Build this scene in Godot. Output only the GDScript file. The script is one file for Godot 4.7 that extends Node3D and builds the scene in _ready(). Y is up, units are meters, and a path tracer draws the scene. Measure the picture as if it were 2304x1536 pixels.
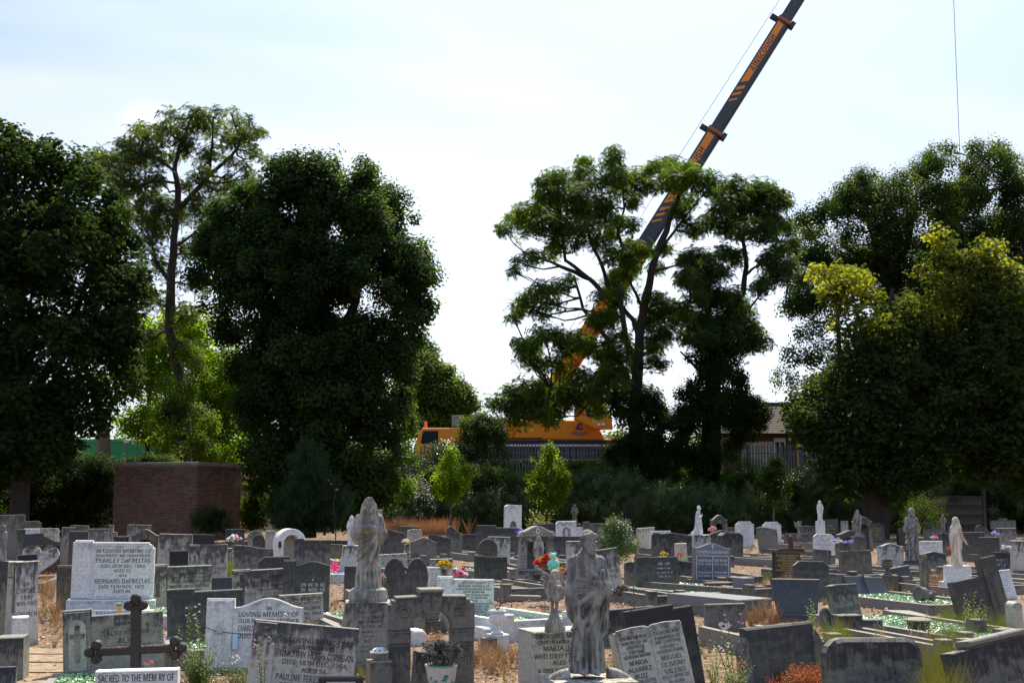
extends Node3D
# A crowded London cemetery under a high back light: headstones and statues in front, a hedge, trees and a mobile crane behind.

const F := 3000.0                      # focal length in photograph pixels (2304 x 1536)
var cam_t: Transform3D
var M := {}
var taken := {}
var cached := {}
var fenced := []
var graves := []
var rng := RandomNumberGenerator.new()
var noise := FastNoiseLite.new()
var serif: Font
var sans: Font
var plain: Font


func _ready() -> void:
	rng.seed = 11
	# ---- camera, sky, sun, exposure
	cam_t = Transform3D(Basis(Vector3.RIGHT, atan(352.0 / F)), Vector3(0, 1.6, 0))
	var cam := Camera3D.new()
	cam.name = "camera"
	cam.fov = rad_to_deg(2.0 * atan(768.0 / F))
	cam.far = 4000.0
	add_child(cam)
	cam.transform = cam_t
	var sun_dir := Vector3(sin(deg_to_rad(13.0)) * cos(deg_to_rad(52.0)), sin(deg_to_rad(52.0)), -cos(deg_to_rad(13.0)) * cos(deg_to_rad(52.0)))
	var sun := DirectionalLight3D.new()
	sun.name = "sun"
	sun.light_energy = 1.55
	sun.light_color = Color(1.0, 0.95, 0.86)
	sun.light_angular_distance = 0.5
	sun.shadow_enabled = true
	add_child(sun)
	sun.look_at_from_position(sun_dir * 10.0, Vector3.ZERO, Vector3.UP)
	var env := Environment.new()
	env.background_mode = Environment.BG_SKY
	env.sky = Sky.new()
	var pano := PanoramaSkyMaterial.new()
	pano.panorama = ImageTexture.create_from_image(sky_image(sun_dir))
	env.sky.sky_material = pano
	env.tonemap_mode = Environment.TONE_MAPPER_LINEAR
	env.tonemap_exposure = 1.95
	env.sdfgi_enabled = true
	env.ssao_enabled = true
	env.ssil_enabled = true
	var we := WorldEnvironment.new()
	we.name = "world"
	we.environment = env
	add_child(we)
	# ---- the place
	make_materials()
	make_ground()
	make_background()
	make_trees()
	make_brick_shelter()
	make_fence()
	make_crane()
	make_stones()
	make_statues()
	make_details()
	make_plants()


func sky_image(sun_dir: Vector3) -> Image:
	var W := 1024
	var H := 512
	var a := PackedFloat32Array()
	a.resize(W * H * 3)
	var n := FastNoiseLite.new()
	n.seed = 5
	n.noise_type = FastNoiseLite.TYPE_SIMPLEX_SMOOTH
	n.frequency = 1.0
	n.fractal_octaves = 5
	var puff := at(318, 268, 100.0) - cam_t.origin
	puff = puff.normalized()
	for j in H:
		var el := PI * (0.5 - (j + 0.5) / H)
		var y := sin(el)
		var ce := cos(el)
		for i in W:
			var az := TAU * (i + 0.5) / W
			var d := Vector3(sin(az) * ce, y, -cos(az) * ce)
			var up := maxf(y, 0.0)
			var t := pow(1.0 - up, 3.2)
			var c := Vector3(0.112, 0.217, 0.465).lerp(Vector3(0.53, 0.578, 0.63), t)
			var g := acos(clampf(d.dot(sun_dir), -1.0, 1.0))
			var glow := 0.78 * exp(-g * g / 0.19) + 0.5 * exp(-g / 0.25)
			glow += 0.30 * exp(-pow(angle_difference(az, 0.0), 2.0) / 0.10) * exp(-up / 0.24)      # haze lit from behind, low under the sun
			c += Vector3(1.0, 0.97, 0.9) * glow
			if y > 0.0:
				# thin high cloud on a layer far above, drawn out along one direction
				var q := Vector2(d.x, d.z) / (y + 0.16)
				var w1 := n.get_noise_2d(q.x * 0.55 + 3.0, q.y * 1.3 + q.x * 0.5)
				var w2 := n.get_noise_2d(q.x * 1.6 - 9.0, q.y * 4.2 + q.x * 1.3)
				var veil := clampf(0.28 + w1 * 1.1 + w2 * 0.5, 0.0, 1.0)
				c = c.lerp(Vector3(0.80, 0.812, 0.84) * (0.74 + 0.5 * glow), veil * 0.45)
				var pd := d.distance_to(puff)
				if pd < 0.03:
					var k := clampf(1.3 - pd / 0.011 + n.get_noise_2d(d.x * 90.0, d.y * 130.0) * 0.9, 0.0, 1.0)
					c = c.lerp(Vector3(0.80, 0.81, 0.82), k * 0.8)
			else:
				c = Vector3(0.22, 0.21, 0.19)
			var o := (j * W + i) * 3
			a[o] = c.x
			a[o + 1] = c.y
			a[o + 2] = c.z
	return Image.create_from_data(W, H, false, Image.FORMAT_RGBF, a.to_byte_array())


# ---------------------------------------------------------------- places
func at(px: float, py: float, d: float) -> Vector3:          # the point d metres north on the line through that pixel
	var v := cam_t.basis * Vector3((px - 1152.0) / F, (768.0 - py) / F, -1.0)
	return cam_t.origin + v * (d / -v.z)


func gp(px: float, py: float) -> Vector3:                    # the same on the ground
	var v := cam_t.basis * Vector3((px - 1152.0) / F, (768.0 - py) / F, -1.0)
	return cam_t.origin + v * (cam_t.origin.y / -v.y)


func mpp(p: Vector3) -> float:                               # metres per pixel there
	return -(cam_t.affine_inverse() * p).z / F


# ---------------------------------------------------------------- nodes
func numbered(called: String) -> String:
	var k: int = taken.get(called, 0)
	taken[called] = k + 1
	return called if k == 0 else "%s_%03d" % [called, k]


func tag(o: Node3D, label: String, category := "", group := "", kind := "") -> Node3D:
	if label: o.set_meta("label", label)
	if category: o.set_meta("category", category)
	if group: o.set_meta("group", group)
	if kind: o.set_meta("kind", kind)
	return o


func thing(called: String, label: String, category: String, where: Vector3, turn := Vector3.ZERO, group := "") -> Node3D:
	var o := Node3D.new()
	o.name = numbered(called)
	add_child(o)
	o.position = where
	o.rotation = turn
	return tag(o, label, category, group)


func part(called: String, mesh: Mesh, mat: Material, parent: Node3D, where := Vector3.ZERO, turn := Vector3.ZERO) -> MeshInstance3D:
	var o := MeshInstance3D.new()
	o.name = numbered(called) if parent == self else called
	o.mesh = mesh
	if mat: o.material_override = mat
	parent.add_child(o, true)
	o.position = where
	o.rotation = turn
	return o


func structure(called: String, mesh: Mesh, mat: Material) -> MeshInstance3D:
	var o := part(called, mesh, mat, self)
	o.set_meta("kind", "structure")
	return o


func swarm(called: String, mesh: Mesh, mat: Material, where: Array, tints: Array, parent: Node3D) -> MultiMeshInstance3D:
	var mm := MultiMesh.new()
	mm.transform_format = MultiMesh.TRANSFORM_3D
	mm.use_colors = true
	mm.mesh = mesh
	mm.instance_count = where.size()
	for i in where.size():
		mm.set_instance_transform(i, where[i])
		mm.set_instance_color(i, tints[i])
	var o := MultiMeshInstance3D.new()
	o.name = numbered(called) if parent == self else called
	o.multimesh = mm
	o.material_override = mat
	o.set_meta("kind", "stuff")
	parent.add_child(o, true)
	return o


# ---------------------------------------------------------------- shapes
class MB:
	var v := PackedVector3Array()
	var n := PackedVector3Array()
	var uv := PackedVector2Array()
	var u0 := 0.0
	var uw := 1.0
	var y0 := 0.0
	var uh := 1.0
	var xf := Transform3D()

	func frame(u: float, w: float, y: float, h: float) -> MB:
		u0 = u; uw = w; y0 = y; uh = h
		return self

	func put(p: Vector3, nn: Vector3) -> void:
		v.push_back(xf * p)
		n.push_back((xf.basis * nn).normalized())
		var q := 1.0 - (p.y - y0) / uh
		if nn.y > 0.55: q = 0.5 + q * 0.15            # sunlight put into the colour: tops take paler stain
		elif absf(nn.x) > 0.75: q = 0.28 + q * 0.6  # side faces paler too, their light put into the colour
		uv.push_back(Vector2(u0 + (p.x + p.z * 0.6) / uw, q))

	func tri(a: Vector3, b: Vector3, c: Vector3) -> void:      # counter-clockwise from outside
		var nn := (b - a).cross(c - a)
		if nn.length_squared() < 1e-16: return
		nn = nn.normalized()
		put(a, nn); put(c, nn); put(b, nn)

	func quad(a: Vector3, b: Vector3, c: Vector3, d: Vector3) -> void:
		tri(a, b, c); tri(a, c, d)

	func smooth(a: Vector3, b: Vector3, c: Vector3, na: Vector3, nb: Vector3, nc: Vector3) -> void:
		put(a, na); put(c, nc); put(b, nb)

	func box(c: Vector3, s: Vector3, bev := 0.0) -> MB:
		var h := s * 0.5
		var o := PackedVector2Array([Vector2(-h.x, -h.y), Vector2(h.x, -h.y), Vector2(h.x, h.y), Vector2(-h.x, h.y)])
		for k in 4: o[k] += Vector2(c.x, c.y)
		return slab(o, c.z - h.z, c.z + h.z, bev)

	func slab(o: PackedVector2Array, z0: float, z1: float, bev := 0.0) -> MB:   # an outline given real thickness, its edges chamfered
		var area := 0.0
		var k := o.size()
		for i in k: area += o[i].cross(o[(i + 1) % k])
		if area < 0.0: o.reverse()
		var inn := o.duplicate()
		if bev > 0.0:
			for i in k:
				var e1 := (o[i] - o[(i + k - 1) % k]).normalized()
				var e2 := (o[(i + 1) % k] - o[i]).normalized()
				var n1 := Vector2(-e1.y, e1.x)
				var n2 := Vector2(-e2.y, e2.x)
				var m := (n1 + n2)
				m = m / maxf(0.5, m.length_squared() * 0.5)
				inn[i] = o[i] + m * bev
		var t := Geometry2D.triangulate_polygon(inn)
		if t.is_empty():
			inn = o.duplicate()
			bev = 0.0
			t = Geometry2D.triangulate_polygon(inn)
		for i in range(0, t.size(), 3):
			var a := inn[t[i]]
			var b := inn[t[i + 1]]
			var c := inn[t[i + 2]]
			if (b - a).cross(c - a) < 0.0:
				var x := b; b = c; c = x
			tri(Vector3(a.x, a.y, z1), Vector3(b.x, b.y, z1), Vector3(c.x, c.y, z1))
			tri(Vector3(a.x, a.y, z0), Vector3(c.x, c.y, z0), Vector3(b.x, b.y, z0))
		for i in k:
			var a := o[i]
			var b := o[(i + 1) % k]
			if bev > 0.0:
				var ai := inn[i]
				var bi := inn[(i + 1) % k]
				quad(Vector3(a.x, a.y, z1 - bev), Vector3(b.x, b.y, z1 - bev), Vector3(bi.x, bi.y, z1), Vector3(ai.x, ai.y, z1))
				quad(Vector3(ai.x, ai.y, z0), Vector3(bi.x, bi.y, z0), Vector3(b.x, b.y, z0 + bev), Vector3(a.x, a.y, z0 + bev))
			quad(Vector3(a.x, a.y, z0 + bev), Vector3(b.x, b.y, z0 + bev), Vector3(b.x, b.y, z1 - bev), Vector3(a.x, a.y, z1 - bev))
		return self

	func tube(pts: Array, rad: Array, sides := 6, cap := true) -> MB:
		var rings := []
		var prev := Vector3.ZERO
		for i in pts.size():
			var p: Vector3 = pts[i]
			var t: Vector3 = (pts[mini(i + 1, pts.size() - 1)] - pts[maxi(i - 1, 0)]).normalized()
			if prev == Vector3.ZERO:
				prev = t.cross(Vector3(0.31, 0.2, 0.93)).normalized()
			prev = (prev - t * prev.dot(t)).normalized()
			var bi := t.cross(prev)
			var ring := []
			for s in sides:
				var an := TAU * s / sides
				ring.append([p + (prev * cos(an) + bi * sin(an)) * float(rad[i]), prev * cos(an) + bi * sin(an)])
			rings.append(ring)
		for i in rings.size() - 1:
			for s in sides:
				var a = rings[i][s]
				var b = rings[i][(s + 1) % sides]
				var c = rings[i + 1][(s + 1) % sides]
				var d = rings[i + 1][s]
				smooth(a[0], b[0], c[0], a[1], b[1], c[1])
				smooth(a[0], c[0], d[0], a[1], c[1], d[1])
		if cap:
			for e in [0, rings.size() - 1]:
				for s in sides:
					var a: Vector3 = rings[e][s][0]
					var b: Vector3 = rings[e][(s + 1) % sides][0]
					if e == 0: tri(pts[e], b, a)
					else: tri(pts[e], a, b)
		return self

	func lathe(pr: Array, seg := 16, c := Vector3.ZERO, flute := 0.0, nf := 12) -> MB:   # pr: Vector2(radius, height), bottom to top
		for i in pr.size() - 1:
			var p: Vector2 = pr[i]
			var q: Vector2 = pr[i + 1]
			var sl := Vector2(q.y - p.y, p.x - q.x).normalized()
			for s in seg:
				var a0 := TAU * s / seg
				var a1 := TAU * (s + 1) / seg
				var f0 := 1.0 + flute * cos(a0 * nf)
				var f1 := 1.0 + flute * cos(a1 * nf)
				var d0 := Vector3(sin(a0), 0, cos(a0))
				var d1 := Vector3(sin(a1), 0, cos(a1))
				var n0 := d0 * sl.x + Vector3.UP * sl.y
				var n1 := d1 * sl.x + Vector3.UP * sl.y
				var A := c + d0 * p.x * f0 + Vector3.UP * p.y
				var B := c + d1 * p.x * f1 + Vector3.UP * p.y
				var C := c + d1 * q.x * f1 + Vector3.UP * q.y
				var D := c + d0 * q.x * f0 + Vector3.UP * q.y
				if flute != 0.0:
					quad(A, B, C, D)
				else:
					smooth(A, B, C, n0, n1, n1)
					smooth(A, C, D, n0, n1, n0)
		return self

	func leaf(a: Vector3, dir: Vector3, up: Vector3, l: float, w: float, fold := 0.25) -> void:   # a leaf of four triangles folded along its midrib
		var side := dir.cross(up).normalized()
		var nn := side.cross(dir).normalized()
		var tip := a + dir * l - nn * l * 0.12
		var m := a + dir * l * 0.5
		var r := m + side * w * 0.5 + nn * w * fold
		var q := m - side * w * 0.5 + nn * w * fold
		tri(a, r, m); tri(r, tip, m); tri(a, m, q); tri(m, tip, q)

	func mesh() -> ArrayMesh:
		var arr := []
		arr.resize(Mesh.ARRAY_MAX)
		arr[Mesh.ARRAY_VERTEX] = v
		arr[Mesh.ARRAY_NORMAL] = n
		arr[Mesh.ARRAY_TEX_UV] = uv
		var m := ArrayMesh.new()
		m.add_surface_from_arrays(Mesh.PRIMITIVE_TRIANGLES, arr)
		return m


func bx(c: Vector3, s: Vector3, bev := 0.0) -> ArrayMesh:
	var b := MB.new().frame(rng.randf(), maxf(s.x, 0.3), c.y - s.y * 0.5, maxf(s.y, 0.05))
	return b.box(c, s, bev).mesh()


func rv(s := 1.0) -> Vector3:
	return Vector3(rng.randf_range(-s, s), rng.randf_range(-s, s), rng.randf_range(-s, s))


func rdir() -> Vector3:
	var z := rng.randf_range(-1, 1)
	var a := rng.randf() * TAU
	var r := sqrt(1.0 - z * z)
	return Vector3(r * cos(a), z, r * sin(a))


# ---------------------------------------------------------------- materials
func grain(freq: float, lo: Color, hi: Color, size := 256, octaves := 4, sd := 1) -> NoiseTexture2D:
	var n := FastNoiseLite.new()
	n.seed = sd
	n.frequency = freq
	n.fractal_octaves = octaves
	var t := NoiseTexture2D.new()
	t.width = size
	t.height = size
	t.seamless = true
	t.noise = n
	var g := Gradient.new()
	g.set_color(0, lo)
	g.set_color(1, hi)
	t.color_ramp = g
	return t


func solid(c: Color, rough := 0.8, metal := 0.0) -> StandardMaterial3D:      # c is a linear base colour
	var m := StandardMaterial3D.new()
	m.albedo_color = c.linear_to_srgb()
	m.roughness = rough
	m.metallic = metal
	return m


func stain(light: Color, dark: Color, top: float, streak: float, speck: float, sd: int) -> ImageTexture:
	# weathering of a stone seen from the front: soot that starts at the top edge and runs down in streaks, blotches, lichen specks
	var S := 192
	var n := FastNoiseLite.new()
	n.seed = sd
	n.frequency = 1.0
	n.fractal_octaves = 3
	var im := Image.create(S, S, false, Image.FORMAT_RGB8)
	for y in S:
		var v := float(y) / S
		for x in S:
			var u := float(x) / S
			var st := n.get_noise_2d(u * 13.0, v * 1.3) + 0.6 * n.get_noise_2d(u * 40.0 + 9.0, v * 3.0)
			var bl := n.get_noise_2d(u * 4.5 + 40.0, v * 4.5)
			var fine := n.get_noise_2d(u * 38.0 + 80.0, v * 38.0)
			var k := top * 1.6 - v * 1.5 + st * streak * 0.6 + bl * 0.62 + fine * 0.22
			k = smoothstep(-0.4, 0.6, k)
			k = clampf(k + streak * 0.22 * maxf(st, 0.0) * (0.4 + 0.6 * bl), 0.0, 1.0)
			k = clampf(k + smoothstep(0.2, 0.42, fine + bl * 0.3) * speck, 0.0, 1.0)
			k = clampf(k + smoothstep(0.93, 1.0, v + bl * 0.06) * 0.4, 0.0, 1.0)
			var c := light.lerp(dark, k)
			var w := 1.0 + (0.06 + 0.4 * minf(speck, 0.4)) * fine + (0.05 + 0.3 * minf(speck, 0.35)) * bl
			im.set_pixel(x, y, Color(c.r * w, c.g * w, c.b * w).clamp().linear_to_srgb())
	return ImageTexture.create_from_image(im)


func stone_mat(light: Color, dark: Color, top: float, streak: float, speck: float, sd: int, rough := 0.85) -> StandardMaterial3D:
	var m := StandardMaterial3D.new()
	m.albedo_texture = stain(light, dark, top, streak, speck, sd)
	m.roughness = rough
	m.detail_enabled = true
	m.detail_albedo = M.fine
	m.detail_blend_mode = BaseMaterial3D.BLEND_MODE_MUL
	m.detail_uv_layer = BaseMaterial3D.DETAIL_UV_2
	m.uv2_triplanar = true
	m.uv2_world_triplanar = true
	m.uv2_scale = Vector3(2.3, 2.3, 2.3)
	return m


func tri_mat(tex: Texture2D, scale: Vector3, rough := 0.9, bump: Texture2D = null, depth := 1.0) -> StandardMaterial3D:
	var m := StandardMaterial3D.new()
	m.albedo_texture = tex
	m.uv1_triplanar = true
	m.uv1_world_triplanar = true
	m.uv1_scale = scale
	m.roughness = rough
	if bump:
		m.heightmap_enabled = true
		m.heightmap_texture = bump
		m.heightmap_scale = depth
	return m


func leaf_mat(back: Color, rough := 0.5) -> StandardMaterial3D:
	var m := StandardMaterial3D.new()
	m.vertex_color_use_as_albedo = true
	m.roughness = rough
	m.metallic_specular = 0.38 if rough < 0.4 else 0.28
	m.backlight_enabled = true
	m.backlight = back
	return m


func make_materials() -> void:
	M.fine = grain(0.03, Color(0.80, 0.80, 0.79), Color(1, 1, 1), 256, 5, 3)
	M.bumps = grain(0.06, Color(0, 0, 0), Color(1, 1, 1), 256, 4, 9)
	var W := Color(0.78, 0.78, 0.755)
	var soot := Color(0.050, 0.050, 0.050)
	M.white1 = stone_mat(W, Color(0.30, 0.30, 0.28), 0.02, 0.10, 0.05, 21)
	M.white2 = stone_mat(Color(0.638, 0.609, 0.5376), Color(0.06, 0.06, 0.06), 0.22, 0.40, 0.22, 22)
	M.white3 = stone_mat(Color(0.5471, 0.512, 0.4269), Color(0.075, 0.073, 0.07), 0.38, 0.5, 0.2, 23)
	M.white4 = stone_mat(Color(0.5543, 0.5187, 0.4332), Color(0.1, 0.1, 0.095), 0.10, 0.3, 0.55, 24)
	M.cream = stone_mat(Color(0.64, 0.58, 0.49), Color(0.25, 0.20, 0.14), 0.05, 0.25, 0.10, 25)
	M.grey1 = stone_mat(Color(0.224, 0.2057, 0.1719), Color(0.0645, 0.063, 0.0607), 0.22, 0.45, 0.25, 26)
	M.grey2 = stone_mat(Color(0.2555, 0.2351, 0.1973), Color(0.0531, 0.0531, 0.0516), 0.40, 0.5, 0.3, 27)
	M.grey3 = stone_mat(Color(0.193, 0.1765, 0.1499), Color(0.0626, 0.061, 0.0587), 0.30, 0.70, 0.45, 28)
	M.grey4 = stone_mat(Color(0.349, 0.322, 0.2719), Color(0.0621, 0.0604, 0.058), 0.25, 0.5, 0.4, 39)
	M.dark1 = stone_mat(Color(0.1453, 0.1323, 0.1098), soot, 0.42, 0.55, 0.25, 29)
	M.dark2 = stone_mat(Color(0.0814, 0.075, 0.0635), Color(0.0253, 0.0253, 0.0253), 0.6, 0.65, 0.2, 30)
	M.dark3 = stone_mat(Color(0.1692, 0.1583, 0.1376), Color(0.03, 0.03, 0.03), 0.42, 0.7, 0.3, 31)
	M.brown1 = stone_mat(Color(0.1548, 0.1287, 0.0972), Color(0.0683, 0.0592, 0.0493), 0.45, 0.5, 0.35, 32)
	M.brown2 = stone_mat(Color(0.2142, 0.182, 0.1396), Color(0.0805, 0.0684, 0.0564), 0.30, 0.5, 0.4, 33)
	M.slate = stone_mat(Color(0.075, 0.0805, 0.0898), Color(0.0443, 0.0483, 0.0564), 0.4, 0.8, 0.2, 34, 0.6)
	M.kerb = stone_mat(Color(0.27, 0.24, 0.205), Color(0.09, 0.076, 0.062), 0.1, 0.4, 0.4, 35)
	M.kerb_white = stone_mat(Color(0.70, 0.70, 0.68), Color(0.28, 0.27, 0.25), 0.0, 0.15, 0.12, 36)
	M.black = solid(Color(0.012, 0.012, 0.013), 0.15)
	M.granite = tri_mat(grain(0.25, Color(0.19, 0.2, 0.22), Color(0.62, 0.63, 0.65), 256, 3, 41), Vector3(1.6, 1.6, 1.6), 0.35)
	M.granite_dark = tri_mat(grain(0.25, Color(0.2, 0.21, 0.24), Color(0.42, 0.43, 0.47), 256, 3, 42), Vector3(1.6, 1.6, 1.6), 0.22)
	# carved figures: soot and lichen over grey limestone
	M.figure = tri_mat(figure_texture(Color(0.27, 0.262, 0.238), Color(0.070, 0.067, 0.058), 51), Vector3(1.3, 0.75, 1.3), 0.9, M.bumps, 0.5)
	M.figure_light = tri_mat(figure_texture(Color(0.38, 0.36, 0.315), Color(0.13, 0.112, 0.08), 52), Vector3(1.2, 0.7, 1.2), 0.9, M.bumps, 0.5)
	M.figure_white = tri_mat(figure_texture(Color(0.70, 0.69, 0.66), Color(0.40, 0.39, 0.36), 53), Vector3(1.1, 0.6, 1.1), 0.8)
	M.figure_cream = tri_mat(figure_texture(Color(0.68, 0.60, 0.48), Color(0.36, 0.29, 0.20), 54), Vector3(1.4, 0.5, 1.4), 0.85)
	M.figure_brown = tri_mat(figure_texture(Color(0.20, 0.165, 0.125), Color(0.07, 0.058, 0.045), 55), Vector3(1.6, 0.9, 1.6), 0.9, M.bumps, 0.5)
	M.ink = solid(Color(0.02, 0.02, 0.025), 0.6)
	M.faded = solid(Color(0.10, 0.10, 0.10), 0.8)
	M.chalk = solid(Color(0.62, 0.62, 0.6), 0.8)
	M.gold = solid(Color(0.55, 0.38, 0.10), 0.4)
	M.blue_ink = solid(Color(0.02, 0.05, 0.22), 0.5)
	M.iron = tri_mat(grain(0.05, Color(0.10, 0.08, 0.07), Color(0.22, 0.16, 0.13), 256, 5, 61), Vector3(3, 3, 3), 0.55, M.bumps, 0.6)
	M.rust = tri_mat(grain(0.05, Color(0.24, 0.13, 0.09), Color(0.38, 0.22, 0.15), 256, 5, 62), Vector3(3, 3, 3), 0.8)
	M.bark = tri_mat(grain(0.04, Color(0.13, 0.11, 0.09), Color(0.33, 0.28, 0.23), 256, 5, 63), Vector3(2.5, 0.5, 2.5), 0.95, M.bumps, 6.0)
	M.bark_pale = tri_mat(grain(0.03, Color(0.30, 0.25, 0.19), Color(0.50, 0.45, 0.36), 256, 4, 64), Vector3(1.2, 0.8, 1.2), 0.95)
	M.earth = tri_mat(litter_texture(), Vector3(0.45, 0.45, 0.45), 1.0, M.bumps, 4.0)
	M.bank = tri_mat(grain(0.03, Color(0.16, 0.17, 0.08), Color(0.36, 0.32, 0.17), 256, 5, 65), Vector3(0.4, 0.4, 0.4), 1.0)
	M.paving = tri_mat(grain(0.025, Color(0.38, 0.32, 0.25), Color(0.62, 0.54, 0.43), 256, 5, 66), Vector3(0.9, 0.9, 0.9), 0.95, M.bumps, 1.2)
	M.concrete = tri_mat(grain(0.02, Color(0.40, 0.38, 0.35), Color(0.60, 0.57, 0.53), 256, 5, 67), Vector3(0.7, 0.7, 0.7), 0.95)
	M.leaf = leaf_mat(Color(1.10, 1.18, 0.62), 0.55)
	M.leaf_bright = leaf_mat(Color(1.25, 1.32, 0.70), 0.55)
	M.leaf_gloss = leaf_mat(Color(0.55, 0.7, 0.25), 0.34)
	M.blade = leaf_mat(Color(0.62, 0.60, 0.28), 0.6)
	M.dry = leaf_mat(Color(0.5, 0.36, 0.2), 0.8)
	M.petal = leaf_mat(Color(0.5, 0.5, 0.5), 0.6)
	M.flake = leaf_mat(Color(0.2, 0.16, 0.1), 0.8)
	M.chip = StandardMaterial3D.new()
	M.chip.vertex_color_use_as_albedo = true
	M.chip.roughness = 0.32
	serif = SystemFont.new()
	serif.font_names = PackedStringArray(["Droid Serif"])
	serif.font_weight = 700
	sans = SystemFont.new()
	sans.font_names = PackedStringArray(["Droid Sans"])
	sans.font_weight = 700
	plain = SystemFont.new()
	plain.font_names = PackedStringArray(["Droid Sans"])


func figure_texture(light: Color, dark: Color, sd: int) -> ImageTexture:
	var S := 256
	var n := FastNoiseLite.new()
	n.seed = sd
	n.frequency = 1.0
	n.fractal_octaves = 4
	var im := Image.create(S, S, false, Image.FORMAT_RGB8)
	for y in S:
		for x in S:
			# sampled on a torus so that it repeats without a seam
			var a := TAU * x / S
			var b := TAU * y / S
			var bl := n.get_noise_3d(cos(a) * 1.6 + 10.0, sin(a) * 1.6, cos(b) * 1.1 + sin(b) * 1.1)
			var st := n.get_noise_3d(cos(a) * 5.0, sin(a) * 5.0 + 4.0, sin(b) * 0.9)
			var fine := n.get_noise_3d(x * 0.22, y * 0.22, 3.0)
			var k := smoothstep(-0.22, 0.32, bl * 0.95 + st * 0.22 + fine * 0.35)
			var c := light.lerp(dark, k)
			var w := 1.0 + 0.25 * fine
			im.set_pixel(x, y, Color(c.r * w, c.g * w, c.b * w).clamp().linear_to_srgb())
	return ImageTexture.create_from_image(im)


func litter_texture() -> ImageTexture:
	var S := 384
	var r := RandomNumberGenerator.new()
	r.seed = 77
	var n := FastNoiseLite.new()
	n.seed = 8
	n.frequency = 0.02
	n.fractal_octaves = 5
	var im := Image.create(S, S, false, Image.FORMAT_RGB8)
	for y in S:
		for x in S:
			var k := clampf(0.5 + n.get_noise_2d(x, y) * 1.1, 0.0, 1.0)
			im.set_pixel(x, y, Color(0.075, 0.046, 0.027).lerp(Color(0.19, 0.125, 0.075), k).linear_to_srgb())
	for i in 5200:
		var t := r.randf()
		var c := Color(0.30, 0.195, 0.105).lerp(Color(0.08, 0.045, 0.025), t)
		if r.randf() < 0.14: c = Color(0.36, 0.31, 0.24)
		if r.randf() < 0.05: c = Color(0.40, 0.16, 0.06)
		im.fill_rect(Rect2i(r.randi() % S, r.randi() % S, 1 + r.randi() % 4, 1 + r.randi() % 3), c.linear_to_srgb())
	return ImageTexture.create_from_image(im)


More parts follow.
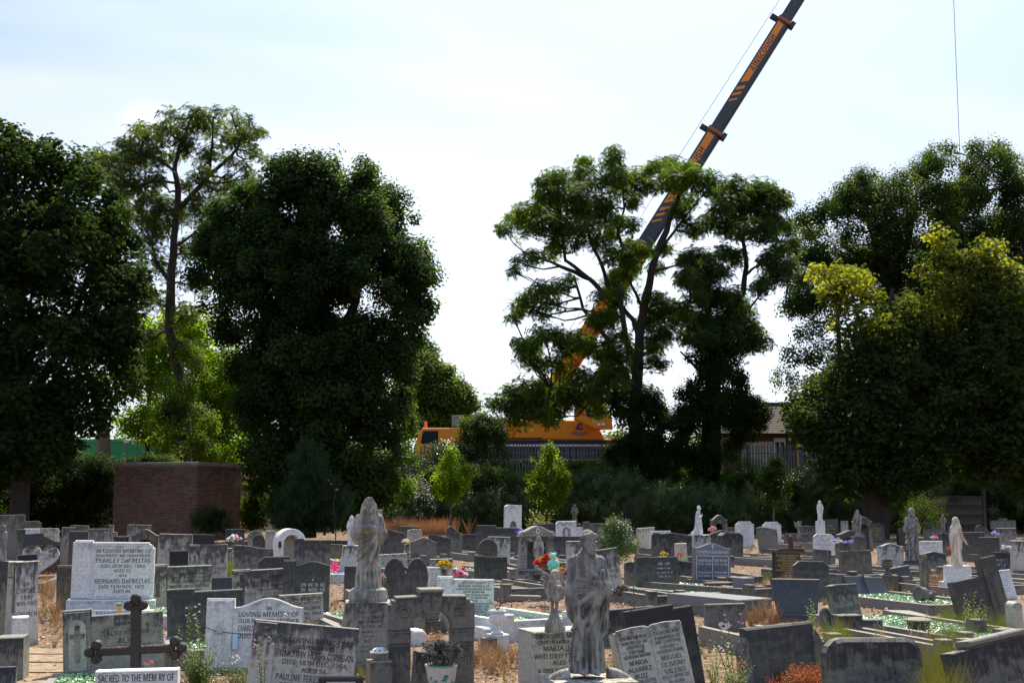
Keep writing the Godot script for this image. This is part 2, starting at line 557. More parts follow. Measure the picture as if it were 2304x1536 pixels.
# ---------------------------------------------------------------- carved figures: a distance field meshed with surface nets
class Sculpt:
	var robe := []          # rows of [y, cx, cz, rx, rz]
	var ka := PackedInt32Array()
	var pa := PackedVector3Array()
	var pb := PackedVector3Array()
	var ra := PackedFloat32Array()
	var rb := PackedFloat32Array()
	var ks := PackedFloat32Array()
	var fan := Vector2(0.12, 0.62)
	var amp := 0.009
	var mul := 1.0
	var top_folds := 0.62

	func cap(a: Vector3, b: Vector3, r0: float, r1: float, k := 0.02) -> void:
		ka.push_back(0); pa.push_back(a); pb.push_back(b); ra.push_back(r0 * mul); rb.push_back(r1 * mul); ks.push_back(k)

	func ell(c: Vector3, r: Vector3, k := 0.015) -> void:
		ka.push_back(1); pa.push_back(c); pb.push_back(r * mul); ra.push_back(0); rb.push_back(0); ks.push_back(k)

	func cut(c: Vector3, r: float) -> void:
		ka.push_back(2); pa.push_back(c); pb.push_back(Vector3.ZERO); ra.push_back(r * mul); rb.push_back(0); ks.push_back(0.006)

	func pair(a: Vector3, b: Vector3, r0: float, r1: float, k := 0.02) -> void:
		cap(a, b, r0, r1, k)
		cap(Vector3(-a.x, a.y, a.z), Vector3(-b.x, b.y, b.z), r0, r1, k)

	func hand(w: Vector3, dir: Vector3, across: Vector3, s := 1.0) -> void:      # a palm, four fingers of different length, a thumb from its side
		var up := dir.cross(across).normalized()
		cap(w, w + dir * 0.035 * s, 0.016 * s, 0.019 * s, 0.01)
		for i in 4:
			var o := across * (i - 1.5) * 0.0105 * s
			var l: float = [0.028, 0.034, 0.031, 0.024][i] * s
			var b := w + dir * 0.042 * s + o
			cap(b, b + dir * l - up * 0.006 * s, 0.0068 * s, 0.005 * s, 0.004)
		cap(w + dir * 0.012 * s - across * 0.016 * s, w + dir * 0.04 * s - across * 0.03 * s, 0.0075 * s, 0.006 * s, 0.006)

	func one(i: int, p: Vector3) -> float:
		if ka[i] == 0:
			var ab := pb[i] - pa[i]
			var t := clampf((p - pa[i]).dot(ab) / maxf(ab.length_squared(), 1e-8), 0.0, 1.0)
			return p.distance_to(pa[i] + ab * t) - lerpf(ra[i], rb[i], t)
		if ka[i] == 1:
			var q := (p - pa[i])
			var r := pb[i]
			var u := Vector3(q.x / r.x, q.y / r.y, q.z / r.z)
			var l := u.length()
			if l < 1e-5: return -minf(r.x, minf(r.y, r.z))
			return (l - 1.0) * l / Vector3(u.x / r.x, u.y / r.y, u.z / r.z).length()
		return p.distance_to(pa[i]) - ra[i]

	func body(p: Vector3, fine: bool) -> float:
		if robe.is_empty(): return 9.0
		var y: float = clampf(p.y, robe[0][0], robe[-1][0])
		var i := 0
		while i < robe.size() - 2 and y > robe[i + 1][0]: i += 1
		var r0: Array = robe[i]
		var r1: Array = robe[i + 1]
		var t := (y - float(r0[0])) / (float(r1[0]) - float(r0[0]))
		t = t * t * (3.0 - 2.0 * t) * 0.5 + t * 0.5
		var x := p.x - lerpf(r0[1], r1[1], t)
		var z := p.z - lerpf(r0[2], r1[2], t)
		var rx := lerpf(r0[3], r1[3], t)
		var rz := lerpf(r0[4], r1[4], t)
		var u := Vector2(x / rx, z / rz)
		var l := u.length()
		var d := -minf(rx, rz) if l < 1e-5 else (l - 1.0) * l / Vector2(u.x / rx, u.y / rz).length()
		if fine and y < top_folds + 0.12:
			var th := atan2(x, z)
			var low := 1.0 - smoothstep(0.16, 0.36, y)
			var f := (pow(absf(sin(th * 7.0 + sin(y * 6.0) * 0.7)), 0.6) * 2.0 - 1.2) * low
			var e := Vector2(p.x - fan.x, p.y - fan.y)
			var a := atan2(e.x, -e.y)
			var up := smoothstep(0.14, 0.32, y) * (1.0 - smoothstep(top_folds, top_folds + 0.10, y))
			f += (1.0 - pow(absf(sin(a * 13.0 + e.length() * 7.0)), 0.6) * 2.0) * up * 1.1 * clampf(e.length() * 5.0, 0.3, 1.0)
			d -= amp * f * 0.9
		var dy := maxf(float(robe[0][0]) - p.y, p.y - float(robe[-1][0]))
		if dy > 0.0: d = dy if d <= 0.0 else sqrt(d * d + dy * dy)
		return d

	func dist(p: Vector3, use: PackedInt32Array, fine: bool) -> float:
		var d := body(p, fine)
		for i in use:
			var e := one(i, p)
			var k := ks[i]
			if ka[i] == 2:
				var h := maxf(k - absf(d + e), 0.0) / k
				d = maxf(d, -e) + h * h * k * 0.25
			else:
				var h := maxf(k - absf(d - e), 0.0) / k
				d = minf(d, e) - h * h * k * 0.25
		return d

	func mesh(lo: Vector3, hi: Vector3, cell: float) -> ArrayMesh:
		var bn := Vector3i(((hi - lo) / (cell * 4.0)).ceil())
		var N := bn * 4 + Vector3i.ONE
		var val := PackedFloat32Array()
		val.resize(N.x * N.y * N.z)
		val.fill(1.0)
		var all := PackedInt32Array(range(ka.size()))
		var kept := []
		var br := cell * 4.0 * 0.87
		for bz in bn.z:
			for by in bn.y:
				for bxx in bn.x:
					var c := lo + (Vector3(bxx, by, bz) + Vector3.ONE * 0.5) * cell * 4.0
					var d := dist(c, all, false)
					var near := absf(d) < br + amp * 1.6 + cell
					var use := PackedInt32Array()
					if near:
						kept.append(Vector3i(bxx, by, bz))
						for i in all:
							if one(i, c) < absf(d) + br * 2.0 + ks[i]: use.push_back(i)
					for k in 4:
						for j in 4:
							for i in 4:
								var g := Vector3i(bxx * 4 + i, by * 4 + j, bz * 4 + k)
								val[(g.z * N.y + g.y) * N.x + g.x] = dist(lo + Vector3(g) * cell, use, true) if near else d
		var vid := PackedInt32Array()
		vid.resize(N.x * N.y * N.z)
		vid.fill(-1)
		var vs := PackedVector3Array()
		var off := PackedInt32Array()
		for c in 8: off.push_back(((c >> 2) * N.y + ((c >> 1) & 1)) * N.x + (c & 1))
		var edges := PackedInt32Array([0, 1, 2, 3, 4, 5, 6, 7, 0, 2, 1, 3, 4, 6, 5, 7, 0, 4, 1, 5, 2, 6, 3, 7])
		for b: Vector3i in kept:
			for k in 4:
				for j in 4:
					for i in 4:
						var g := b * 4 + Vector3i(i, j, k)
						var o := (g.z * N.y + g.y) * N.x + g.x
						var m := 0
						for c in 8:
							if val[o + off[c]] < 0.0: m |= 1 << c
						if m == 0 or m == 255: continue
						var s := Vector3.ZERO
						var cnt := 0
						for e in range(0, 24, 2):
							var c0 := edges[e]
							var c1 := edges[e + 1]
							if ((m >> c0) & 1) == ((m >> c1) & 1): continue
							var v0 := val[o + off[c0]]
							var v1 := val[o + off[c1]]
							var t := v0 / (v0 - v1)
							s += Vector3(c0 & 1, (c0 >> 1) & 1, c0 >> 2).lerp(Vector3(c1 & 1, (c1 >> 1) & 1, c1 >> 2), t)
							cnt += 1
						vid[o] = vs.size()
						vs.push_back(lo + (Vector3(g) + s / cnt) * cell)
		var idx := PackedInt32Array()
		var sx := 1
		var sy := N.x
		var sz := N.x * N.y
		for b: Vector3i in kept:
			for k in 4:
				for j in 4:
					for i in 4:
						var g := b * 4 + Vector3i(i, j, k)
						var o := g.z * sz + g.y * sy + g.x
						var inside := val[o] < 0.0
						for ax in 3:
							var st: int = [sx, sy, sz][ax]
							var s1: int = [sy, sz, sx][ax]
							var s2: int = [sz, sx, sy][ax]
							if (val[o + st] < 0.0) == inside: continue
							if g[(ax + 1) % 3] == 0 or g[(ax + 2) % 3] == 0: continue
							var q := [vid[o], vid[o - s1], vid[o - s1 - s2], vid[o - s2]]
							if q.min() < 0: continue
							if inside: q.reverse()      # clockwise from outside
							idx.append_array(PackedInt32Array([q[0], q[1], q[2], q[0], q[2], q[3]]))
		var ns := PackedVector3Array()
		ns.resize(vs.size())
		for i in range(0, idx.size(), 3):
			var f := (vs[idx[i + 2]] - vs[idx[i]]).cross(vs[idx[i + 1]] - vs[idx[i]])
			for c in 3: ns[idx[i + c]] += f
		for i in ns.size(): ns[i] = ns[i].normalized()
		var arr := []
		arr.resize(Mesh.ARRAY_MAX)
		arr[Mesh.ARRAY_VERTEX] = vs
		arr[Mesh.ARRAY_NORMAL] = ns
		arr[Mesh.ARRAY_INDEX] = idx
		var out := ArrayMesh.new()
		out.add_surface_from_arrays(Mesh.PRIMITIVE_TRIANGLES, arr)
		return out


func head(s: Sculpt, c: Vector3, turn: float, beard: bool, hair: int) -> void:     # hair 0 short and curly, 1 long, 2 veil
	var k := 1.15
	var B := Basis(Vector3.UP, turn).scaled(Vector3.ONE * k)
	s.mul = k
	s.cap(c + k * Vector3(0, -0.10, -0.015), c + k * Vector3(0, -0.03, -0.005), 0.036, 0.034, 0.02)
	s.ell(c, Vector3(0.043, 0.060, 0.053), 0.01)
	s.cap(c + B * Vector3(0, 0.012, 0.050), c + B * Vector3(0, -0.008, 0.061), 0.007, 0.012, 0.004)
	for q in [-1.0, 1.0]:
		s.cap(c + B * Vector3(0.006 * q, 0.018, 0.050), c + B * Vector3(0.030 * q, 0.017, 0.040), 0.0085, 0.007, 0.004)
		s.cut(c + B * Vector3(0.019 * q, 0.004, 0.058), 0.0165)
		s.ell(c + B * Vector3(0.018 * q, 0.003, 0.044), Vector3(0.009, 0.006, 0.006), 0.003)
	s.cap(c + B * Vector3(-0.012, -0.029, 0.048), c + B * Vector3(0.012, -0.029, 0.048), 0.005, 0.005, 0.006)
	if beard:
		s.ell(c + B * Vector3(0, -0.052, 0.034), Vector3(0.032, 0.036, 0.028), 0.012)
		s.cap(c + B * Vector3(-0.038, -0.02, 0.018), c + B * Vector3(-0.014, -0.06, 0.034), 0.012, 0.012, 0.005)
		s.cap(c + B * Vector3(0.038, -0.02, 0.018), c + B * Vector3(0.014, -0.06, 0.034), 0.012, 0.012, 0.005)
	else:
		s.ell(c + B * Vector3(0, -0.046, 0.036), Vector3(0.018, 0.014, 0.016), 0.012)
	if hair == 0:
		s.ell(c + B * Vector3(0, 0.018, -0.014), Vector3(0.054, 0.058, 0.055), 0.01)
		for i in 14:
			var a := lerpf(-1.9, 1.9, (i % 7) / 6.0)
			var h := 0.045 if i < 7 else 0.0
			s.ell(c + B * Vector3(sin(a) * 0.048, h - 0.01 * absf(a), cos(a) * 0.040 + (0.004 if i < 7 else -0.018)), Vector3(0.017, 0.016, 0.017), 0.008)
	elif hair == 1:
		s.ell(c + B * Vector3(0, 0.016, -0.014), Vector3(0.055, 0.058, 0.054), 0.01)
		for q in [-1.0, 1.0]:
			s.cap(c + B * Vector3(0.014 * q, 0.060, 0.018), c + B * Vector3(0.052 * q, 0.0, 0.002), 0.017, 0.019, 0.004)
			s.cap(c + B * Vector3(0.052 * q, 0.0, 0.0), c + B * Vector3(0.066 * q, -0.11, -0.012), 0.021, 0.031, 0.006)
	else:
		s.ell(c + B * Vector3(0, 0.016, -0.016), Vector3(0.060, 0.064, 0.058), 0.01)
		for q in [-1.0, 1.0]:
			s.cap(c + B * Vector3(0.014 * q, 0.064, 0.016), c + B * Vector3(0.054 * q, -0.01, 0.0), 0.015, 0.019, 0.004)
			s.cap(c + B * Vector3(0.054 * q, -0.01, -0.002), c + B * Vector3(0.085 * q, -0.13, 0.004), 0.020, 0.032, 0.02)
	s.mul = 1.0


func robed(w := 1.0) -> Array:
	return [[0.0, 0.0, 0.0, 0.148 * w, 0.118 * w], [0.05, 0.0, 0.0, 0.136 * w, 0.110 * w], [0.22, 0.0, 0.0, 0.128 * w, 0.100 * w], [0.42, 0.0, 0.0, 0.130 * w, 0.096 * w], [0.58, 0.0, 0.0, 0.122 * w, 0.088 * w],
		[0.68, 0.0, 0.0, 0.120 * w, 0.085 * w], [0.77, 0.0, -0.004, 0.122 * w, 0.072 * w], [0.815, 0.0, -0.01, 0.088 * w, 0.052 * w], [0.85, 0.0, -0.012, 0.04, 0.038]]


func figure_mesh(kind: String) -> ArrayMesh:
	if cached.has(kind): return cached[kind]
	var s := Sculpt.new()
	var lo := Vector3(-0.26, -0.01, -0.2)
	var hi := Vector3(0.26, 1.01, 0.2)
	var cell := 0.011
	match kind:
		"sacred":          # bearded, long hair, both hands opening the robe at the chest, mantle swept across
			cell = 0.006
			s.robe = robed(1.0)
			head(s, Vector3(0.0, 0.912, 0.026), 0.12, true, 1)
			s.pair(Vector3(0.112, 0.765, 0.0), Vector3(0.146, 0.60, 0.02), 0.050, 0.056)
			s.pair(Vector3(0.146, 0.60, 0.02), Vector3(0.060, 0.665, 0.105), 0.056, 0.034)
			s.pair(Vector3(0.146, 0.60, 0.01), Vector3(0.142, 0.515, 0.02), 0.056, 0.030, 0.03)
			s.cap(Vector3(-0.10, 0.63, 0.085), Vector3(0.10, 0.645, 0.085), 0.03, 0.03, 0.03)
			s.hand(Vector3(-0.058, 0.668, 0.122), Vector3(0.86, 0.42, 0.18).normalized(), Vector3(-0.4, 0.9, 0.0), 1.25)
			s.hand(Vector3(0.058, 0.668, 0.122), Vector3(-0.86, 0.42, 0.18).normalized(), Vector3(0.4, 0.9, 0.0), 1.25)
			s.ell(Vector3(0, 0.725, 0.078), Vector3(0.026, 0.030, 0.02), 0.01)
			s.cap(Vector3(0.11, 0.60, 0.07), Vector3(-0.10, 0.36, 0.09), 0.026, 0.016, 0.03)
			s.cap(Vector3(0.12, 0.56, 0.06), Vector3(-0.02, 0.20, 0.11), 0.022, 0.014, 0.03)
			s.pair(Vector3(0.05, 0.01, 0.10), Vector3(0.055, 0.008, 0.145), 0.022, 0.018)
			s.fan = Vector2(0.13, 0.63)
			s.amp = 0.021
		"joseph":          # bearded, short curls, one arm down, the other hand at the waist holding a scroll, mantle hanging from it
			cell = 0.006
			s.robe = robed(0.92)
			head(s, Vector3(0.012, 0.905, 0.018), 0.35, true, 0)
			s.cap(Vector3(-0.104, 0.765, 0.0), Vector3(-0.132, 0.57, 0.02), 0.045, 0.047)
			s.cap(Vector3(-0.132, 0.57, 0.02), Vector3(-0.098, 0.42, 0.085), 0.046, 0.030)
			s.cap(Vector3(-0.134, 0.56, 0.01), Vector3(-0.140, 0.40, 0.02), 0.044, 0.022, 0.03)
			s.cap(Vector3(-0.14, 0.48, 0.02), Vector3(-0.12, 0.36, 0.04), 0.036, 0.018, 0.03)
			s.hand(Vector3(-0.098, 0.41, 0.088), Vector3(0.28, -0.94, 0.2).normalized(), Vector3(0.94, 0.28, 0.0), 1.3)
			s.cap(Vector3(0.104, 0.765, 0.0), Vector3(0.142, 0.59, 0.02), 0.044, 0.046)
			s.cap(Vector3(0.142, 0.59, 0.02), Vector3(0.092, 0.615, 0.105), 0.044, 0.032)
			s.cap(Vector3(0.142, 0.58, 0.01), Vector3(0.142, 0.28, 0.02), 0.042, 0.022, 0.03)
			s.hand(Vector3(0.118, 0.618, 0.118), Vector3(-0.95, 0.05, 0.25).normalized(), Vector3(0.0, -1.0, 0.1), 1.25)
			s.cap(Vector3(0.092, 0.52, 0.125), Vector3(0.100, 0.70, 0.118), 0.016, 0.019, 0.006)
			s.cap(Vector3(-0.09, 0.80, 0.04), Vector3(0.07, 0.66, 0.085), 0.016, 0.018, 0.02)
			s.cap(Vector3(0.09, 0.585, 0.085), Vector3(-0.11, 0.46, 0.085), 0.024, 0.016, 0.03)
			s.cap(Vector3(0.10, 0.56, 0.085), Vector3(-0.07, 0.30, 0.10), 0.022, 0.014, 0.03)
			s.cap(Vector3(0.11, 0.54, 0.08), Vector3(-0.09, 0.13, 0.10), 0.018, 0.014, 0.03)
			s.cap(Vector3(0.115, 0.26, 0.05), Vector3(-0.10, 0.10, 0.10), 0.014, 0.014, 0.03)
			s.ell(Vector3(-0.055, 0.27, 0.095), Vector3(0.03, 0.04, 0.03), 0.03)
			s.pair(Vector3(0.05, 0.01, 0.10), Vector3(0.055, 0.008, 0.145), 0.022, 0.018)
			s.fan = Vector2(0.13, 0.60)
			s.amp = 0.020
		"praying":         # veiled woman, hands joined
			s.robe = robed(0.95)
			head(s, Vector3(0.0, 0.912, 0.016), -0.1, false, 2)
			s.pair(Vector3(0.105, 0.77, 0.0), Vector3(0.135, 0.62, 0.03), 0.048, 0.050)
			s.pair(Vector3(0.135, 0.62, 0.03), Vector3(0.020, 0.69, 0.108), 0.042, 0.026)
			s.pair(Vector3(0.13, 0.61, 0.01), Vector3(0.125, 0.36, 0.015), 0.046, 0.024, 0.03)
			s.pair(Vector3(0.012, 0.69, 0.110), Vector3(0.007, 0.765, 0.118), 0.015, 0.009, 0.006)
			s.fan = Vector2(0.02, 0.72)
			s.amp = 0.013
		"grace":           # veiled woman, arms lowered and held out
			s.robe = robed(0.93)
			lo.x = -0.32
			hi.x = 0.32
			head(s, Vector3(0.0, 0.912, 0.016), -0.15, false, 2)
			s.pair(Vector3(0.10, 0.77, 0.0), Vector3(0.140, 0.61, 0.015), 0.046, 0.044)
			s.pair(Vector3(0.140, 0.61, 0.015), Vector3(0.205, 0.47, 0.08), 0.040, 0.024)
			s.pair(Vector3(0.14, 0.60, 0.0), Vector3(0.135, 0.34, 0.0), 0.042, 0.022, 0.03)
			s.pair(Vector3(0.205, 0.47, 0.08), Vector3(0.240, 0.425, 0.11), 0.016, 0.008, 0.008)
			s.fan = Vector2(-0.04, 0.80)
			s.amp = 0.012
		"kneeling":        # veiled woman kneeling, hands joined before the face
			lo.z = -0.34
			s.robe = [[0.0, 0.0, -0.08, 0.125, 0.235], [0.06, 0.0, -0.07, 0.12, 0.21], [0.16, 0.0, -0.02, 0.115, 0.15], [0.35, 0.0, 0.0, 0.12, 0.125], [0.52, 0.0, -0.01, 0.115, 0.105], [0.68, 0.0, -0.01, 0.11, 0.09], [0.78, 0.0, 0.0, 0.105, 0.075], [0.83, 0.0, 0.01, 0.05, 0.05]]
			head(s, Vector3(0.0, 0.915, 0.035), 0.0, false, 2)
			s.pair(Vector3(0.10, 0.75, 0.0), Vector3(0.115, 0.58, 0.045), 0.046, 0.046)
			s.pair(Vector3(0.115, 0.58, 0.045), Vector3(0.018, 0.66, 0.135), 0.040, 0.024)
			s.pair(Vector3(0.011, 0.66, 0.138), Vector3(0.006, 0.745, 0.142), 0.014, 0.008, 0.006)
			s.cap(Vector3(0, 0.60, 0.06), Vector3(0, 0.1, 0.13), 0.05, 0.03, 0.05)
			s.fan = Vector2(0.0, 0.85)
			s.amp = 0.013
		"angel":           # child with spread wings holding a bowl, standing on a rough rock
			lo = Vector3(-0.34, -0.01, -0.2)
			hi = Vector3(0.34, 1.03, 0.22)
			cell = 0.0115
			s.robe = [[0.0, 0.0, 0.0, 0.165, 0.135], [0.05, 0.01, 0.0, 0.170, 0.135], [0.14, 0.0, 0.0, 0.145, 0.11], [0.24, 0.0, 0.0, 0.09, 0.08], [0.33, 0.0, -0.01, 0.068, 0.06], [0.37, 0.0, -0.01, 0.05, 0.05]]
			s.pair(Vector3(0.038, 0.34, 0.0), Vector3(0.036, 0.48, 0.01), 0.024, 0.030)
			s.pair(Vector3(0.036, 0.48, 0.01), Vector3(0.040, 0.60, 0.0), 0.030, 0.042)
			s.pair(Vector3(0.040, 0.34, 0.0), Vector3(0.045, 0.335, 0.045), 0.020, 0.016)
			s.cap(Vector3(0, 0.56, 0), Vector3(0, 0.76, 0), 0.085, 0.062, 0.03)
			s.ell(Vector3(0, 0.55, 0.0), Vector3(0.095, 0.035, 0.08), 0.02)
			head(s, Vector3(0.0, 0.90, 0.02), 0.1, false, 0)
			s.ell(Vector3(0, 0.905, 0.0), Vector3(0.066, 0.072, 0.066), 0.02)
			s.cap(Vector3(-0.08, 0.77, 0.0), Vector3(-0.115, 0.66, 0.01), 0.036, 0.032)
			s.cap(Vector3(-0.115, 0.66, 0.01), Vector3(-0.105, 0.55, 0.05), 0.030, 0.022)
			s.cap(Vector3(0.08, 0.77, 0.0), Vector3(0.11, 0.68, 0.03), 0.036, 0.032)
			s.cap(Vector3(0.11, 0.68, 0.03), Vector3(0.03, 0.70, 0.12), 0.030, 0.022)
			s.ell(Vector3(0.05, 0.715, 0.13), Vector3(0.055, 0.03, 0.05), 0.01)
			s.ell(Vector3(-0.11, 0.50, 0.07), Vector3(0.028, 0.04, 0.02), 0.01)
			for q in [-1.0, 1.0]:
				s.cap(Vector3(0.03 * q, 0.78, -0.07), Vector3(0.13 * q, 0.90, -0.10), 0.026, 0.032, 0.02)
				for i in 6:
					var t := i / 5.0
					s.cap(Vector3((0.07 + 0.07 * t) * q, 0.83 + 0.07 * t, -0.09), Vector3((0.10 + 0.15 * t) * q, 0.58 + 0.34 * t * t + 0.06 * t, -0.105), 0.028, 0.016, 0.01)
			s.fan = Vector2(0, 0.4)
			s.amp = 0.012
		"bust":            # worn small figure with joined hands
			cell = 0.016
			s.robe = robed(0.9)
			head(s, Vector3(0.0, 0.912, 0.012), 0.5, true, 1)
			s.pair(Vector3(0.11, 0.765, 0.0), Vector3(0.14, 0.60, 0.02), 0.048, 0.05)
			s.pair(Vector3(0.14, 0.60, 0.02), Vector3(0.03, 0.66, 0.10), 0.045, 0.03)
	cached[kind] = s.mesh(lo, hi, cell)
	return cached[kind]


func figure(kind: String, px: float, pfoot: float, ptop: float, d: float, label: String, mat: String, turn := 0.0) -> Node3D:
	var foot := at(px, pfoot, d)
	var h := at(px, ptop, d).y - foot.y
	var t := thing("statue", label, "statue", foot, Vector3(0, deg_to_rad(turn), 0))
	var m := part("figure", figure_mesh(kind), M[mat], t)
	m.scale = Vector3(0.9 if kind == "joseph" else 0.96, 1.0, 0.95) * h
	return t


func plinth(px: float, ptop: float, wpx: float, d: float, label: String, mat: String, steps := [], turn := 12.0, taper := 0.0) -> Node3D:
	# a pedestal from the ground up to the given height; steps: extra width and height of courses below, in metres
	var top := at(px, ptop, d)
	var w := wpx * mpp(top)
	var t := thing("pedestal", label, "pedestal", Vector3(top.x, 0, top.z), Vector3(0, deg_to_rad(turn), 0))
	var y := -0.05
	for s in steps:
		var ww: float = w + s[0]
		part("step", bx(Vector3(0, y + s[1] * 0.5, 0), Vector3(ww, s[1], ww), 0.012), M[mat], t)
		y += s[1]
	var b := MB.new().frame(rng.randf(), w, y, top.y - y)
	var hw := w * 0.5
	var lw := hw + taper
	var h := top.y
	var c := [Vector3(-lw, y, lw), Vector3(lw, y, lw), Vector3(lw, y, -lw), Vector3(-lw, y, -lw), Vector3(-hw, h, hw), Vector3(hw, h, hw), Vector3(hw, h, -hw), Vector3(-hw, h, -hw)]
	for k in 4:
		var j := (k + 1) % 4
		b.quad(c[k], c[j], c[4 + j], c[4 + k])
	b.quad(c[4], c[5], c[6], c[7])
	part("shaft", b.mesh(), M[mat], t)
	return t


func make_statues() -> void:
	# ---- near
	plinth(1322, 1524, 185, 10.3, "low stone pedestal under the bearded statue holding a scroll", "figure_light", [], 12, 0.02)
	var q := thing("carved_scrolls", "pair of grey stone scrolls at the feet of the bearded statue with a scroll", "carving", at(1322, 1526, 10.3), Vector3(0, deg_to_rad(12), 0))
	for s in [-1.0, 1.0]:
		var pts := []
		var rad := []
		for k in 9:
			var a := k / 8.0
			pts.append(Vector3(s * (0.15 + 0.26 * a), 0.035 - 0.16 * a * a, 0.03))
			rad.append(0.05 - 0.012 * a)
		part("scroll", MB.new().tube(pts, rad, 10).mesh(), M.figure_light, q)
	figure("joseph", 1322, 1512, 1188, 10.3, "large grey bearded statue with short hair holding a scroll at the waist", "figure", 8)
	figure("angel", 1248, 1421, 1278, 10.75, "small winged child angel statue on a rock atop the tiny flower stone", "figure_light", 6)
	figure("sacred", 828, 1327, 1118, 13.0, "tall weathered long haired statue with both hands at its chest, on a tapered inscribed pedestal", "figure_light", 6)
	var base := thing("rock_base", "rough rounded rock under the tall statue with both hands at its chest", "rock_base", at(828, 1352, 13.0), Vector3(0, 0.2, 0))  # carved rock base of the statue, set apart as its own piece
	var rk := MB.new()
	rk.lathe([Vector2(0.0, 0.0), Vector2(0.175, 0.0), Vector2(0.19, 0.03), Vector2(0.18, 0.075), Vector2(0.17, 0.11), Vector2(0.15, 0.125), Vector2(0.0, 0.128)], 26, Vector3.ZERO, 0.05, 5)
	part("rock", rk.mesh(), M.figure_light, base)
	var ped := plinth(828, 1352, 100, 13.0, "tapered grey pedestal with a worn inscription under the tall statue", "grey4", [[0.16, 0.12]], 8, 0.075)
	worn(ped, 9, -0.17, 0.17, 0.16, 0.56, 0.284, "ink", 0.8, 0.055)
	# ---- middle and far
	figure("praying", 790, 1227, 1160, 30.0, "small white praying statue on a sloped inscribed pedestal behind the tall statue", "figure_white", 20)
	plinth(789, 1227, 34, 30.0, "white sloped pedestal under the small praying statue left of the tall statue", "white2", [], 10, 0.08)
	figure("praying", 1212, 1279, 1206, 23.15, "grey praying statue standing inside the pillared stone shrine", "figure_light", 8)
	figure("sacred", 1293, 1178, 1134, 47.0, "dark weathered statue standing behind the white stone lettered SMITH", "figure_brown", -10)
	plinth(1293, 1178, 26, 47.0, "narrow grey pedestal of the dark statue behind the SMITH stone", "grey3")
	figure("kneeling", 1572, 1203, 1138, 34.0, "white kneeling statue praying in profile above the open book stone", "figure_white", 78)
	plinth(1574, 1203, 40, 34.0, "white plinth shaped like an open book under the kneeling statue", "white2", [[0.12, 0.2]])
	figure("praying", 1846, 1172, 1126, 38.0, "tall slim white statue on a white pillar beside the black double stone", "figure_white", 12)
	plinth(1846, 1172, 16, 38.0, "slim white pillar carrying the tall white statue", "white1", [[0.12, 0.3]])
	figure("praying", 1931, 1207, 1147, 33.0, "thin grey veiled statue behind the arched stone with blue flowers", "figure", -30)
	plinth(1931, 1207, 26, 33.0, "grey pedestal of the thin veiled statue", "grey3")
	figure("sacred", 2054, 1260, 1142, 29.0, "large grey long haired statue with hands on its chest, near the right", "figure", 24)
	plinth(2054, 1260, 50, 29.0, "grey plinth under the large long haired statue near the right", "grey2", [[0.12, 0.12]])
	figure("grace", 2154, 1272, 1163, 22.5, "cream statue of a veiled woman with lowered open arms", "figure_cream", 26)
	plinth(2154, 1272, 44, 22.5, "stepped white plinth under the cream statue with open arms", "white1", [[0.26, 0.14], [0.13, 0.13]], 14)
	figure("praying", 2082, 1342, 1245, 20.5, "small brown statue of a praying woman standing on a low dark base among kerbs", "figure_brown", 30)
	plinth(2086, 1342, 46, 20.5, "low dark base of the small brown statue", "dark3", [], 14)
	figure("bust", 2124, 1200, 1157, 38.0, "dark worn slender statue in the shade behind the cream statue", "figure_brown", 0)
	plinth(2124, 1200, 20, 38.0, "dark pedestal of the worn slender statue in the shade", "dark3")
	figure("bust", 4, 1262, 1180, 15.5, "grey worn figure on a pillar at the left edge", "figure", -40)
	plinth(4, 1262, 34, 15.5, "grey pillar under the worn figure at the left edge", "grey2")


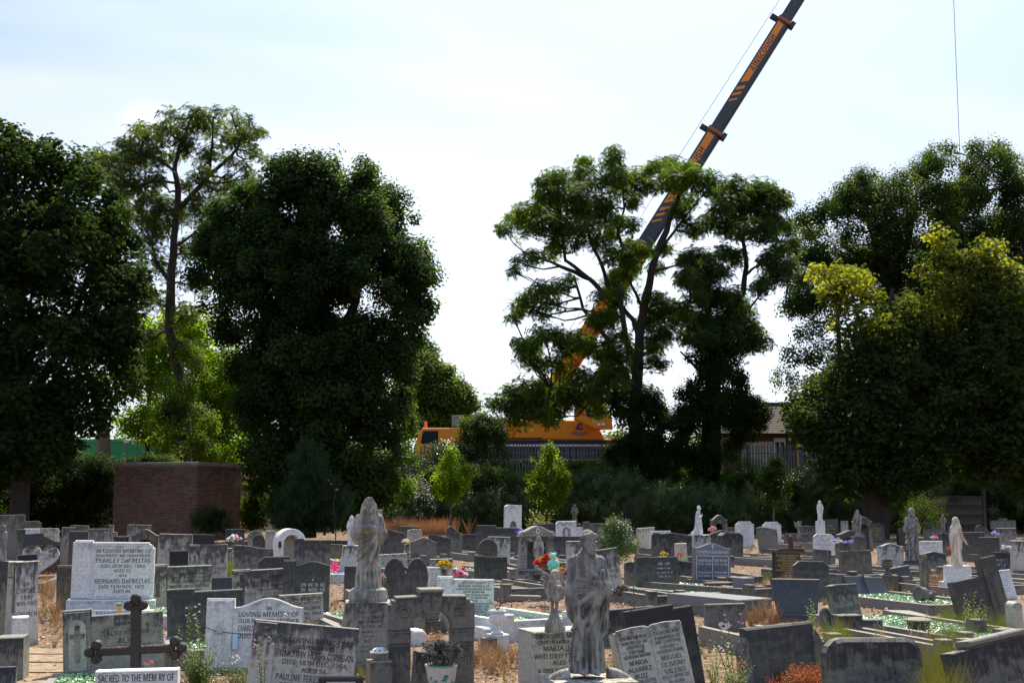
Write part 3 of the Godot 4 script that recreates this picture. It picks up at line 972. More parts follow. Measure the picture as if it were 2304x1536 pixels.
# ---------------------------------------------------------------- trees and hedges
func sprig(kind: String) -> ArrayMesh:
	if cached.has(kind): return cached[kind]
	var r := RandomNumberGenerator.new()
	r.seed = kind.hash()
	var b := MB.new()
	match kind:
		"palmate":                                   # three drooping fans of seven leaflets, about 0.6 m across
			for k in 3:
				var a := TAU * k / 3.0 + r.randf()
				var c := Vector3(cos(a) * 0.16, r.randf_range(-0.06, 0.06), sin(a) * 0.16)
				for i in 7:
					var an := a + (i - 3) * 0.62
					var dir := Vector3(cos(an), -0.55 - r.randf() * 0.3, sin(an)).normalized()
					b.leaf(c, dir, Vector3.UP, 0.21 * (1.0 - absf(i - 3) * 0.13), 0.075, 0.15)
		"broad":                                     # a spray of heart-shaped leaves, 0.5 m
			for i in 11:
				var t := i / 10.0
				var an := i * 2.4
				var p := Vector3(sin(t * 3.0) * 0.05, t * 0.42 - 0.2, cos(t * 2.0) * 0.05) + Vector3(cos(an), 0, sin(an)) * 0.08
				b.leaf(p, Vector3(cos(an), -0.4 + r.randf() * 0.4, sin(an)).normalized(), Vector3.UP, 0.145, 0.12, 0.12)
		"small":                                     # a spray of small oval leaves
			for i in 16:
				var t := i / 15.0
				var an := i * 2.4
				var p := Vector3(0, t * 0.36 - 0.18, 0) + Vector3(cos(an), 0, sin(an)) * (0.03 + 0.08 * r.randf())
				b.leaf(p, Vector3(cos(an), r.randf_range(-0.3, 0.6), sin(an)).normalized(), Vector3.UP, 0.085, 0.05, 0.15)
		"pinnate":                                   # four feathers of paired leaflets
			for k in 4:
				var a := TAU * k / 4.0 + r.randf() * 0.8
				var dir := Vector3(cos(a), 0.15, sin(a)).normalized()
				var side := dir.cross(Vector3.UP).normalized()
				for i in 5:
					var t := (i + 1) / 5.0
					var p := dir * t * 0.30 + Vector3.DOWN * t * t * 0.11
					for s in [-1.0, 1.0]:
						var q: Vector3 = p + (side * s + dir * 0.35).normalized() * 0.088 + Vector3.DOWN * 0.012
						var wd := dir * 0.030
						b.tri(p - wd * 0.4, q, p + wd)
						b.tri(p + wd, q, q - wd * 0.2 + dir * 0.03)
		"needle":                                    # a fine feathery spray
			for i in 22:
				var an := i * 2.4
				var t := i / 21.0
				var p := Vector3(0, t * 0.4 - 0.2, 0)
				b.leaf(p, Vector3(cos(an), 0.7, sin(an)).normalized(), Vector3.UP, 0.11, 0.022, 0.1)
	cached[kind] = b.mesh()
	return cached[kind]


func crown(called: String, parent: Node3D, kind: String, mat: Material, lobes: Array, per: float, size: float, ca: Color, cb: Color, up := 0.6, shell := 0.5) -> void:
	# lobes: [centre, radii]; per: sprigs for each square metre of lobe radius; the crown is a cloud of leafy sprigs through these volumes
	var where := []
	var tints := []
	for l in lobes:
		var c: Vector3 = l[0]
		var r: Vector3 = l[1]
		var n := int(per * (r.x * r.y + r.x * r.z + r.y * r.z) / 3.0) + 3
		var lt := rng.randf()
		for i in n:
			var dir := rdir()
			var k := lerpf(shell, 1.0, sqrt(rng.randf())) * (1.0 + (0.9 * rng.randf() * rng.randf() if rng.randf() < 0.34 else 0.0))
			var p := c + Vector3(dir.x * r.x, dir.y * r.y, dir.z * r.z) * k
			if p.y < 0.05 - parent.position.y: continue
			var y := (dir * (1.0 - up) + Vector3.UP * up + rv(0.45)).normalized()
			var x := y.cross(rdir()).normalized()
			var s := size * rng.randf_range(0.6, 1.25)
			where.append(Transform3D(Basis(x * s, y * s, x.cross(y) * s), p))
			var g := clampf(lt * 0.7 + rng.randf() * 0.5 - 0.1, 0.0, 1.0)
			var col: Color = l[2].lerp(l[3], g) if l.size() > 2 else ca.lerp(cb, g)
			tints.append(col)
	swarm(called, sprig(kind), mat, where, tints, parent)


func limb(b: MB, pts: Array, d: float, off := 0.0, sag := 0.0) -> void:    # pts: [px, py, width in px]
	var P := []
	var R := []
	for i in pts.size() - 1:
		var a := at(pts[i][0], pts[i][1], d + off + sag * i)
		var c := at(pts[i + 1][0], pts[i + 1][1], d + off + sag * (i + 1))
		var wa: float = pts[i][2] * 0.5 * mpp(a)
		var wc: float = pts[i + 1][2] * 0.5 * mpp(c)
		var n := 3
		for k in n + (1 if i == pts.size() - 2 else 0):
			var t := float(k) / n
			P.append(a.lerp(c, t) + rv(0.25) * minf(wa, 0.2) * (0.0 if k == 0 else 1.0))
			R.append(lerpf(wa, wc, t) * rng.randf_range(0.93, 1.07))
	b.tube(P, R, 8)


func twigs(b: MB, lobes: Array, from: Array, n: int) -> void:      # thin boughs from points on the limbs into the lobes
	for l in lobes:
		var c: Vector3 = l[0]
		var best: Vector3 = from[0]
		for f in from:
			if f.distance_to(c) + maxf(f.y - c.y, 0.0) * 2.0 < best.distance_to(c) + maxf(best.y - c.y, 0.0) * 2.0: best = f
		var mid := best.lerp(c, 0.5) + Vector3(0, -0.1, 0) * best.distance_to(c) + rv(0.2)
		b.tube([best, best.lerp(mid, 0.5) + rv(0.1), mid, mid.lerp(c, 0.5) + rv(0.1), c], [0.06, 0.05, 0.042, 0.03, 0.018], 5, false)
		for k in n:
			var e := c + rdir() * (l[1] as Vector3)
			b.tube([mid.lerp(c, rng.randf()), c.lerp(e, 0.4) + rv(0.1), e], [0.022, 0.014, 0.006], 4, false)


func blobs(list: Array, scale: float, ox: float, oy: float, d: float, flat := 0.75, depth := 1.0, spread := 1.2, grow_by := 1.0) -> Array:
	var out := []
	for l in list:
		var off := rng.randf_range(-spread, spread)
		var c := at(ox + l[0] / scale, oy + l[1] / scale, d + off)
		var r: float = l[2] / scale * mpp(c) * grow_by
		out.append([c, Vector3(r, r * flat, r * depth)])
	return out


func filled(poly: Array, d: float, n: int, rmin: float, rmax: float, thick: float) -> Array:
	# lobes spread through a rounded volume that has this outline from the path
	var P := PackedVector2Array()
	for q in poly: P.push_back(Vector2(q[0], q[1]))
	var lo := P[0]
	var hi := P[0]
	for q in P:
		lo = lo.min(q)
		hi = hi.max(q)
	var s := mpp(at((lo.x + hi.x) * 0.5, (lo.y + hi.y) * 0.5, d))
	var out := []
	var tries := 0
	while out.size() < n and tries < n * 60:
		tries += 1
		var p := Vector2(rng.randf_range(lo.x, hi.x), rng.randf_range(lo.y, hi.y))
		if not Geometry2D.is_point_in_polygon(p, P): continue
		var e := 1e9
		for i in P.size():
			e = minf(e, p.distance_to(Geometry2D.get_closest_point_to_segment(p, P[i], P[(i + 1) % P.size()])))
		e *= s
		var r := rng.randf_range(rmin, rmax)
		if e < r * 0.75:
			r = e / 0.75
			if r < rmin * 0.55: continue
		var half := thick * sqrt(clampf(e / (thick * 0.9), 0.05, 1.0))
		var z := rng.randf_range(-1, 1)
		z = signf(z) * sqrt(absf(z)) * maxf(half - r * 0.6, 0.1)
		var c := at(p.x, p.y, d + z)
		out.append([c, Vector3(r, r * 0.8, r)])
	for i in int(n * 0.16 if thick > 1.5 else 0.0):      # the inner boughs
		var p := Vector2(rng.randf_range(lo.x, hi.x), rng.randf_range(lo.y, hi.y))
		if not Geometry2D.is_point_in_polygon(p, P): continue
		var e := 1e9
		for k in P.size():
			e = minf(e, p.distance_to(Geometry2D.get_closest_point_to_segment(p, P[k], P[(k + 1) % P.size()])))
		var r := minf(e * s * 0.6, rmax * 1.2)
		if r > rmin: out.append([at(p.x, p.y, d + rng.randf_range(-0.4, 0.4) * thick), Vector3(r, r, r)])
	return out


func tree(called: String, label: String, px: float, py: float, d: float, category := "tree") -> Node3D:
	var p := at(px, py, d)
	rng.seed = label.hash()
	return thing(called, label, category, Vector3(p.x, bank_height(p.x, p.z) - 0.1, p.z))


func grow(t: Node3D, b: MB, mat: Material) -> void:
	b.xf = Transform3D()
	var m := b.mesh()
	var o := part("trunk", m, mat, t)
	o.position = -t.position


func leafy(t: Node3D, kind: String, mat: Material, lobes: Array, per: float, size: float, ca: Color, cb: Color, up := 0.6, shell := 0.5) -> void:
	for l in lobes: l[0] -= t.position
	crown("crown", t, kind, mat, lobes, per, size, ca, cb, up, shell)
	for l in lobes: l[0] += t.position


func path_points(pts: Array, d: float) -> Array:
	var o := []
	for i in pts.size() - 1:
		for k in 3: o.append(at(lerpf(pts[i][0], pts[i + 1][0], k / 3.0), lerpf(pts[i][1], pts[i + 1][1], k / 3.0), d))
	o.append(at(pts[-1][0], pts[-1][1], d))
	return o


func make_trees() -> void:
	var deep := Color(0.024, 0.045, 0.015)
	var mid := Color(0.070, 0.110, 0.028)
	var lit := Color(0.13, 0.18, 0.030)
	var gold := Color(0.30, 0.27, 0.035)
	# ---- horse chestnut filling the left edge
	var t := tree("chestnut_tree", "huge dense horse chestnut tree filling the left edge", 40, 1150, 48)
	var b := MB.new()
	limb(b, [[40, 1200, 44], [45, 1080, 38], [30, 950, 34], [40, 700, 26], [30, 420, 10]], 48)
	limb(b, [[30, 950, 24], [150, 760, 18], [220, 560, 8]], 48)
	limb(b, [[35, 860, 24], [-80, 700, 18], [-100, 480, 8]], 48)
	grow(t, b, M.bark)
	var l := filled([[-170, 240], [0, 262], [70, 292], [120, 306], [190, 338], [230, 398], [270, 440], [300, 490], [330, 560], [345, 650], [340, 740], [320, 820], [300, 880], [245, 945], [190, 1000], [130, 1060], [0, 1110], [-170, 1110]], 48, 380, 0.32, 0.95, 3.6)
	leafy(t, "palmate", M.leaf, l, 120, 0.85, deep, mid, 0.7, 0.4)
	# ---- tall thin false acacia behind it
	var td := 60.0
	t = tree("acacia_tree", "tall slender false acacia with airy flat layers of leaves between the two dense trees", 412, 1150, td)
	b = MB.new()
	var tr := [[412, 1190, 32], [415, 950, 29], [405, 850, 25], [380, 740, 23], [385, 610, 18], [395, 500, 15], [400, 430, 14], [392, 385, 11], [400, 340, 8], [430, 262, 4]]
	var tl := [[[398, 480, 13], [430, 440, 12], [470, 395, 10], [520, 350, 7], [552, 308, 4]], [[470, 395, 7], [475, 340, 6], [480, 288, 3]], [[392, 385, 8], [360, 360, 6], [325, 352, 3]], [[396, 412, 7], [350, 405, 5], [310, 420, 3]], [[384, 640, 12], [350, 590, 8], [340, 545, 4]], [[384, 560, 9], [430, 530, 6], [460, 500, 3]]]
	var src := path_points(tr.slice(3), td)
	limb(b, tr, td)
	for k in tl:
		limb(b, k, td, 0.0, rng.randf_range(-0.5, 0.5))
		src.append_array(path_points(k, td))
	l = blobs([[1220, 130, 70], [1370, 90, 50], [1450, 130, 70], [1560, 110, 60], [1660, 100, 50], [1700, 170, 60], [1790, 160, 40], [1830, 240, 60], [1880, 270, 50], [1750, 280, 80], [1650, 300, 80], [1560, 220, 80], [1430, 200, 90], [1320, 200, 90], [1180, 210, 90], [1060, 250, 90], [980, 220, 50], [960, 330, 100], [870, 320, 50], [1090, 350, 90], [1000, 420, 110], [870, 440, 100], [760, 430, 80], [690, 390, 60], [800, 520, 90], [720, 500, 80], [920, 520, 80], [1200, 300, 80], [1340, 360, 70], [1480, 400, 60], [1570, 370, 70], [1800, 370, 70], [1750, 500, 60], [1650, 560, 60], [1450, 470, 60], [1400, 570, 50], [1060, 620, 80], [960, 590, 70], [1160, 600, 50], [1000, 690, 50], [1150, 780, 80], [1180, 860, 80], [1120, 920, 60], [1350, 760, 60], [1240, 900, 60], [900, 620, 70], [880, 700, 70], [1050, 760, 70], [1120, 700, 60], [1500, 540, 60], [1560, 640, 70], [1480, 640, 60], [1700, 640, 60], [1800, 560, 60], [1850, 420, 50], [1640, 460, 60], [1250, 420, 60], [1330, 300, 70], [1150, 460, 60], [1120, 560, 70], [1320, 620, 60], [1300, 840, 60], [1080, 860, 70], [820, 600, 60], [1420, 720, 60]], 3.2, 0, 220, td, 0.66, 1.2, 1.7, 1.25)
	l.append_array(blobs([[350, 520, 40], [330, 560, 44], [365, 600, 40], [430, 560, 44], [440, 640, 40], [350, 680, 40], [420, 710, 40], [370, 470, 44], [450, 480, 46], [500, 470, 44], [540, 440, 40], [400, 780, 36], [340, 760, 40], [300, 480, 40], [480, 560, 40]], 1.0, 0, 0, td, 0.8, 1.2, 1.2))
	twigs(b, l, src, 2)
	grow(t, b, M.bark)
	leafy(t, "pinnate", M.leaf, l, 88, 0.95, Color(0.055, 0.085, 0.022), Color(0.13, 0.15, 0.04), 0.45, 0.1)
	# ---- the broad dark lime
	t = tree("lime_tree", "broad dark lime tree with a dense rounded crown left of the open sky", 690, 1180, 50)
	b = MB.new()
	limb(b, [[690, 1210, 46], [690, 1000, 40], [700, 760, 30], [705, 420, 8]], 50)
	limb(b, [[695, 900, 24], [800, 680, 18], [840, 420, 6]], 50)
	limb(b, [[690, 850, 24], [560, 650, 18], [520, 500, 6]], 50)
	grow(t, b, M.bark)
	l = filled([[430, 560], [470, 450], [540, 420], [590, 400], [600, 362], [660, 342], [745, 345], [785, 410], [822, 338], [852, 344], [890, 400], [925, 450], [960, 530], [988, 590], [992, 660], [965, 720], [945, 780], [930, 860], [915, 930], [905, 1000], [912, 1080], [870, 1130], [800, 1185], [640, 1185], [560, 1120], [540, 1000], [520, 860], [490, 760], [450, 690], [410, 640]], 50, 430, 0.28, 0.82, 3.4)
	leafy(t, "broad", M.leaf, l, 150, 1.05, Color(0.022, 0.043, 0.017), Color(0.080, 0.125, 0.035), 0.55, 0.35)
	# ---- sunlit young growth seen between them
	t = tree("sycamore_tree", "bright green sunlit tree behind the slender acacia", 300, 1100, 67)
	b = MB.new()
	for q in [[330, 335, 345, 740], [450, 455, 440, 720], [500, 505, 490, 800]]:
		b = MB.new()
		limb(b, [[q[0], 1090, 11], [q[1], 890, 9], [q[2], q[3], 3]], 67)
		grow(t, b, M.bark)
	l = filled([[255, 800], [330, 715], [420, 680], [480, 690], [545, 810], [575, 900], [590, 1060], [420, 1050], [300, 985], [250, 985], [255, 900]], 67, 150, 0.6, 1.2, 2.2)
	leafy(t, "broad", M.leaf_bright, l, 60, 1.05, Color(0.17, 0.25, 0.035), Color(0.42, 0.50, 0.07), 0.6, 0.3)
	t = tree("plane_tree", "stout pale plane trunk before the green hoarding", 231, 1080, 63)
	b = MB.new()
	limb(b, [[231, 1060, 34], [231, 990, 30], [228, 940, 28]], 63)
	limb(b, [[226, 945, 20], [212, 890, 16], [190, 820, 10]], 63)
	limb(b, [[234, 945, 14], [252, 905, 11], [275, 850, 6]], 63)
	grow(t, b, M.bark_pale)
	l = blobs([[180, 820, 40], [230, 840, 30], [290, 840, 34], [150, 880, 34], [200, 780, 44]], 1.0, 0, 0, 63, 0.8, 1.0, 0.6)
	leafy(t, "broad", M.leaf, l, 90, 1.0, mid, lit, 0.6, 0.3)
	# ---- round tree beyond the crane cab
	t = tree("round_tree", "rounded mid green tree beyond the crane, right of the dark lime", 985, 1060, 104)
	b = MB.new()
	limb(b, [[985, 1090, 18], [985, 950, 14], [980, 840, 6]], 104)
	grow(t, b, M.bark)
	l = filled([[880, 770], [925, 752], [970, 772], [1010, 825], [1050, 868], [1082, 912], [1062, 965], [985, 990], [900, 980]], 104, 90, 0.8, 1.5, 3.2)
	leafy(t, "broad", M.leaf, l, 60, 1.7, Color(0.07, 0.12, 0.024), Color(0.14, 0.19, 0.03), 0.6, 0.4)
	# ---- the open false acacia before the crane
	td = 66.0
	t = tree("acacia_tree", "spreading false acacia with open layered crown standing before the crane", 1434, 1080, td)
	b = MB.new()
	var main := [[1432, 1120, 44], [1428, 1000, 36], [1430, 900, 30], [1436, 830, 26], [1440, 740, 22], [1456, 660, 20], [1468, 600, 18], [1500, 520, 14], [1520, 460, 11], [1540, 410, 6]]
	var lim := [[[1434, 860, 16], [1408, 760, 14], [1398, 690, 12], [1392, 640, 9]], [[1440, 760, 14], [1426, 720, 12], [1400, 690, 9]], [[1400, 690, 13], [1355, 657, 12], [1328, 628, 11], [1278, 606, 9], [1230, 585, 5]], [[1330, 630, 9], [1272, 585, 8], [1266, 530, 5], [1262, 480, 3]], [[1425, 880, 12], [1372, 770, 11], [1345, 735, 10], [1312, 695, 8], [1292, 620, 5]], [[1372, 655, 10], [1354, 595, 8], [1330, 545, 6], [1310, 470, 3]], [[1420, 600, 9], [1390, 523, 7], [1405, 470, 5], [1400, 400, 3]], [[1480, 570, 8], [1540, 490, 5], [1580, 440, 3]], [[1450, 700, 8], [1420, 640, 7], [1412, 570, 5]], [[1470, 612, 7], [1510, 600, 5], [1545, 592, 3]], [[1430, 930, 10], [1370, 905, 8], [1300, 880, 6], [1240, 870, 3]]]
	src = path_points(main.slice(3), td)
	limb(b, main, td)
	for k in lim:
		limb(b, k, td, 0.0, rng.randf_range(-0.5, 0.5))
		src.append_array(path_points(k, td))
	l = blobs([[960, 70, 70], [960, 160, 90], [760, 140, 60], [720, 240, 110], [560, 250, 90], [460, 300, 60], [430, 400, 60], [540, 380, 110], [700, 380, 120], [880, 300, 100], [1000, 250, 90], [1130, 240, 90], [1250, 190, 80], [1350, 170, 90], [1450, 200, 110], [1560, 240, 80], [1640, 300, 110], [1720, 370, 80], [1400, 280, 110], [1220, 330, 90], [1050, 330, 90], [900, 430, 100], [800, 500, 120], [650, 480, 120], [480, 470, 110], [330, 490, 90], [260, 540, 80], [170, 620, 60], [330, 590, 110], [480, 600, 120], [620, 620, 110], [760, 620, 110], [560, 720, 80], [900, 540, 90], [1100, 420, 70], [1000, 560, 60], [1080, 590, 70], [940, 650, 80], [850, 720, 80], [1100, 730, 70], [700, 740, 60], [520, 790, 80], [380, 820, 80], [290, 870, 60], [240, 930, 50], [960, 810, 100], [1080, 850, 80], [1170, 790, 70], [1000, 960, 100], [960, 1050, 100], [860, 1110, 60], [1330, 770, 60], [1280, 900, 70], [1500, 600, 80], [1560, 640, 60], [1440, 500, 80], [1500, 420, 70]], 3.2, 1080, 320, td, 0.66, 1.2, 1.9, 1.22)
	l.append_array(blobs([[450, 1060, 90], [360, 1120, 90], [280, 1190, 80], [240, 1260, 50], [560, 1040, 80], [640, 990, 50], [420, 1230, 70], [500, 1150, 70], [1250, 1130, 90], [1330, 1220, 110], [1420, 1250, 90], [1200, 1300, 90], [1330, 1350, 90], [950, 1250, 90], [850, 1270, 70], [1000, 1400, 80], [480, 1400, 120], [620, 1430, 120], [750, 1450, 100], [330, 1480, 70], [270, 1440, 40], [1480, 1240, 60]], 3.2, 1080, 320, td, 0.66, 1.2, 1.6, 1.22))
	l.append_array(blobs([[900, 80, 70], [960, 200, 60], [880, 160, 80], [1420, 150, 90], [1500, 230, 90], [1400, 300, 80], [1750, 200, 60], [1820, 220, 50], [1720, 100, 90], [1580, 380, 100], [650, 480, 60], [760, 440, 80], [850, 400, 90], [950, 420, 80], [800, 520, 80], [920, 540, 80], [1040, 450, 70], [1150, 430, 70], [1280, 430, 80], [1050, 590, 70], [1000, 520, 80], [1420, 400, 70], [1370, 520, 60], [1700, 420, 80]], 3.072, 900, 750, td, 0.85, 1.2, 1.4, 1.3))
	l.append_array(blobs([[1255, 820, 40], [1300, 850, 44], [1225, 870, 40], [1280, 905, 44], [1340, 880, 40], [1350, 720, 36], [1385, 670, 34], [1330, 780, 36], [1420, 600, 30], [1395, 790, 38], [1190, 900, 36], [1160, 930, 34], [1380, 850, 40], [1480, 760, 36], [1500, 690, 34]], 1.0, 0, 0, td, 0.7, 1.2, 1.6))
	twigs(b, l, src, 4)
	grow(t, b, M.bark)
	leafy(t, "pinnate", M.leaf, l, 140, 0.95, Color(0.055, 0.09, 0.018), Color(0.15, 0.20, 0.034), 0.45, 0.1)
	# ---- its taller, narrower neighbour
	t = tree("acacia_tree", "narrow dark false acacia with an ivy covered trunk right of the crane", 1606, 1080, td)
	b = MB.new()
	main = [[1602, 1120, 50], [1600, 1000, 46], [1604, 880, 40], [1612, 760, 32], [1640, 700, 20], [1672, 660, 14], [1680, 600, 11], [1672, 540, 8], [1680, 470, 4]]
	lim = [[[1612, 770, 18], [1590, 690, 12], [1570, 630, 7], [1550, 590, 3]], [[1610, 790, 12], [1640, 740, 9], [1690, 690, 5], [1730, 640, 3]], [[1676, 620, 8], [1700, 600, 5], [1730, 585, 3]], [[1604, 860, 12], [1560, 820, 7], [1530, 790, 4]]]
	src = path_points(main.slice(3), td)
	limb(b, main, td)
	for k in lim:
		limb(b, k, td, 0.0, rng.randf_range(-0.5, 0.5))
		src.append_array(path_points(k, td))
	l = blobs([[1830, 310, 80], [1950, 380, 100], [2050, 340, 90], [2130, 390, 90], [2180, 450, 70], [1850, 450, 110], [1990, 500, 120], [2100, 560, 100], [1730, 480, 80], [1650, 570, 80], [1780, 600, 100], [1900, 640, 90], [2050, 660, 100], [2200, 620, 80], [1760, 800, 80], [1850, 830, 70], [1560, 830, 100], [1480, 850, 70], [1640, 900, 110], [1500, 960, 90], [1600, 1020, 110], [1720, 950, 90], [1460, 1010, 50], [1550, 1120, 90], [1680, 1110, 110], [1800, 1120, 110], [1880, 1180, 80], [2030, 1030, 80], [2120, 960, 80], [2080, 850, 80], [1480, 1180, 50], [1560, 1270, 100], [1680, 1290, 120], [1800, 1290, 110], [1900, 1280, 90], [1960, 1360, 90], [2030, 1430, 80], [1500, 1380, 90], [1620, 1430, 130], [1760, 1430, 130], [1880, 1450, 110], [2200, 900, 90], [2250, 750, 80], [2150, 780, 70]], 3.2, 1080, 320, td, 0.72, 1.2, 1.7, 1.22)
	twigs(b, l, src, 2)
	grow(t, b, M.bark)
	leafy(t, "pinnate", M.leaf, l, 170, 0.95, Color(0.04, 0.07, 0.018), Color(0.10, 0.14, 0.03), 0.45, 0.1)
	# ---- oak behind on the right
	t = tree("oak_tree", "large dark oak with lumpy crown against the sky on the right", 1992, 1080, 72)
	b = MB.new()
	main = [[1990, 1120, 52], [1990, 900, 44], [1995, 720, 34], [1998, 650, 24]]
	lim = [[[1998, 660, 18], [1985, 600, 13], [1960, 520, 8], [1940, 420, 3]], [[1998, 650, 18], [2040, 560, 13], [2060, 470, 8], [2070, 380, 3]], [[1996, 700, 18], [2120, 560, 12], [2200, 430, 7], [2230, 350, 3]], [[1992, 720, 14], [1920, 640, 9], [1850, 560, 5], [1810, 500, 3]], [[1992, 760, 10], [1900, 740, 6], [1830, 720, 4], [1770, 690, 2]], [[2060, 640, 14], [2250, 560, 8], [2330, 450, 4]]]
	src = path_points(main.slice(1), 72)
	limb(b, main, 72)
	for k in lim:
		limb(b, k, 72, 0.0, rng.randf_range(-0.6, 0.6))
		src.append_array(path_points(k, 72))
	l = filled([[1785, 480], [1840, 447], [1872, 420], [1903, 400], [1905, 368], [1945, 345], [1985, 362], [1998, 335], [2060, 352], [2085, 328], [2150, 318], [2210, 310], [2265, 316], [2304, 340], [2420, 330], [2480, 500], [2480, 1060], [1930, 1060], [1900, 930], [1960, 740], [1900, 640], [1850, 720], [1800, 770], [1755, 730], [1765, 600]], 72, 430, 0.55, 1.1, 3.6)
	l.append_array(blobs([[1790, 800, 34], [1770, 850, 40], [1800, 900, 30], [1830, 800, 36], [1850, 735, 38], [1880, 690, 38], [1860, 780, 36], [1820, 745, 32], [1880, 840, 40], [1840, 860, 36]], 1.0, 0, 0, 70, 0.8, 1.0, 0.8))
	twigs(b, l, src, 1)
	grow(t, b, M.bark)
	leafy(t, "broad", M.leaf, l, 84, 1.0, Color(0.040, 0.066, 0.020), Color(0.10, 0.135, 0.032), 0.5, 0.3)
	# ---- horse chestnut in front of it, its upper leaves turning
	t = tree("chestnut_tree", "horse chestnut with yellowing upper leaves in front of the oak", 1972, 1180, 53)
	b = MB.new()
	limb(b, [[1972, 1215, 66], [1972, 1130, 56], [1975, 1000, 44], [1990, 800, 26], [2010, 650, 8]], 53)
	limb(b, [[1975, 1000, 28], [2130, 800, 18], [2140, 560, 5]], 53)
	limb(b, [[2130, 830, 16], [2260, 700, 10], [2270, 580, 4]], 53)
	limb(b, [[1978, 980, 20], [1890, 800, 12], [1880, 640, 4]], 53)
	grow(t, b, M.bark)
	l = filled([[1812, 605], [1850, 582], [1900, 588], [1960, 603], [1985, 660], [2010, 700], [2040, 640], [2055, 565], [2090, 500], [2130, 490], [2150, 545], [2230, 520], [2262, 560], [2290, 610], [2340, 640], [2440, 700], [2460, 1000], [2400, 1100], [2304, 1130], [2250, 1095], [2150, 1075], [2100, 1095], [2060, 1130], [2000, 1135], [1930, 1120], [1860, 1110], [1830, 1020], [1765, 960], [1745, 905], [1800, 860], [1850, 800], [1860, 700]], 53, 330, 0.5, 1.0, 3.0)
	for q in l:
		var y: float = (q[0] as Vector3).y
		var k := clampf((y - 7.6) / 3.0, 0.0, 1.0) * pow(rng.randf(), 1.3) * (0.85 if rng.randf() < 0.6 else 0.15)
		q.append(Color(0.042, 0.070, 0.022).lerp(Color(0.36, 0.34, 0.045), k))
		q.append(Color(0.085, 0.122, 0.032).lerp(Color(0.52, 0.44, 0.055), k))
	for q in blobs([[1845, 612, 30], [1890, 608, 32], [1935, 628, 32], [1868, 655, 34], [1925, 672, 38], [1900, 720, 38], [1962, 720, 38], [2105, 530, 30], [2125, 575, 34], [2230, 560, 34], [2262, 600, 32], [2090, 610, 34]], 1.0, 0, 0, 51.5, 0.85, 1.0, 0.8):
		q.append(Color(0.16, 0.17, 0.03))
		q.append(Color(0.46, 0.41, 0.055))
		l.append(q)
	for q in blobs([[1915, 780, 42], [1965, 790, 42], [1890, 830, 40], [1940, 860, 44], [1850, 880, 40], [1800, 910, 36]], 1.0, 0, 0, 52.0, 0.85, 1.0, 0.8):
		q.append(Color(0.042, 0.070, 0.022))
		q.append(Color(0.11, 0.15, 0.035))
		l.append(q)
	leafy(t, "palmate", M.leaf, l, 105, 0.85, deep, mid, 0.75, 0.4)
	# ---- ivy round the acacia trunks
	t = tree("ivy_mass", "dark ivy smothering the trunk of the spreading acacia before the crane", 1430, 1080, 65, "ivy")
	l = filled([[1375, 880], [1480, 880], [1505, 930], [1500, 1080], [1350, 1080], [1370, 960]], 65, 70, 0.35, 0.7, 1.2)
	leafy(t, "broad", M.leaf, l, 190, 0.85, deep, Color(0.06, 0.09, 0.022), 0.4, 0.3)
	t = tree("ivy_mass", "dark ivy wrapped round the trunk of the narrow acacia", 1606, 1080, 65, "ivy")
	l = filled([[1560, 750], [1655, 770], [1690, 880], [1700, 930], [1640, 1090], [1520, 1090], [1515, 900]], 65, 90, 0.35, 0.7, 1.2)
	leafy(t, "broad", M.leaf, l, 190, 0.85, deep, Color(0.05, 0.08, 0.02), 0.4, 0.3)
	# ---- hedge along the boundary, glossy where the sun grazes its top
	t = thing("hedge", "long dark ivy hedge along the back of the cemetery", "hedge", Vector3(9, 0, -61))
	l = []
	for i in 230:
		var px := rng.randf_range(850, 2480)
		var top := 1092.0 + 12.0 * sin(px * 0.013) + (10.0 if px > 1500 else 0.0)
		var py := rng.randf_range(top, 1196)
		l.append([at(px, py, rng.randf_range(60.2, 62.2)), Vector3.ONE * rng.randf_range(0.45, 0.75)])
	leafy(t, "small", M.leaf_gloss, l, 300, 0.85, Color(0.036, 0.062, 0.018), Color(0.11, 0.16, 0.036), 0.5, 0.45)
	t = thing("undergrowth", "dark shrubs under the chestnut tree at the left edge behind the graves", "shrubbery", Vector3(-21, 0, -56))
	l = filled([[-120, 1020], [60, 1060], [180, 1000], [262, 1030], [262, 1195], [-120, 1195]], 57.5, 60, 0.5, 1.0, 1.4)
	leafy(t, "broad", M.leaf, l, 120, 0.85, Color(0.034, 0.06, 0.02), Color(0.08, 0.12, 0.028), 0.6, 0.4)
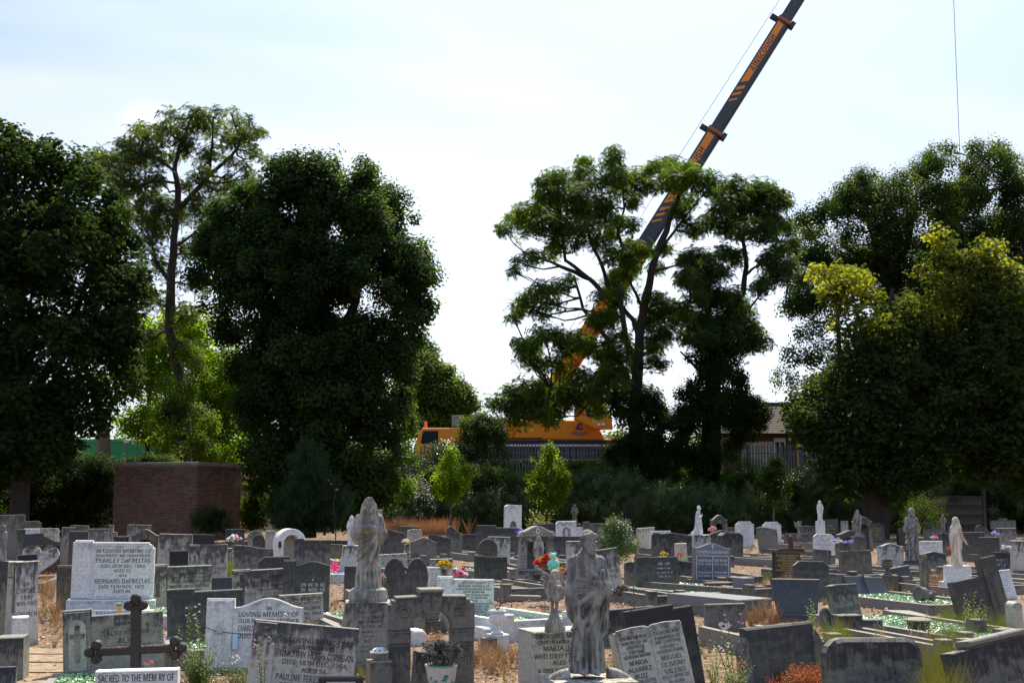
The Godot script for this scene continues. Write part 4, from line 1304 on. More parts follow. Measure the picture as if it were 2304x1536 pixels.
	var lows := [["laurel_bush", "glossy laurel bush half hiding the cab of the crane", [[935, 1075], [950, 1000], [1010, 985], [1090, 990], [1150, 1010], [1160, 1085]], 63.5, 0.09],
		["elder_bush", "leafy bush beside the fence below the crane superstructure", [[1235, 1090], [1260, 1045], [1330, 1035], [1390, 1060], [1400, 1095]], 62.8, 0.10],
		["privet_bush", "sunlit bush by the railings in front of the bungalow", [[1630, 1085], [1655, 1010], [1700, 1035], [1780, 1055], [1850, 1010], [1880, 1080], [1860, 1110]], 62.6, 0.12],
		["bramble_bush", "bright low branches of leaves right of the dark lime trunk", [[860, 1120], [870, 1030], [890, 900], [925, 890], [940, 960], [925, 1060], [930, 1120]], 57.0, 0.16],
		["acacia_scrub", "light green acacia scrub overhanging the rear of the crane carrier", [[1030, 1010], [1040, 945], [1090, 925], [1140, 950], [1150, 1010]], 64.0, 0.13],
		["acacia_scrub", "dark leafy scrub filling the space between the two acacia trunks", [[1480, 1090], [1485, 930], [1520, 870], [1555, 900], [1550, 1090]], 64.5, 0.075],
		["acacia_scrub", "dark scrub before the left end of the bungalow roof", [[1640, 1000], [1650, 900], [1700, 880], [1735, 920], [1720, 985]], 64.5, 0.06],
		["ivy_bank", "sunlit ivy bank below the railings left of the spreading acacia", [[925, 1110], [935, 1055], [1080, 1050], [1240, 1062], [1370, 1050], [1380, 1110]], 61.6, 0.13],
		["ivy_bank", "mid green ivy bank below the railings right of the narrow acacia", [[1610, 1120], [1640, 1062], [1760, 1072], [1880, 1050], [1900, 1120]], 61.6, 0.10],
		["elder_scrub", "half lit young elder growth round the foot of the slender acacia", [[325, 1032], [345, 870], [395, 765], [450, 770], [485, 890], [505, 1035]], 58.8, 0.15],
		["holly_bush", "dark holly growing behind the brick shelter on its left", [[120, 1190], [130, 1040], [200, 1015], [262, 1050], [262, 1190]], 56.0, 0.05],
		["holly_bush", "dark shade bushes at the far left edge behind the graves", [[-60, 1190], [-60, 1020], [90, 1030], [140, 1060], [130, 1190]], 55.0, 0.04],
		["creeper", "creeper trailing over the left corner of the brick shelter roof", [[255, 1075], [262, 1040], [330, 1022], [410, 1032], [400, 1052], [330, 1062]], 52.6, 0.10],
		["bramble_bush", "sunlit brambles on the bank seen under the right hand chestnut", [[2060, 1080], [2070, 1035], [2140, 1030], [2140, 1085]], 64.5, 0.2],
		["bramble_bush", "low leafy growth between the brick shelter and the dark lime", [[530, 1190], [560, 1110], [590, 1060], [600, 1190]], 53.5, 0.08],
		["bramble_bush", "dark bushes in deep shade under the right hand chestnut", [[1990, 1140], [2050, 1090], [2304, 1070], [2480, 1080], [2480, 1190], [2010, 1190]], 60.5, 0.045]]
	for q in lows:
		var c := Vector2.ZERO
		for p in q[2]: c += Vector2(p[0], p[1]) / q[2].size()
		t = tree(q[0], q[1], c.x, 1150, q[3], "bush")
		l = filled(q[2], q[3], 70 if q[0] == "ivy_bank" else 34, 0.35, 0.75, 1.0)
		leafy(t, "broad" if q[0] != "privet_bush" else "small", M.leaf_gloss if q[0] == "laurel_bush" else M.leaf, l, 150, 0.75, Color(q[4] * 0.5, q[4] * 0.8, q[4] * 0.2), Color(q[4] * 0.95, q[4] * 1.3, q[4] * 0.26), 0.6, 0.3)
	t = tree("conical_shrub", "tall blue green conical shrub before the dark lime tree", 700, 1195, 46, "shrub")
	l = filled([[700, 975], [725, 1010], [745, 1060], [790, 1110], [800, 1195], [600, 1200], [620, 1130], [650, 1060], [660, 1010]], 46, 80, 0.3, 0.6, 1.2)
	leafy(t, "needle", M.leaf, l, 330, 0.75, Color(0.05, 0.085, 0.055), Color(0.085, 0.125, 0.075), 0.6, 0.3)
	t = tree("evergreen_shrub", "low dark evergreen shrub against the right side of the brick shelter", 460, 1196, 46.5, "shrub")
	l = filled([[430, 1150], [470, 1135], [520, 1160], [525, 1200], [420, 1200]], 46.5, 24, 0.25, 0.45, 0.6)
	leafy(t, "needle", M.leaf, l, 330, 0.75, Color(0.035, 0.06, 0.03), Color(0.06, 0.09, 0.04), 0.6, 0.3)
	# ---- young trees in front of the hedge
	var young := [[1013, 55.0, "slim sapling with drooping yellow green leaves left of the tall white niche stone", [[1013, 1045, 30], [995, 1080, 24], [1030, 1085, 26], [1005, 1105, 26], [1025, 1110, 22], [985, 1110, 14], [1050, 1060, 20], [1015, 1020, 16]], Color(0.19, 0.25, 0.035)], [1237, 52.0, "taller sapling with a narrow leafy crown right of the tall white niche stone", [[1237, 1050, 34], [1210, 1075, 26], [1262, 1080, 26], [1230, 1105, 30], [1245, 1130, 22], [1205, 1110, 20], [1235, 1020, 22], [1265, 1115, 18]], Color(0.13, 0.18, 0.03)], [1741, 55.0, "thin sapling standing before the hedge behind the two white eight cornered stones", [[1741, 1060, 30], [1725, 1085, 24], [1760, 1090, 24], [1740, 1115, 26], [1745, 1035, 18]], Color(0.07, 0.11, 0.028)]]
	for q in young:
		t = tree("sapling", q[2], q[0], 1185, q[1])
		b = MB.new()
		limb(b, [[q[0], 1215, 6], [q[0] + 1, 1130, 5], [q[0] + 2, 1050, 3]], q[1])
		grow(t, b, M.bark_pale)
		l = blobs(q[3], 1.0, 0, 0, q[1], 0.9, 1.0, 0.25)
		leafy(t, "broad", M.leaf_bright, l, 330, 0.62, q[4] * 0.9, q[4] * 1.6, 0.6, 0.1)
	t = tree("rose_bush", "loose rose bush with faded orange blooms under the right hand chestnut", 2085, 1190, 44, "bush")
	l = blobs([[2060, 1150, 30], [2085, 1140, 34], [2110, 1160, 28], [2070, 1175, 30]], 1.0, 0, 0, 44, 1.0, 1.0, 0.3)
	leafy(t, "small", M.leaf, l, 240, 0.7, Color(0.04, 0.06, 0.02), Color(0.08, 0.11, 0.028), 0.5, 0.2)
	for k in 9:
		var c: Vector3 = at(rng.randf_range(2045, 2105), rng.randf_range(1125, 1158), 43.5) - t.position
		part("bloom", blossom(0.055), solid(Color(0.50, 0.13, 0.07)), t, c)
	t = tree("rose_bush", "few pink blooms poking from the conical shrub", 757, 1180, 45.0, "rose")
	for p in [[757, 1103], [745, 1090], [738, 1082]]:
		part("bloom", blossom(0.075 if p[0] == 757 else 0.05), solid(Color(0.65, 0.30, 0.55)), t, at(p[0], p[1], 45.0) - t.position)
	b = MB.new()
	b.tube([Vector3.ZERO, at(750, 1130, 45.0) - t.position, at(757, 1103, 45.0) - t.position], [0.02, 0.015, 0.008], 5)
	part("stem", b.mesh(), M.bark, t)
	t = tree("round_shrub", "small rounded glossy shrub with pale blossom among the graves right of the bearded statue", 1388, 1245, 27.5, "shrub")
	l = blobs([[1385, 1190, 22], [1370, 1210, 26], [1400, 1205, 26], [1360, 1230, 24], [1390, 1230, 32], [1412, 1228, 24], [1378, 1175, 14], [1400, 1185, 14]], 1.0, 0, 0, 27.5, 1.0, 1.0, 0.15)
	leafy(t, "small", M.leaf_gloss, l, 1500, 0.42, Color(0.05, 0.085, 0.022), Color(0.13, 0.18, 0.04), 0.5, 0.3)


func blossom(r: float) -> ArrayMesh:
	var b := MB.new()
	for k in 3:
		for i in 6 + k:
			var a := TAU * i / (6 + k) + k * 0.5
			var up := 0.2 + k * 0.6
			b.leaf(Vector3(0, k * r * 0.15, 0), Vector3(cos(a), up, sin(a)).normalized(), Vector3.UP, r * (1.0 - 0.15 * k), r * 0.8, 0.3)
	return b.mesh()


# ---------------------------------------------------------------- headstones
func arc(cx: float, cy: float, rx: float, ry: float, a0: float, a1: float, n: int) -> Array:
	var o := []
	for i in n + 1:
		var a := lerpf(a0, a1, float(i) / n)
		o.append(Vector2(cx + cos(a) * rx, cy + sin(a) * ry))
	return o


func outline(kind: String, w: float, h: float, q: Dictionary) -> PackedVector2Array:
	var x := w * 0.5
	var b: float = q.get("foot", -0.12)
	var rise: float = q.get("rise", 0.18) * w
	var o := []
	match kind:
		"round":
			o = [Vector2(-x, b), Vector2(x, b)]
			rise = q.get("rise", 0.5) * w
			o.append_array(arc(0, h - rise, x, rise, 0, PI, 14))
		"ogee":
			o = [Vector2(-x, b), Vector2(x, b)]
			for i in 17:
				var t := 1.0 - i / 8.0
				o.append(Vector2(t * x, h - rise + rise * (0.5 + 0.5 * cos(PI * clampf(absf(t) * 1.12, 0, 1)))))
		"notched":
			var c := w * 0.16
			o = [Vector2(-x, b), Vector2(x, b), Vector2(x, h - c)]
			o.append_array(arc(x, h, c, c * 0.9, -PI * 0.5, -PI, 5))
			o.append_array(arc(-x, h, c, c * 0.9, 0, -PI * 0.5, 5))
		"shouldered":
			var c := w * 0.13
			o = [Vector2(-x, b), Vector2(x, b), Vector2(x, h - c), Vector2(x - c, h - c * 0.25), Vector2(x - c * 1.3, h), Vector2(-x + c * 1.3, h), Vector2(-x + c, h - c * 0.25), Vector2(-x, h - c)]
		"step_left", "step_right":
			var f: float = -x + q.get("f", 0.3) * w
			var dr: float = q.get("drop", 0.06) * h
			o = [Vector2(-x, b), Vector2(x, b)]
			if q.get("curve", 0.0) > 0.0:
				for i in 13:
					var t := 1.0 - i / 12.0
					o.append(Vector2(lerpf(f, x, t), h - dr + q.curve * w * ((0.5 - 0.5 * cos(TAU * t)) - 1.0)))
			else:
				o.append_array([Vector2(x, h - dr), Vector2(f, h - dr)])
			o.append_array([Vector2(f, h), Vector2(-x, h)])
			if kind == "step_right":
				for i in o.size(): o[i].x = -o[i].x
		"stepped_corner":
			var s := 0.025
			o = [Vector2(-x, b), Vector2(x, b), Vector2(x, h - s * 4.0), Vector2(x - s, h - s * 4.0), Vector2(x - s, h - s * 3.0), Vector2(x - s * 2.0, h - s * 3.0), Vector2(x - s * 2.0, h - s * 2.0), Vector2(x - s * 3.0, h - s * 2.0), Vector2(x - s * 3.0, h - s), Vector2(-x + w * 0.24, h - s), Vector2(-x + w * 0.24, h), Vector2(-x + s, h), Vector2(-x + s, h - s), Vector2(-x, h - s)]
		"gable":
			o = [Vector2(-x, b), Vector2(x, b), Vector2(x, h - rise), Vector2(0, h), Vector2(-x, h - rise)]
		"slope":
			o = [Vector2(-x, b), Vector2(x, b), Vector2(x, h - rise), Vector2(-x * 0.55, h), Vector2(-x, h - rise * 0.25)]
		"wave":
			o = [Vector2(-x, b), Vector2(x, b), Vector2(x, h - rise)]
			for i in 9:
				var t := i / 8.0
				o.append(Vector2(lerpf(x * 0.9, -x, t), h - rise * (0.5 + 0.5 * cos(PI * t))))
		"heart":
			for i in 41:
				var t := TAU * i / 40.0
				if i == 40: break
				var sx := 16.0 * pow(sin(t), 3)
				var sy := 13.0 * cos(t) - 5.0 * cos(2 * t) - 2.0 * cos(3 * t) - cos(4 * t)
				o.append(Vector2(sx / 16.0 * x, h * (0.02 + 0.98 * (sy + 17.0) / 29.0)))
		"twin":
			o = [Vector2(-x * 0.86, b), Vector2(x * 0.86, b), Vector2(x * 0.97, h * 0.3)]
			o.append_array(arc(x * 0.5, h * 0.62, x * 0.5, h * 0.38, -0.3, PI * 0.93, 12))
			o.append_array(arc(-x * 0.5, h * 0.62, x * 0.5, h * 0.38, PI * 0.07, PI + 0.3, 12))
			o.append(Vector2(-x * 0.97, h * 0.3))
		"trapezoid":
			o = [Vector2(-x * 0.78, b), Vector2(x * 0.78, b), Vector2(x, h), Vector2(-x, h)]
		"rolled":
			o = [Vector2(-x, b), Vector2(x, b), Vector2(x * 0.985, h * 0.62)]
			o.append_array(arc(x * 0.70, h * 0.66, x * 0.285, h * 0.34, 0.1, PI * 0.5, 7))
			o.append_array([Vector2(-x * 0.66, h), Vector2(-x * 0.80, h * 0.965), Vector2(-x * 0.92, h * 0.88), Vector2(-x * 0.98, h * 0.78)])
		_:
			o = [Vector2(-x, b), Vector2(x, b), Vector2(x, h), Vector2(-x, h)]
	return PackedVector2Array(o)


func letters(parent: Node3D, lines: Array, cx: float, y1: float, w: float, y0: float, z: float, mat: Material, font: Font = null, lift := 0.002) -> void:
	# one part with all the lines: [text, relative size], centred, scaled to the panel
	var total := 0.0
	for l in lines: total += l[1] * 1.42
	var unit := (y1 - y0) / total
	var st := SurfaceTool.new()
	st.begin(Mesh.PRIMITIVE_TRIANGLES)
	var y := y1
	for l in lines:
		var hh: float = l[1] * unit
		y -= hh * 1.42
		if l[0] == "": continue
		var tm := TextMesh.new()
		tm.font = font if font else plain
		tm.font_size = 24
		tm.pixel_size = 0.01
		tm.depth = 0.02
		tm.curve_step = 3.0
		tm.text = l[0]
		var bb := tm.get_aabb()
		var s := hh / 0.175
		var sx := minf(s, w / maxf(bb.size.x, 0.01))
		st.append_from(tm, 0, Transform3D(Basis.from_scale(Vector3(sx, s, 0.15)), Vector3(cx - (bb.position.x + bb.size.x * 0.5) * sx, y + hh * 0.5 - (bb.position.y + bb.size.y * 0.5) * s + hh * 0.2, z + lift)))
	var o := part("inscription", st.commit(), mat, parent)


func worn(parent: Node3D, rows: int, x0: float, x1: float, y0: float, y1: float, z: float, mat: String, full := 0.85, dz := 0.0) -> void:
	# letters too weathered to read: the strokes that remain of each
	var b := MB.new()
	var rh := (y1 - y0) / rows
	for r in rows:
		var len := (x1 - x0) * full * rng.randf_range(0.45, 1.0)
		var y := y1 - rh * (r + 0.8)
		var hh := rh * rng.randf_range(0.38, 0.58)
		var x := (x0 + x1) * 0.5 - len * 0.5
		while x < (x0 + x1) * 0.5 + len * 0.5:
			var cw := hh * rng.randf_range(0.5, 0.85)
			if rng.randf() < 0.82:
				var zz := z - dz * (y - y0) / maxf(y1 - y0, 0.01) + 0.0025
				var t := hh * 0.17
				for k in 1 + rng.randi() % 2:
					var xx := x + cw * 0.55 * k
					var y2 := y + hh * rng.randf_range(0.6, 1.0)
					b.quad(Vector3(xx, y, zz), Vector3(xx + t, y, zz), Vector3(xx + t, y2, zz), Vector3(xx, y2, zz))
				if rng.randf() < 0.6:
					var ym: float = y + hh * [0.0, 0.45, 0.85][rng.randi() % 3]
					b.quad(Vector3(x, ym, zz + 0.0005), Vector3(x + cw * 0.6, ym, zz + 0.0005), Vector3(x + cw * 0.6, ym + t, zz + 0.0005), Vector3(x, ym + t, zz + 0.0005))
			x += cw * 1.2
	if b.v.size(): part("worn_lettering", b.mesh(), M[mat], parent)


func crucifix(parent: Node3D, cx: float, y0: float, y1: float, w: float, z: float, mat: Material, t := 0.0) -> void:
	var k := t if t > 0.0 else w * 0.16
	var h := y1 - y0
	var b := MB.new().frame(rng.randf(), 0.5, y0, h)
	var yc := y1 - h * 0.3
	b.slab(PackedVector2Array([Vector2(cx - k, y0), Vector2(cx + k, y0), Vector2(cx + k, yc - k), Vector2(cx + w * 0.5, yc - k), Vector2(cx + w * 0.5, yc + k), Vector2(cx + k, yc + k), Vector2(cx + k, y1), Vector2(cx - k, y1), Vector2(cx - k, yc + k), Vector2(cx - w * 0.5, yc + k), Vector2(cx - w * 0.5, yc - k), Vector2(cx - k, yc - k)]), z, z + 0.014, 0.003)
	part("relief_cross", b.mesh(), mat, parent)


func stone(kind: String, px: float, pb: float, pw: float, pt: float, mat: String, label: String, q := {}) -> Node3D:
	var g := gp(px, pb)
	var yaw := deg_to_rad(q.get("y", 17.0 + rng.randf_range(-5, 5)))
	var w := pw * mpp(g) / cos(yaw)
	var h := at(px, pt, -g.z).y
	var th: float = q.get("t", rng.randf_range(0.08, 0.12))
	var t := thing(q.get("name", "headstone"), label, q.get("cat", "headstone"), g, Vector3(deg_to_rad(q.get("l", rng.randf_range(-3.0, 0.5))), yaw, deg_to_rad(q.get("r", clampf(rng.randfn() * 2.0, -5.0, 5.0)))), q.get("g", ""))
	var base: float = q.get("base", 0.0)
	var lift := 0.0
	if base > 0.0:
		part("base", bx(Vector3(0, base * 0.5 - 0.05, -th * 0.5 + 0.06), Vector3(w * q.get("bw", 1.12), base + 0.1, th + 0.14), 0.01), M[q.get("bm", mat)], t)
		lift = base
		q["foot"] = 0.0
	var o := outline(kind, w, h - lift, q)
	for i in o.size(): o[i].y += lift
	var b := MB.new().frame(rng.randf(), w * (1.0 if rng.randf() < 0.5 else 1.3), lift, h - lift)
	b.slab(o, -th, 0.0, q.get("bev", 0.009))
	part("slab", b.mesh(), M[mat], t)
	var f: float = q.get("f", 0.3) * w
	var xa := -w * 0.5
	var xb := w * 0.5
	var colx := 0.0
	if kind == "step_left" or q.has("col"):
		xa += f
		colx = -w * 0.5 + f * 0.5
	elif kind == "step_right":
		xb -= f
		colx = w * 0.5 - f * 0.5
	if colx != 0.0 and not q.get("plain", false):
		# the tall panel stands proud of the lettered plate
		var top := h - 0.02
		part("side_panel", MB.new().frame(rng.randf(), 0.5, lift, h - lift).slab(PackedVector2Array([Vector2(colx - f * 0.44, lift + 0.02), Vector2(colx + f * 0.44, lift + 0.02), Vector2(colx + f * 0.44, top), Vector2(colx - f * 0.44, top)]), 0.002, 0.014, 0.005).mesh(), M[mat], t)
		var z := 0.014
		if q.get("cross", 1) == 1:
			crucifix(t, colx, lift + h * 0.35, h * 0.9, f * 0.62, z, M[q.get("cm", mat)])
		elif q.get("cross", 1) == 2:      # a pale arched niche with a figure in relief
			var oo := [Vector2(colx - f * 0.3, lift + h * 0.12), Vector2(colx + f * 0.3, lift + h * 0.12)]
			oo.append_array(arc(colx, h * 0.72, f * 0.3, f * 0.34, 0, PI, 8))
			part("relief_arch", MB.new().frame(0.2, 0.5, 0, h).slab(PackedVector2Array(oo), z, z + 0.008, 0.003).mesh(), M[q.get("cm", "white4")], t)
			crucifix(t, colx, lift + h * 0.25, h * 0.78, f * 0.5, z + 0.008, M[mat])
	var lines: Array = q.get("txt", [])
	var ink: Material = M[q.get("ink", "ink")]
	if lines.size():
		letters(t, lines, (xa + xb) * 0.5 + q.get("tx", 0.0) * w, lift + (h - lift) * q.get("t1", 0.9), (xb - xa) * q.get("tw", 0.88), lift + (h - lift) * q.get("t0", 0.1), 0.0, ink, sans if q.get("sans", false) else null)
	if q.get("worn", 0) > 0:
		worn(t, q.worn, xa + (xb - xa) * 0.08, xb - (xb - xa) * 0.08, lift + (h - lift) * q.get("t0", 0.25), lift + (h - lift) * q.get("t1", 0.82), 0.0, q.get("wm", "faded"))
	if q.get("kerb", true) and px > 330.0 and -g.z > 13.5 and base == 0.0 and rng.randf() < 0.62 and not q.has("name"):
		fenced.append([g, w * rng.randf_range(1.0, 1.15), rng.randf_range(1.9, 2.6), rad_to_deg(yaw) + 6.0, label])
	if q.has("frame"):
		var e: float = 0.035
		for k in [[Vector3((xa + xb) * 0.5, lift + 0.05, 0.004), Vector3(xb - xa - 0.06, 0.014, 0.012)], [Vector3((xa + xb) * 0.5, h - 0.06, 0.004), Vector3(xb - xa - 0.06, 0.014, 0.012)], [Vector3(xa + e, (lift + h) * 0.5, 0.0036), Vector3(0.014, h - lift - 0.13, 0.012)], [Vector3(xb - e, (lift + h) * 0.5, 0.0036), Vector3(0.014, h - lift - 0.13, 0.012)]]:
			part("moulding", bx(k[0], k[1], 0.003), M[mat], t)
	return t


func auto_kerbs() -> void:
	for f in fenced:
		var g: Vector3 = f[0]
		var near := false
		for o in graves:
			if o.distance_to(g) < 0.9: near = true
		if near: continue
		var words: PackedStringArray = ("kerb before the " + f[4]).split(" ")
		var k := rng.randi() % 5
		plot(-1.0, 0.0, f[1], f[2], f[3], ["earth", "earth", "pebble", "earth", "earth"][k], ["kerb", "grey1", "grey2", "brown2", "kerb"][k], " ".join(words.slice(0, 16)), rng.randf_range(0.12, 0.24), rng.randf() < 0.6, 450.0, g)


func chip_mesh() -> ArrayMesh:
	if cached.has("chip"): return cached.chip
	var b := MB.new()
	var p := [Vector3(0, 1, 0), Vector3(0.9, 0.1, 0.2), Vector3(-0.1, 0, 1), Vector3(-1, 0.2, -0.1), Vector3(0.15, -0.1, -0.9), Vector3(0.1, -0.7, 0)]
	for k in 4:
		var a: Vector3 = p[1 + k]
		var c: Vector3 = p[1 + (k + 3) % 4]
		b.tri(p[0], c, a)
		b.tri(p[5], a, c)
	cached.chip = b.mesh()
	return cached.chip


func plot(px: float, pb: float, w: float, length: float, turn: float, fill: String, mat: String, label: String, hgt := 0.16, posts := true, density := 700.0, spot := Vector3.INF) -> Node3D:
	# kerbs round a grave and what lies inside them; the head is at the pixel, the foot towards the camera
	var g := gp(px, pb) if spot == Vector3.INF else spot
	graves.append(g)
	var t := thing("kerbed_grave", label, "grave", g, Vector3(0, deg_to_rad(turn), 0))
	var k := 0.075
	part("kerb", bx(Vector3(-w * 0.5 + k * 0.5, hgt * 0.5 - 0.04, length * 0.5), Vector3(k, hgt + 0.08, length), 0.008), M[mat], t)
	part("kerb", bx(Vector3(w * 0.5 - k * 0.5, hgt * 0.5 - 0.04, length * 0.5), Vector3(k, hgt + 0.08, length), 0.008), M[mat], t)
	part("kerb", bx(Vector3(0, hgt * 0.5 - 0.043, length - k * 0.5), Vector3(w - k * 2.0 - 0.002, hgt + 0.08, k), 0.008), M[mat], t)
	if posts:
		for s in [-1.0, 1.0]:
			part("corner_post", bx(Vector3(s * (w * 0.5 - k * 0.5), hgt * 0.5, length - k * 0.4), Vector3(k * 1.9, hgt + 0.14, k * 1.9), 0.01), M[mat], t)
	var ca := Color(0.05, 0.19, 0.045)
	var cb := Color(0.50, 0.64, 0.36)
	var cc: Material = M.bed_green
	match fill:
		"blue":
			ca = Color(0.05, 0.07, 0.30); cb = Color(0.5, 0.55, 0.75); cc = M.bed_blue
		"yellow":
			ca = Color(0.30, 0.30, 0.03); cb = Color(0.62, 0.55, 0.10); cc = M.bed_yellow
		"pebble":
			ca = Color(0.10, 0.10, 0.10); cb = Color(0.42, 0.42, 0.42); cc = M.bed_pebble
		"earth":
			cc = M.earth
	part("bed", bx(Vector3(0, hgt * 0.35, length * 0.5 - k * 0.5), Vector3(w - k * 2.0 - 0.004, hgt * 0.6, length - k - 0.004)), cc, t)
	if fill != "earth":
		var where := []
		var tint := []
		for i in int(w * length * density):
			var s := rng.randf_range(0.010, 0.021)
			var p := Vector3(rng.randf_range(-w * 0.5 + k, w * 0.5 - k), hgt * 0.65 + rng.randf() * 0.012, rng.randf_range(0.0, length - k))
			where.append(Transform3D(Basis.from_euler(rv(PI)).scaled(Vector3.ONE * s), p))
			tint.append(ca.lerp(cb, pow(rng.randf(), 1.6)))
		swarm("chippings", chip_mesh(), M.chip, where, tint, t)
	return t


func make_stones() -> void:
	M.bed_green = solid(Color(0.10, 0.24, 0.08), 0.8)
	M.bed_blue = solid(Color(0.10, 0.12, 0.35), 0.6)
	M.bed_yellow = solid(Color(0.30, 0.27, 0.04), 0.6)
	M.bed_pebble = solid(Color(0.16, 0.16, 0.16), 0.8)
	var a: Node3D
	# ================================================ nearest, left
	stone("step_left", 256, 1522, 212, 1366, "grey4", "dark streaked headstone with an arched cross panel behind the dark iron cross", {f = 0.29, drop = 0.10, r = 3.0, y = 14, cross = 2, cm = "white4", txt = [["IN LOVING", 0.8], ["MEMORY OF", 0.7], ["", 0.5], ["ALSO HIS WIFE", 0.9], ["ALICE", 1.2], ["DIED 20TH JUNE", 0.9]], t1 = 0.88, t0 = 0.36, ink = "ink"})
	a = stone("flat", 304, 1592, 180, 1508, "white1", "low white stone reading sacred to the memory under the dark iron cross", {y = 8, r = 0.5, t = 0.2, txt = [["SACRED TO THE MEM RY OF", 1.0], ["A DEAR HUSBAND AND FATHER", 0.85]], t1 = 0.94, t0 = 0.42, tw = 0.92})
	iron_cross()
	a = stone("stepped_corner", 249, 1385, 176, 1216, "white1", "large clean white headstone with stepped corners lettered PEARLEY", {y = 11, r = -0.6, t = 0.13, base = 0.22, bw = 1.07, col = true, f = 0.24, cross = 0, txt = [["IN LOVING MEMORY OF", 1.0], ["DEAR PARENTS AND GRANDPARENTS", 0.72], ["PEARLEY DeFREITAS", 1.18], ["DIED 28TH DEC. 1964.", 0.88], ["AGED 53.", 0.85], ["", 0.15], ["ALSO", 0.66], ["", 0.15], ["BERNARD DeFREITAS", 1.18], ["DIED 15TH NOV. 1973.", 0.88], ["AGED 64.", 0.85]], t1 = 0.87, t0 = 0.1, frame = 1})
	var dg := thing("name_plaque", "white slanted plaque with blue lettering leaning on the base of the large white headstone", "plaque", gp(252, 1396), Vector3(-0.35, 0.19, -0.01))
	part("slab", bx(Vector3(0, 0.06, 0), Vector3(0.94, 0.16, 0.03), 0.004), M.white1, dg)
	part("picture", bx(Vector3(-0.35, 0.085, 0.0165), Vector3(0.16, 0.06, 0.004)), M.blue_ink, dg)
	letters(dg, [["DENNIS GABRIELL", 1.0]], 0.1, 0.125, 0.62, 0.04, 0.0155, M.blue_ink)
	stone("step_left", 462, 1470, 164, 1322, "dark1", "dark topped headstone with a paler lower half beside the flowering weed", {f = 0.37, drop = 0.05, r = 2.2, y = 12, plain = true, txt = [["", 1.2], ["WHO DIED", 0.8], ["", 0.8]], t1 = 0.7, t0 = 0.1})
	a = stone("step_left", 568, 1508, 214, 1346, "white1", "white headstone with a wavy top and gothic arch panel, wire tied round it", {f = 0.29, drop = -0.01, curve = 0.10, r = -0.8, y = 8, l = -4, cross = 0, txt = [["IN", 0.7], ["LOVING MEMORY OF", 0.9], ["OUR BELOVED MOTHER", 0.8], ["CHARLOTTE ELIZABETH POTT", 1.1], ["DIED 17TH DEC. 1964", 0.9], ["", 0.5], ["ALBERT", 1.0], ["", 0.4], ["JOAN", 1.0]], t1 = 0.90, t0 = 0.12})
	var fx := -0.32
	for k in 3:
		var pts := []
		for i in 15:
			var u := i / 14.0
			pts.append(Vector3(fx - 0.09 + 0.03 * k + (0.18 - 0.06 * k) * u, 0.05 + 0.04 * k + (0.40 - 0.05 * k) * pow(sin(u * PI), 0.6), 0.016))
		var rr := []
		for i in 15: rr.append(0.006)
		part("relief_arch", MB.new().tube(pts, rr, 5).mesh(), M.white1, a)
	part("relief_lamb", MB.new().lathe([Vector2(0, -0.02), Vector2(0.045, 0), Vector2(0.035, 0.04), Vector2(0, 0.06)], 10, Vector3(fx, 0.34, 0.0)).mesh(), M.white4, a)
	var wire := MB.new()
	wire.tube([Vector3(-0.455, 0.40, 0.02), Vector3(-0.36, 0.36, 0.03), Vector3(-0.2, 0.34, 0.02), Vector3(0.02, 0.33, 0.012)], [0.003, 0.003, 0.003, 0.003], 4)
	part("wire", wire.mesh(), M.iron, a)
	part("holder", bx(Vector3(-0.17, 0.26, 0.03), Vector3(0.05, 0.14, 0.03), 0.006), solid(Color(0.45, 0.6, 0.75), 0.4), a)
	stone("flat", 680, 1440, 96, 1336, "white4", "pale speckled headstone lettered SHEILA behind the wavy topped white one", {r = 2.5, y = 12, txt = [["IN LOVING MEMORY OF", 0.9], ["OUR DEAR MOTHER", 0.75], ["SHEILA O'SULLIVAN,", 1.1], ["DIED 7TH DEC 1964", 0.85], ["AGED 52.", 0.8], ["ALSO BELOVED SISTER", 0.75], ["MAY ELIZABETH", 1.0], ["WALSH", 1.0]], t1 = 0.95, t0 = 0.1})
	a = stone("flat", 670, 1572, 236, 1402, "white3", "leaning headstone with speckled plate lettered TIMOTHY HUGH, bottom left of centre", {r = -6.0, y = 8, l = -9, t = 0.12, col = true, f = 0.24, cross = 1, txt = [["IN LOVING MEMORY OF", 0.95], ["OUR PARENTS", 0.75], ["TIMOTHY HUGH O'REGAN", 1.2], ["DIED 18TH DEC. 1964,", 0.9], ["AGED 54.", 0.85], ["PAULINE TERESA O'REGAN", 1.2], ["DIED 24TH DEC. 1990,", 0.9], ["AGED 75.", 0.85]], t1 = 0.82, t0 = 0.03, tw = 0.93})
	stone("flat", 764, 1650, 100, 1524, "black", "top of a polished black stone with a white line at the bottom edge", {y = 6, r = -0.5, t = 0.1, txt = [["_________", 1.0]], ink = "chalk", t1 = 0.99, t0 = 0.84})
	arch_gate()
	stone("flat", 952, 1572, 48, 1466, "dark3", "small dark leaning stone inside the stone arch behind the flower pot", {r = -5, y = 20, t = 0.1})
	stone("flat", 1268, 1572, 140, 1418, "white4", "pale block headstone lettered MARIA JESUS under the child angel", {y = 20, r = 0.3, l = 0, t = 0.34, bev = 0.012, txt = [["CHERISHED MEMORY", 0.9], ["OUR DEAR DAUGHTER", 0.8], ["MARIA JESUS", 1.1], ["WHO DIED 17TH DEC.", 0.95], ["AGED 16", 0.9], ["", 0.2], ["A TINY FLOWER LENT", 0.85], ["TO BUD ON EARTH", 0.85], ["", 0.4], ["UNTIL WE MEET", 0.85]], t1 = 0.97, t0 = 0.16, tw = 0.95})
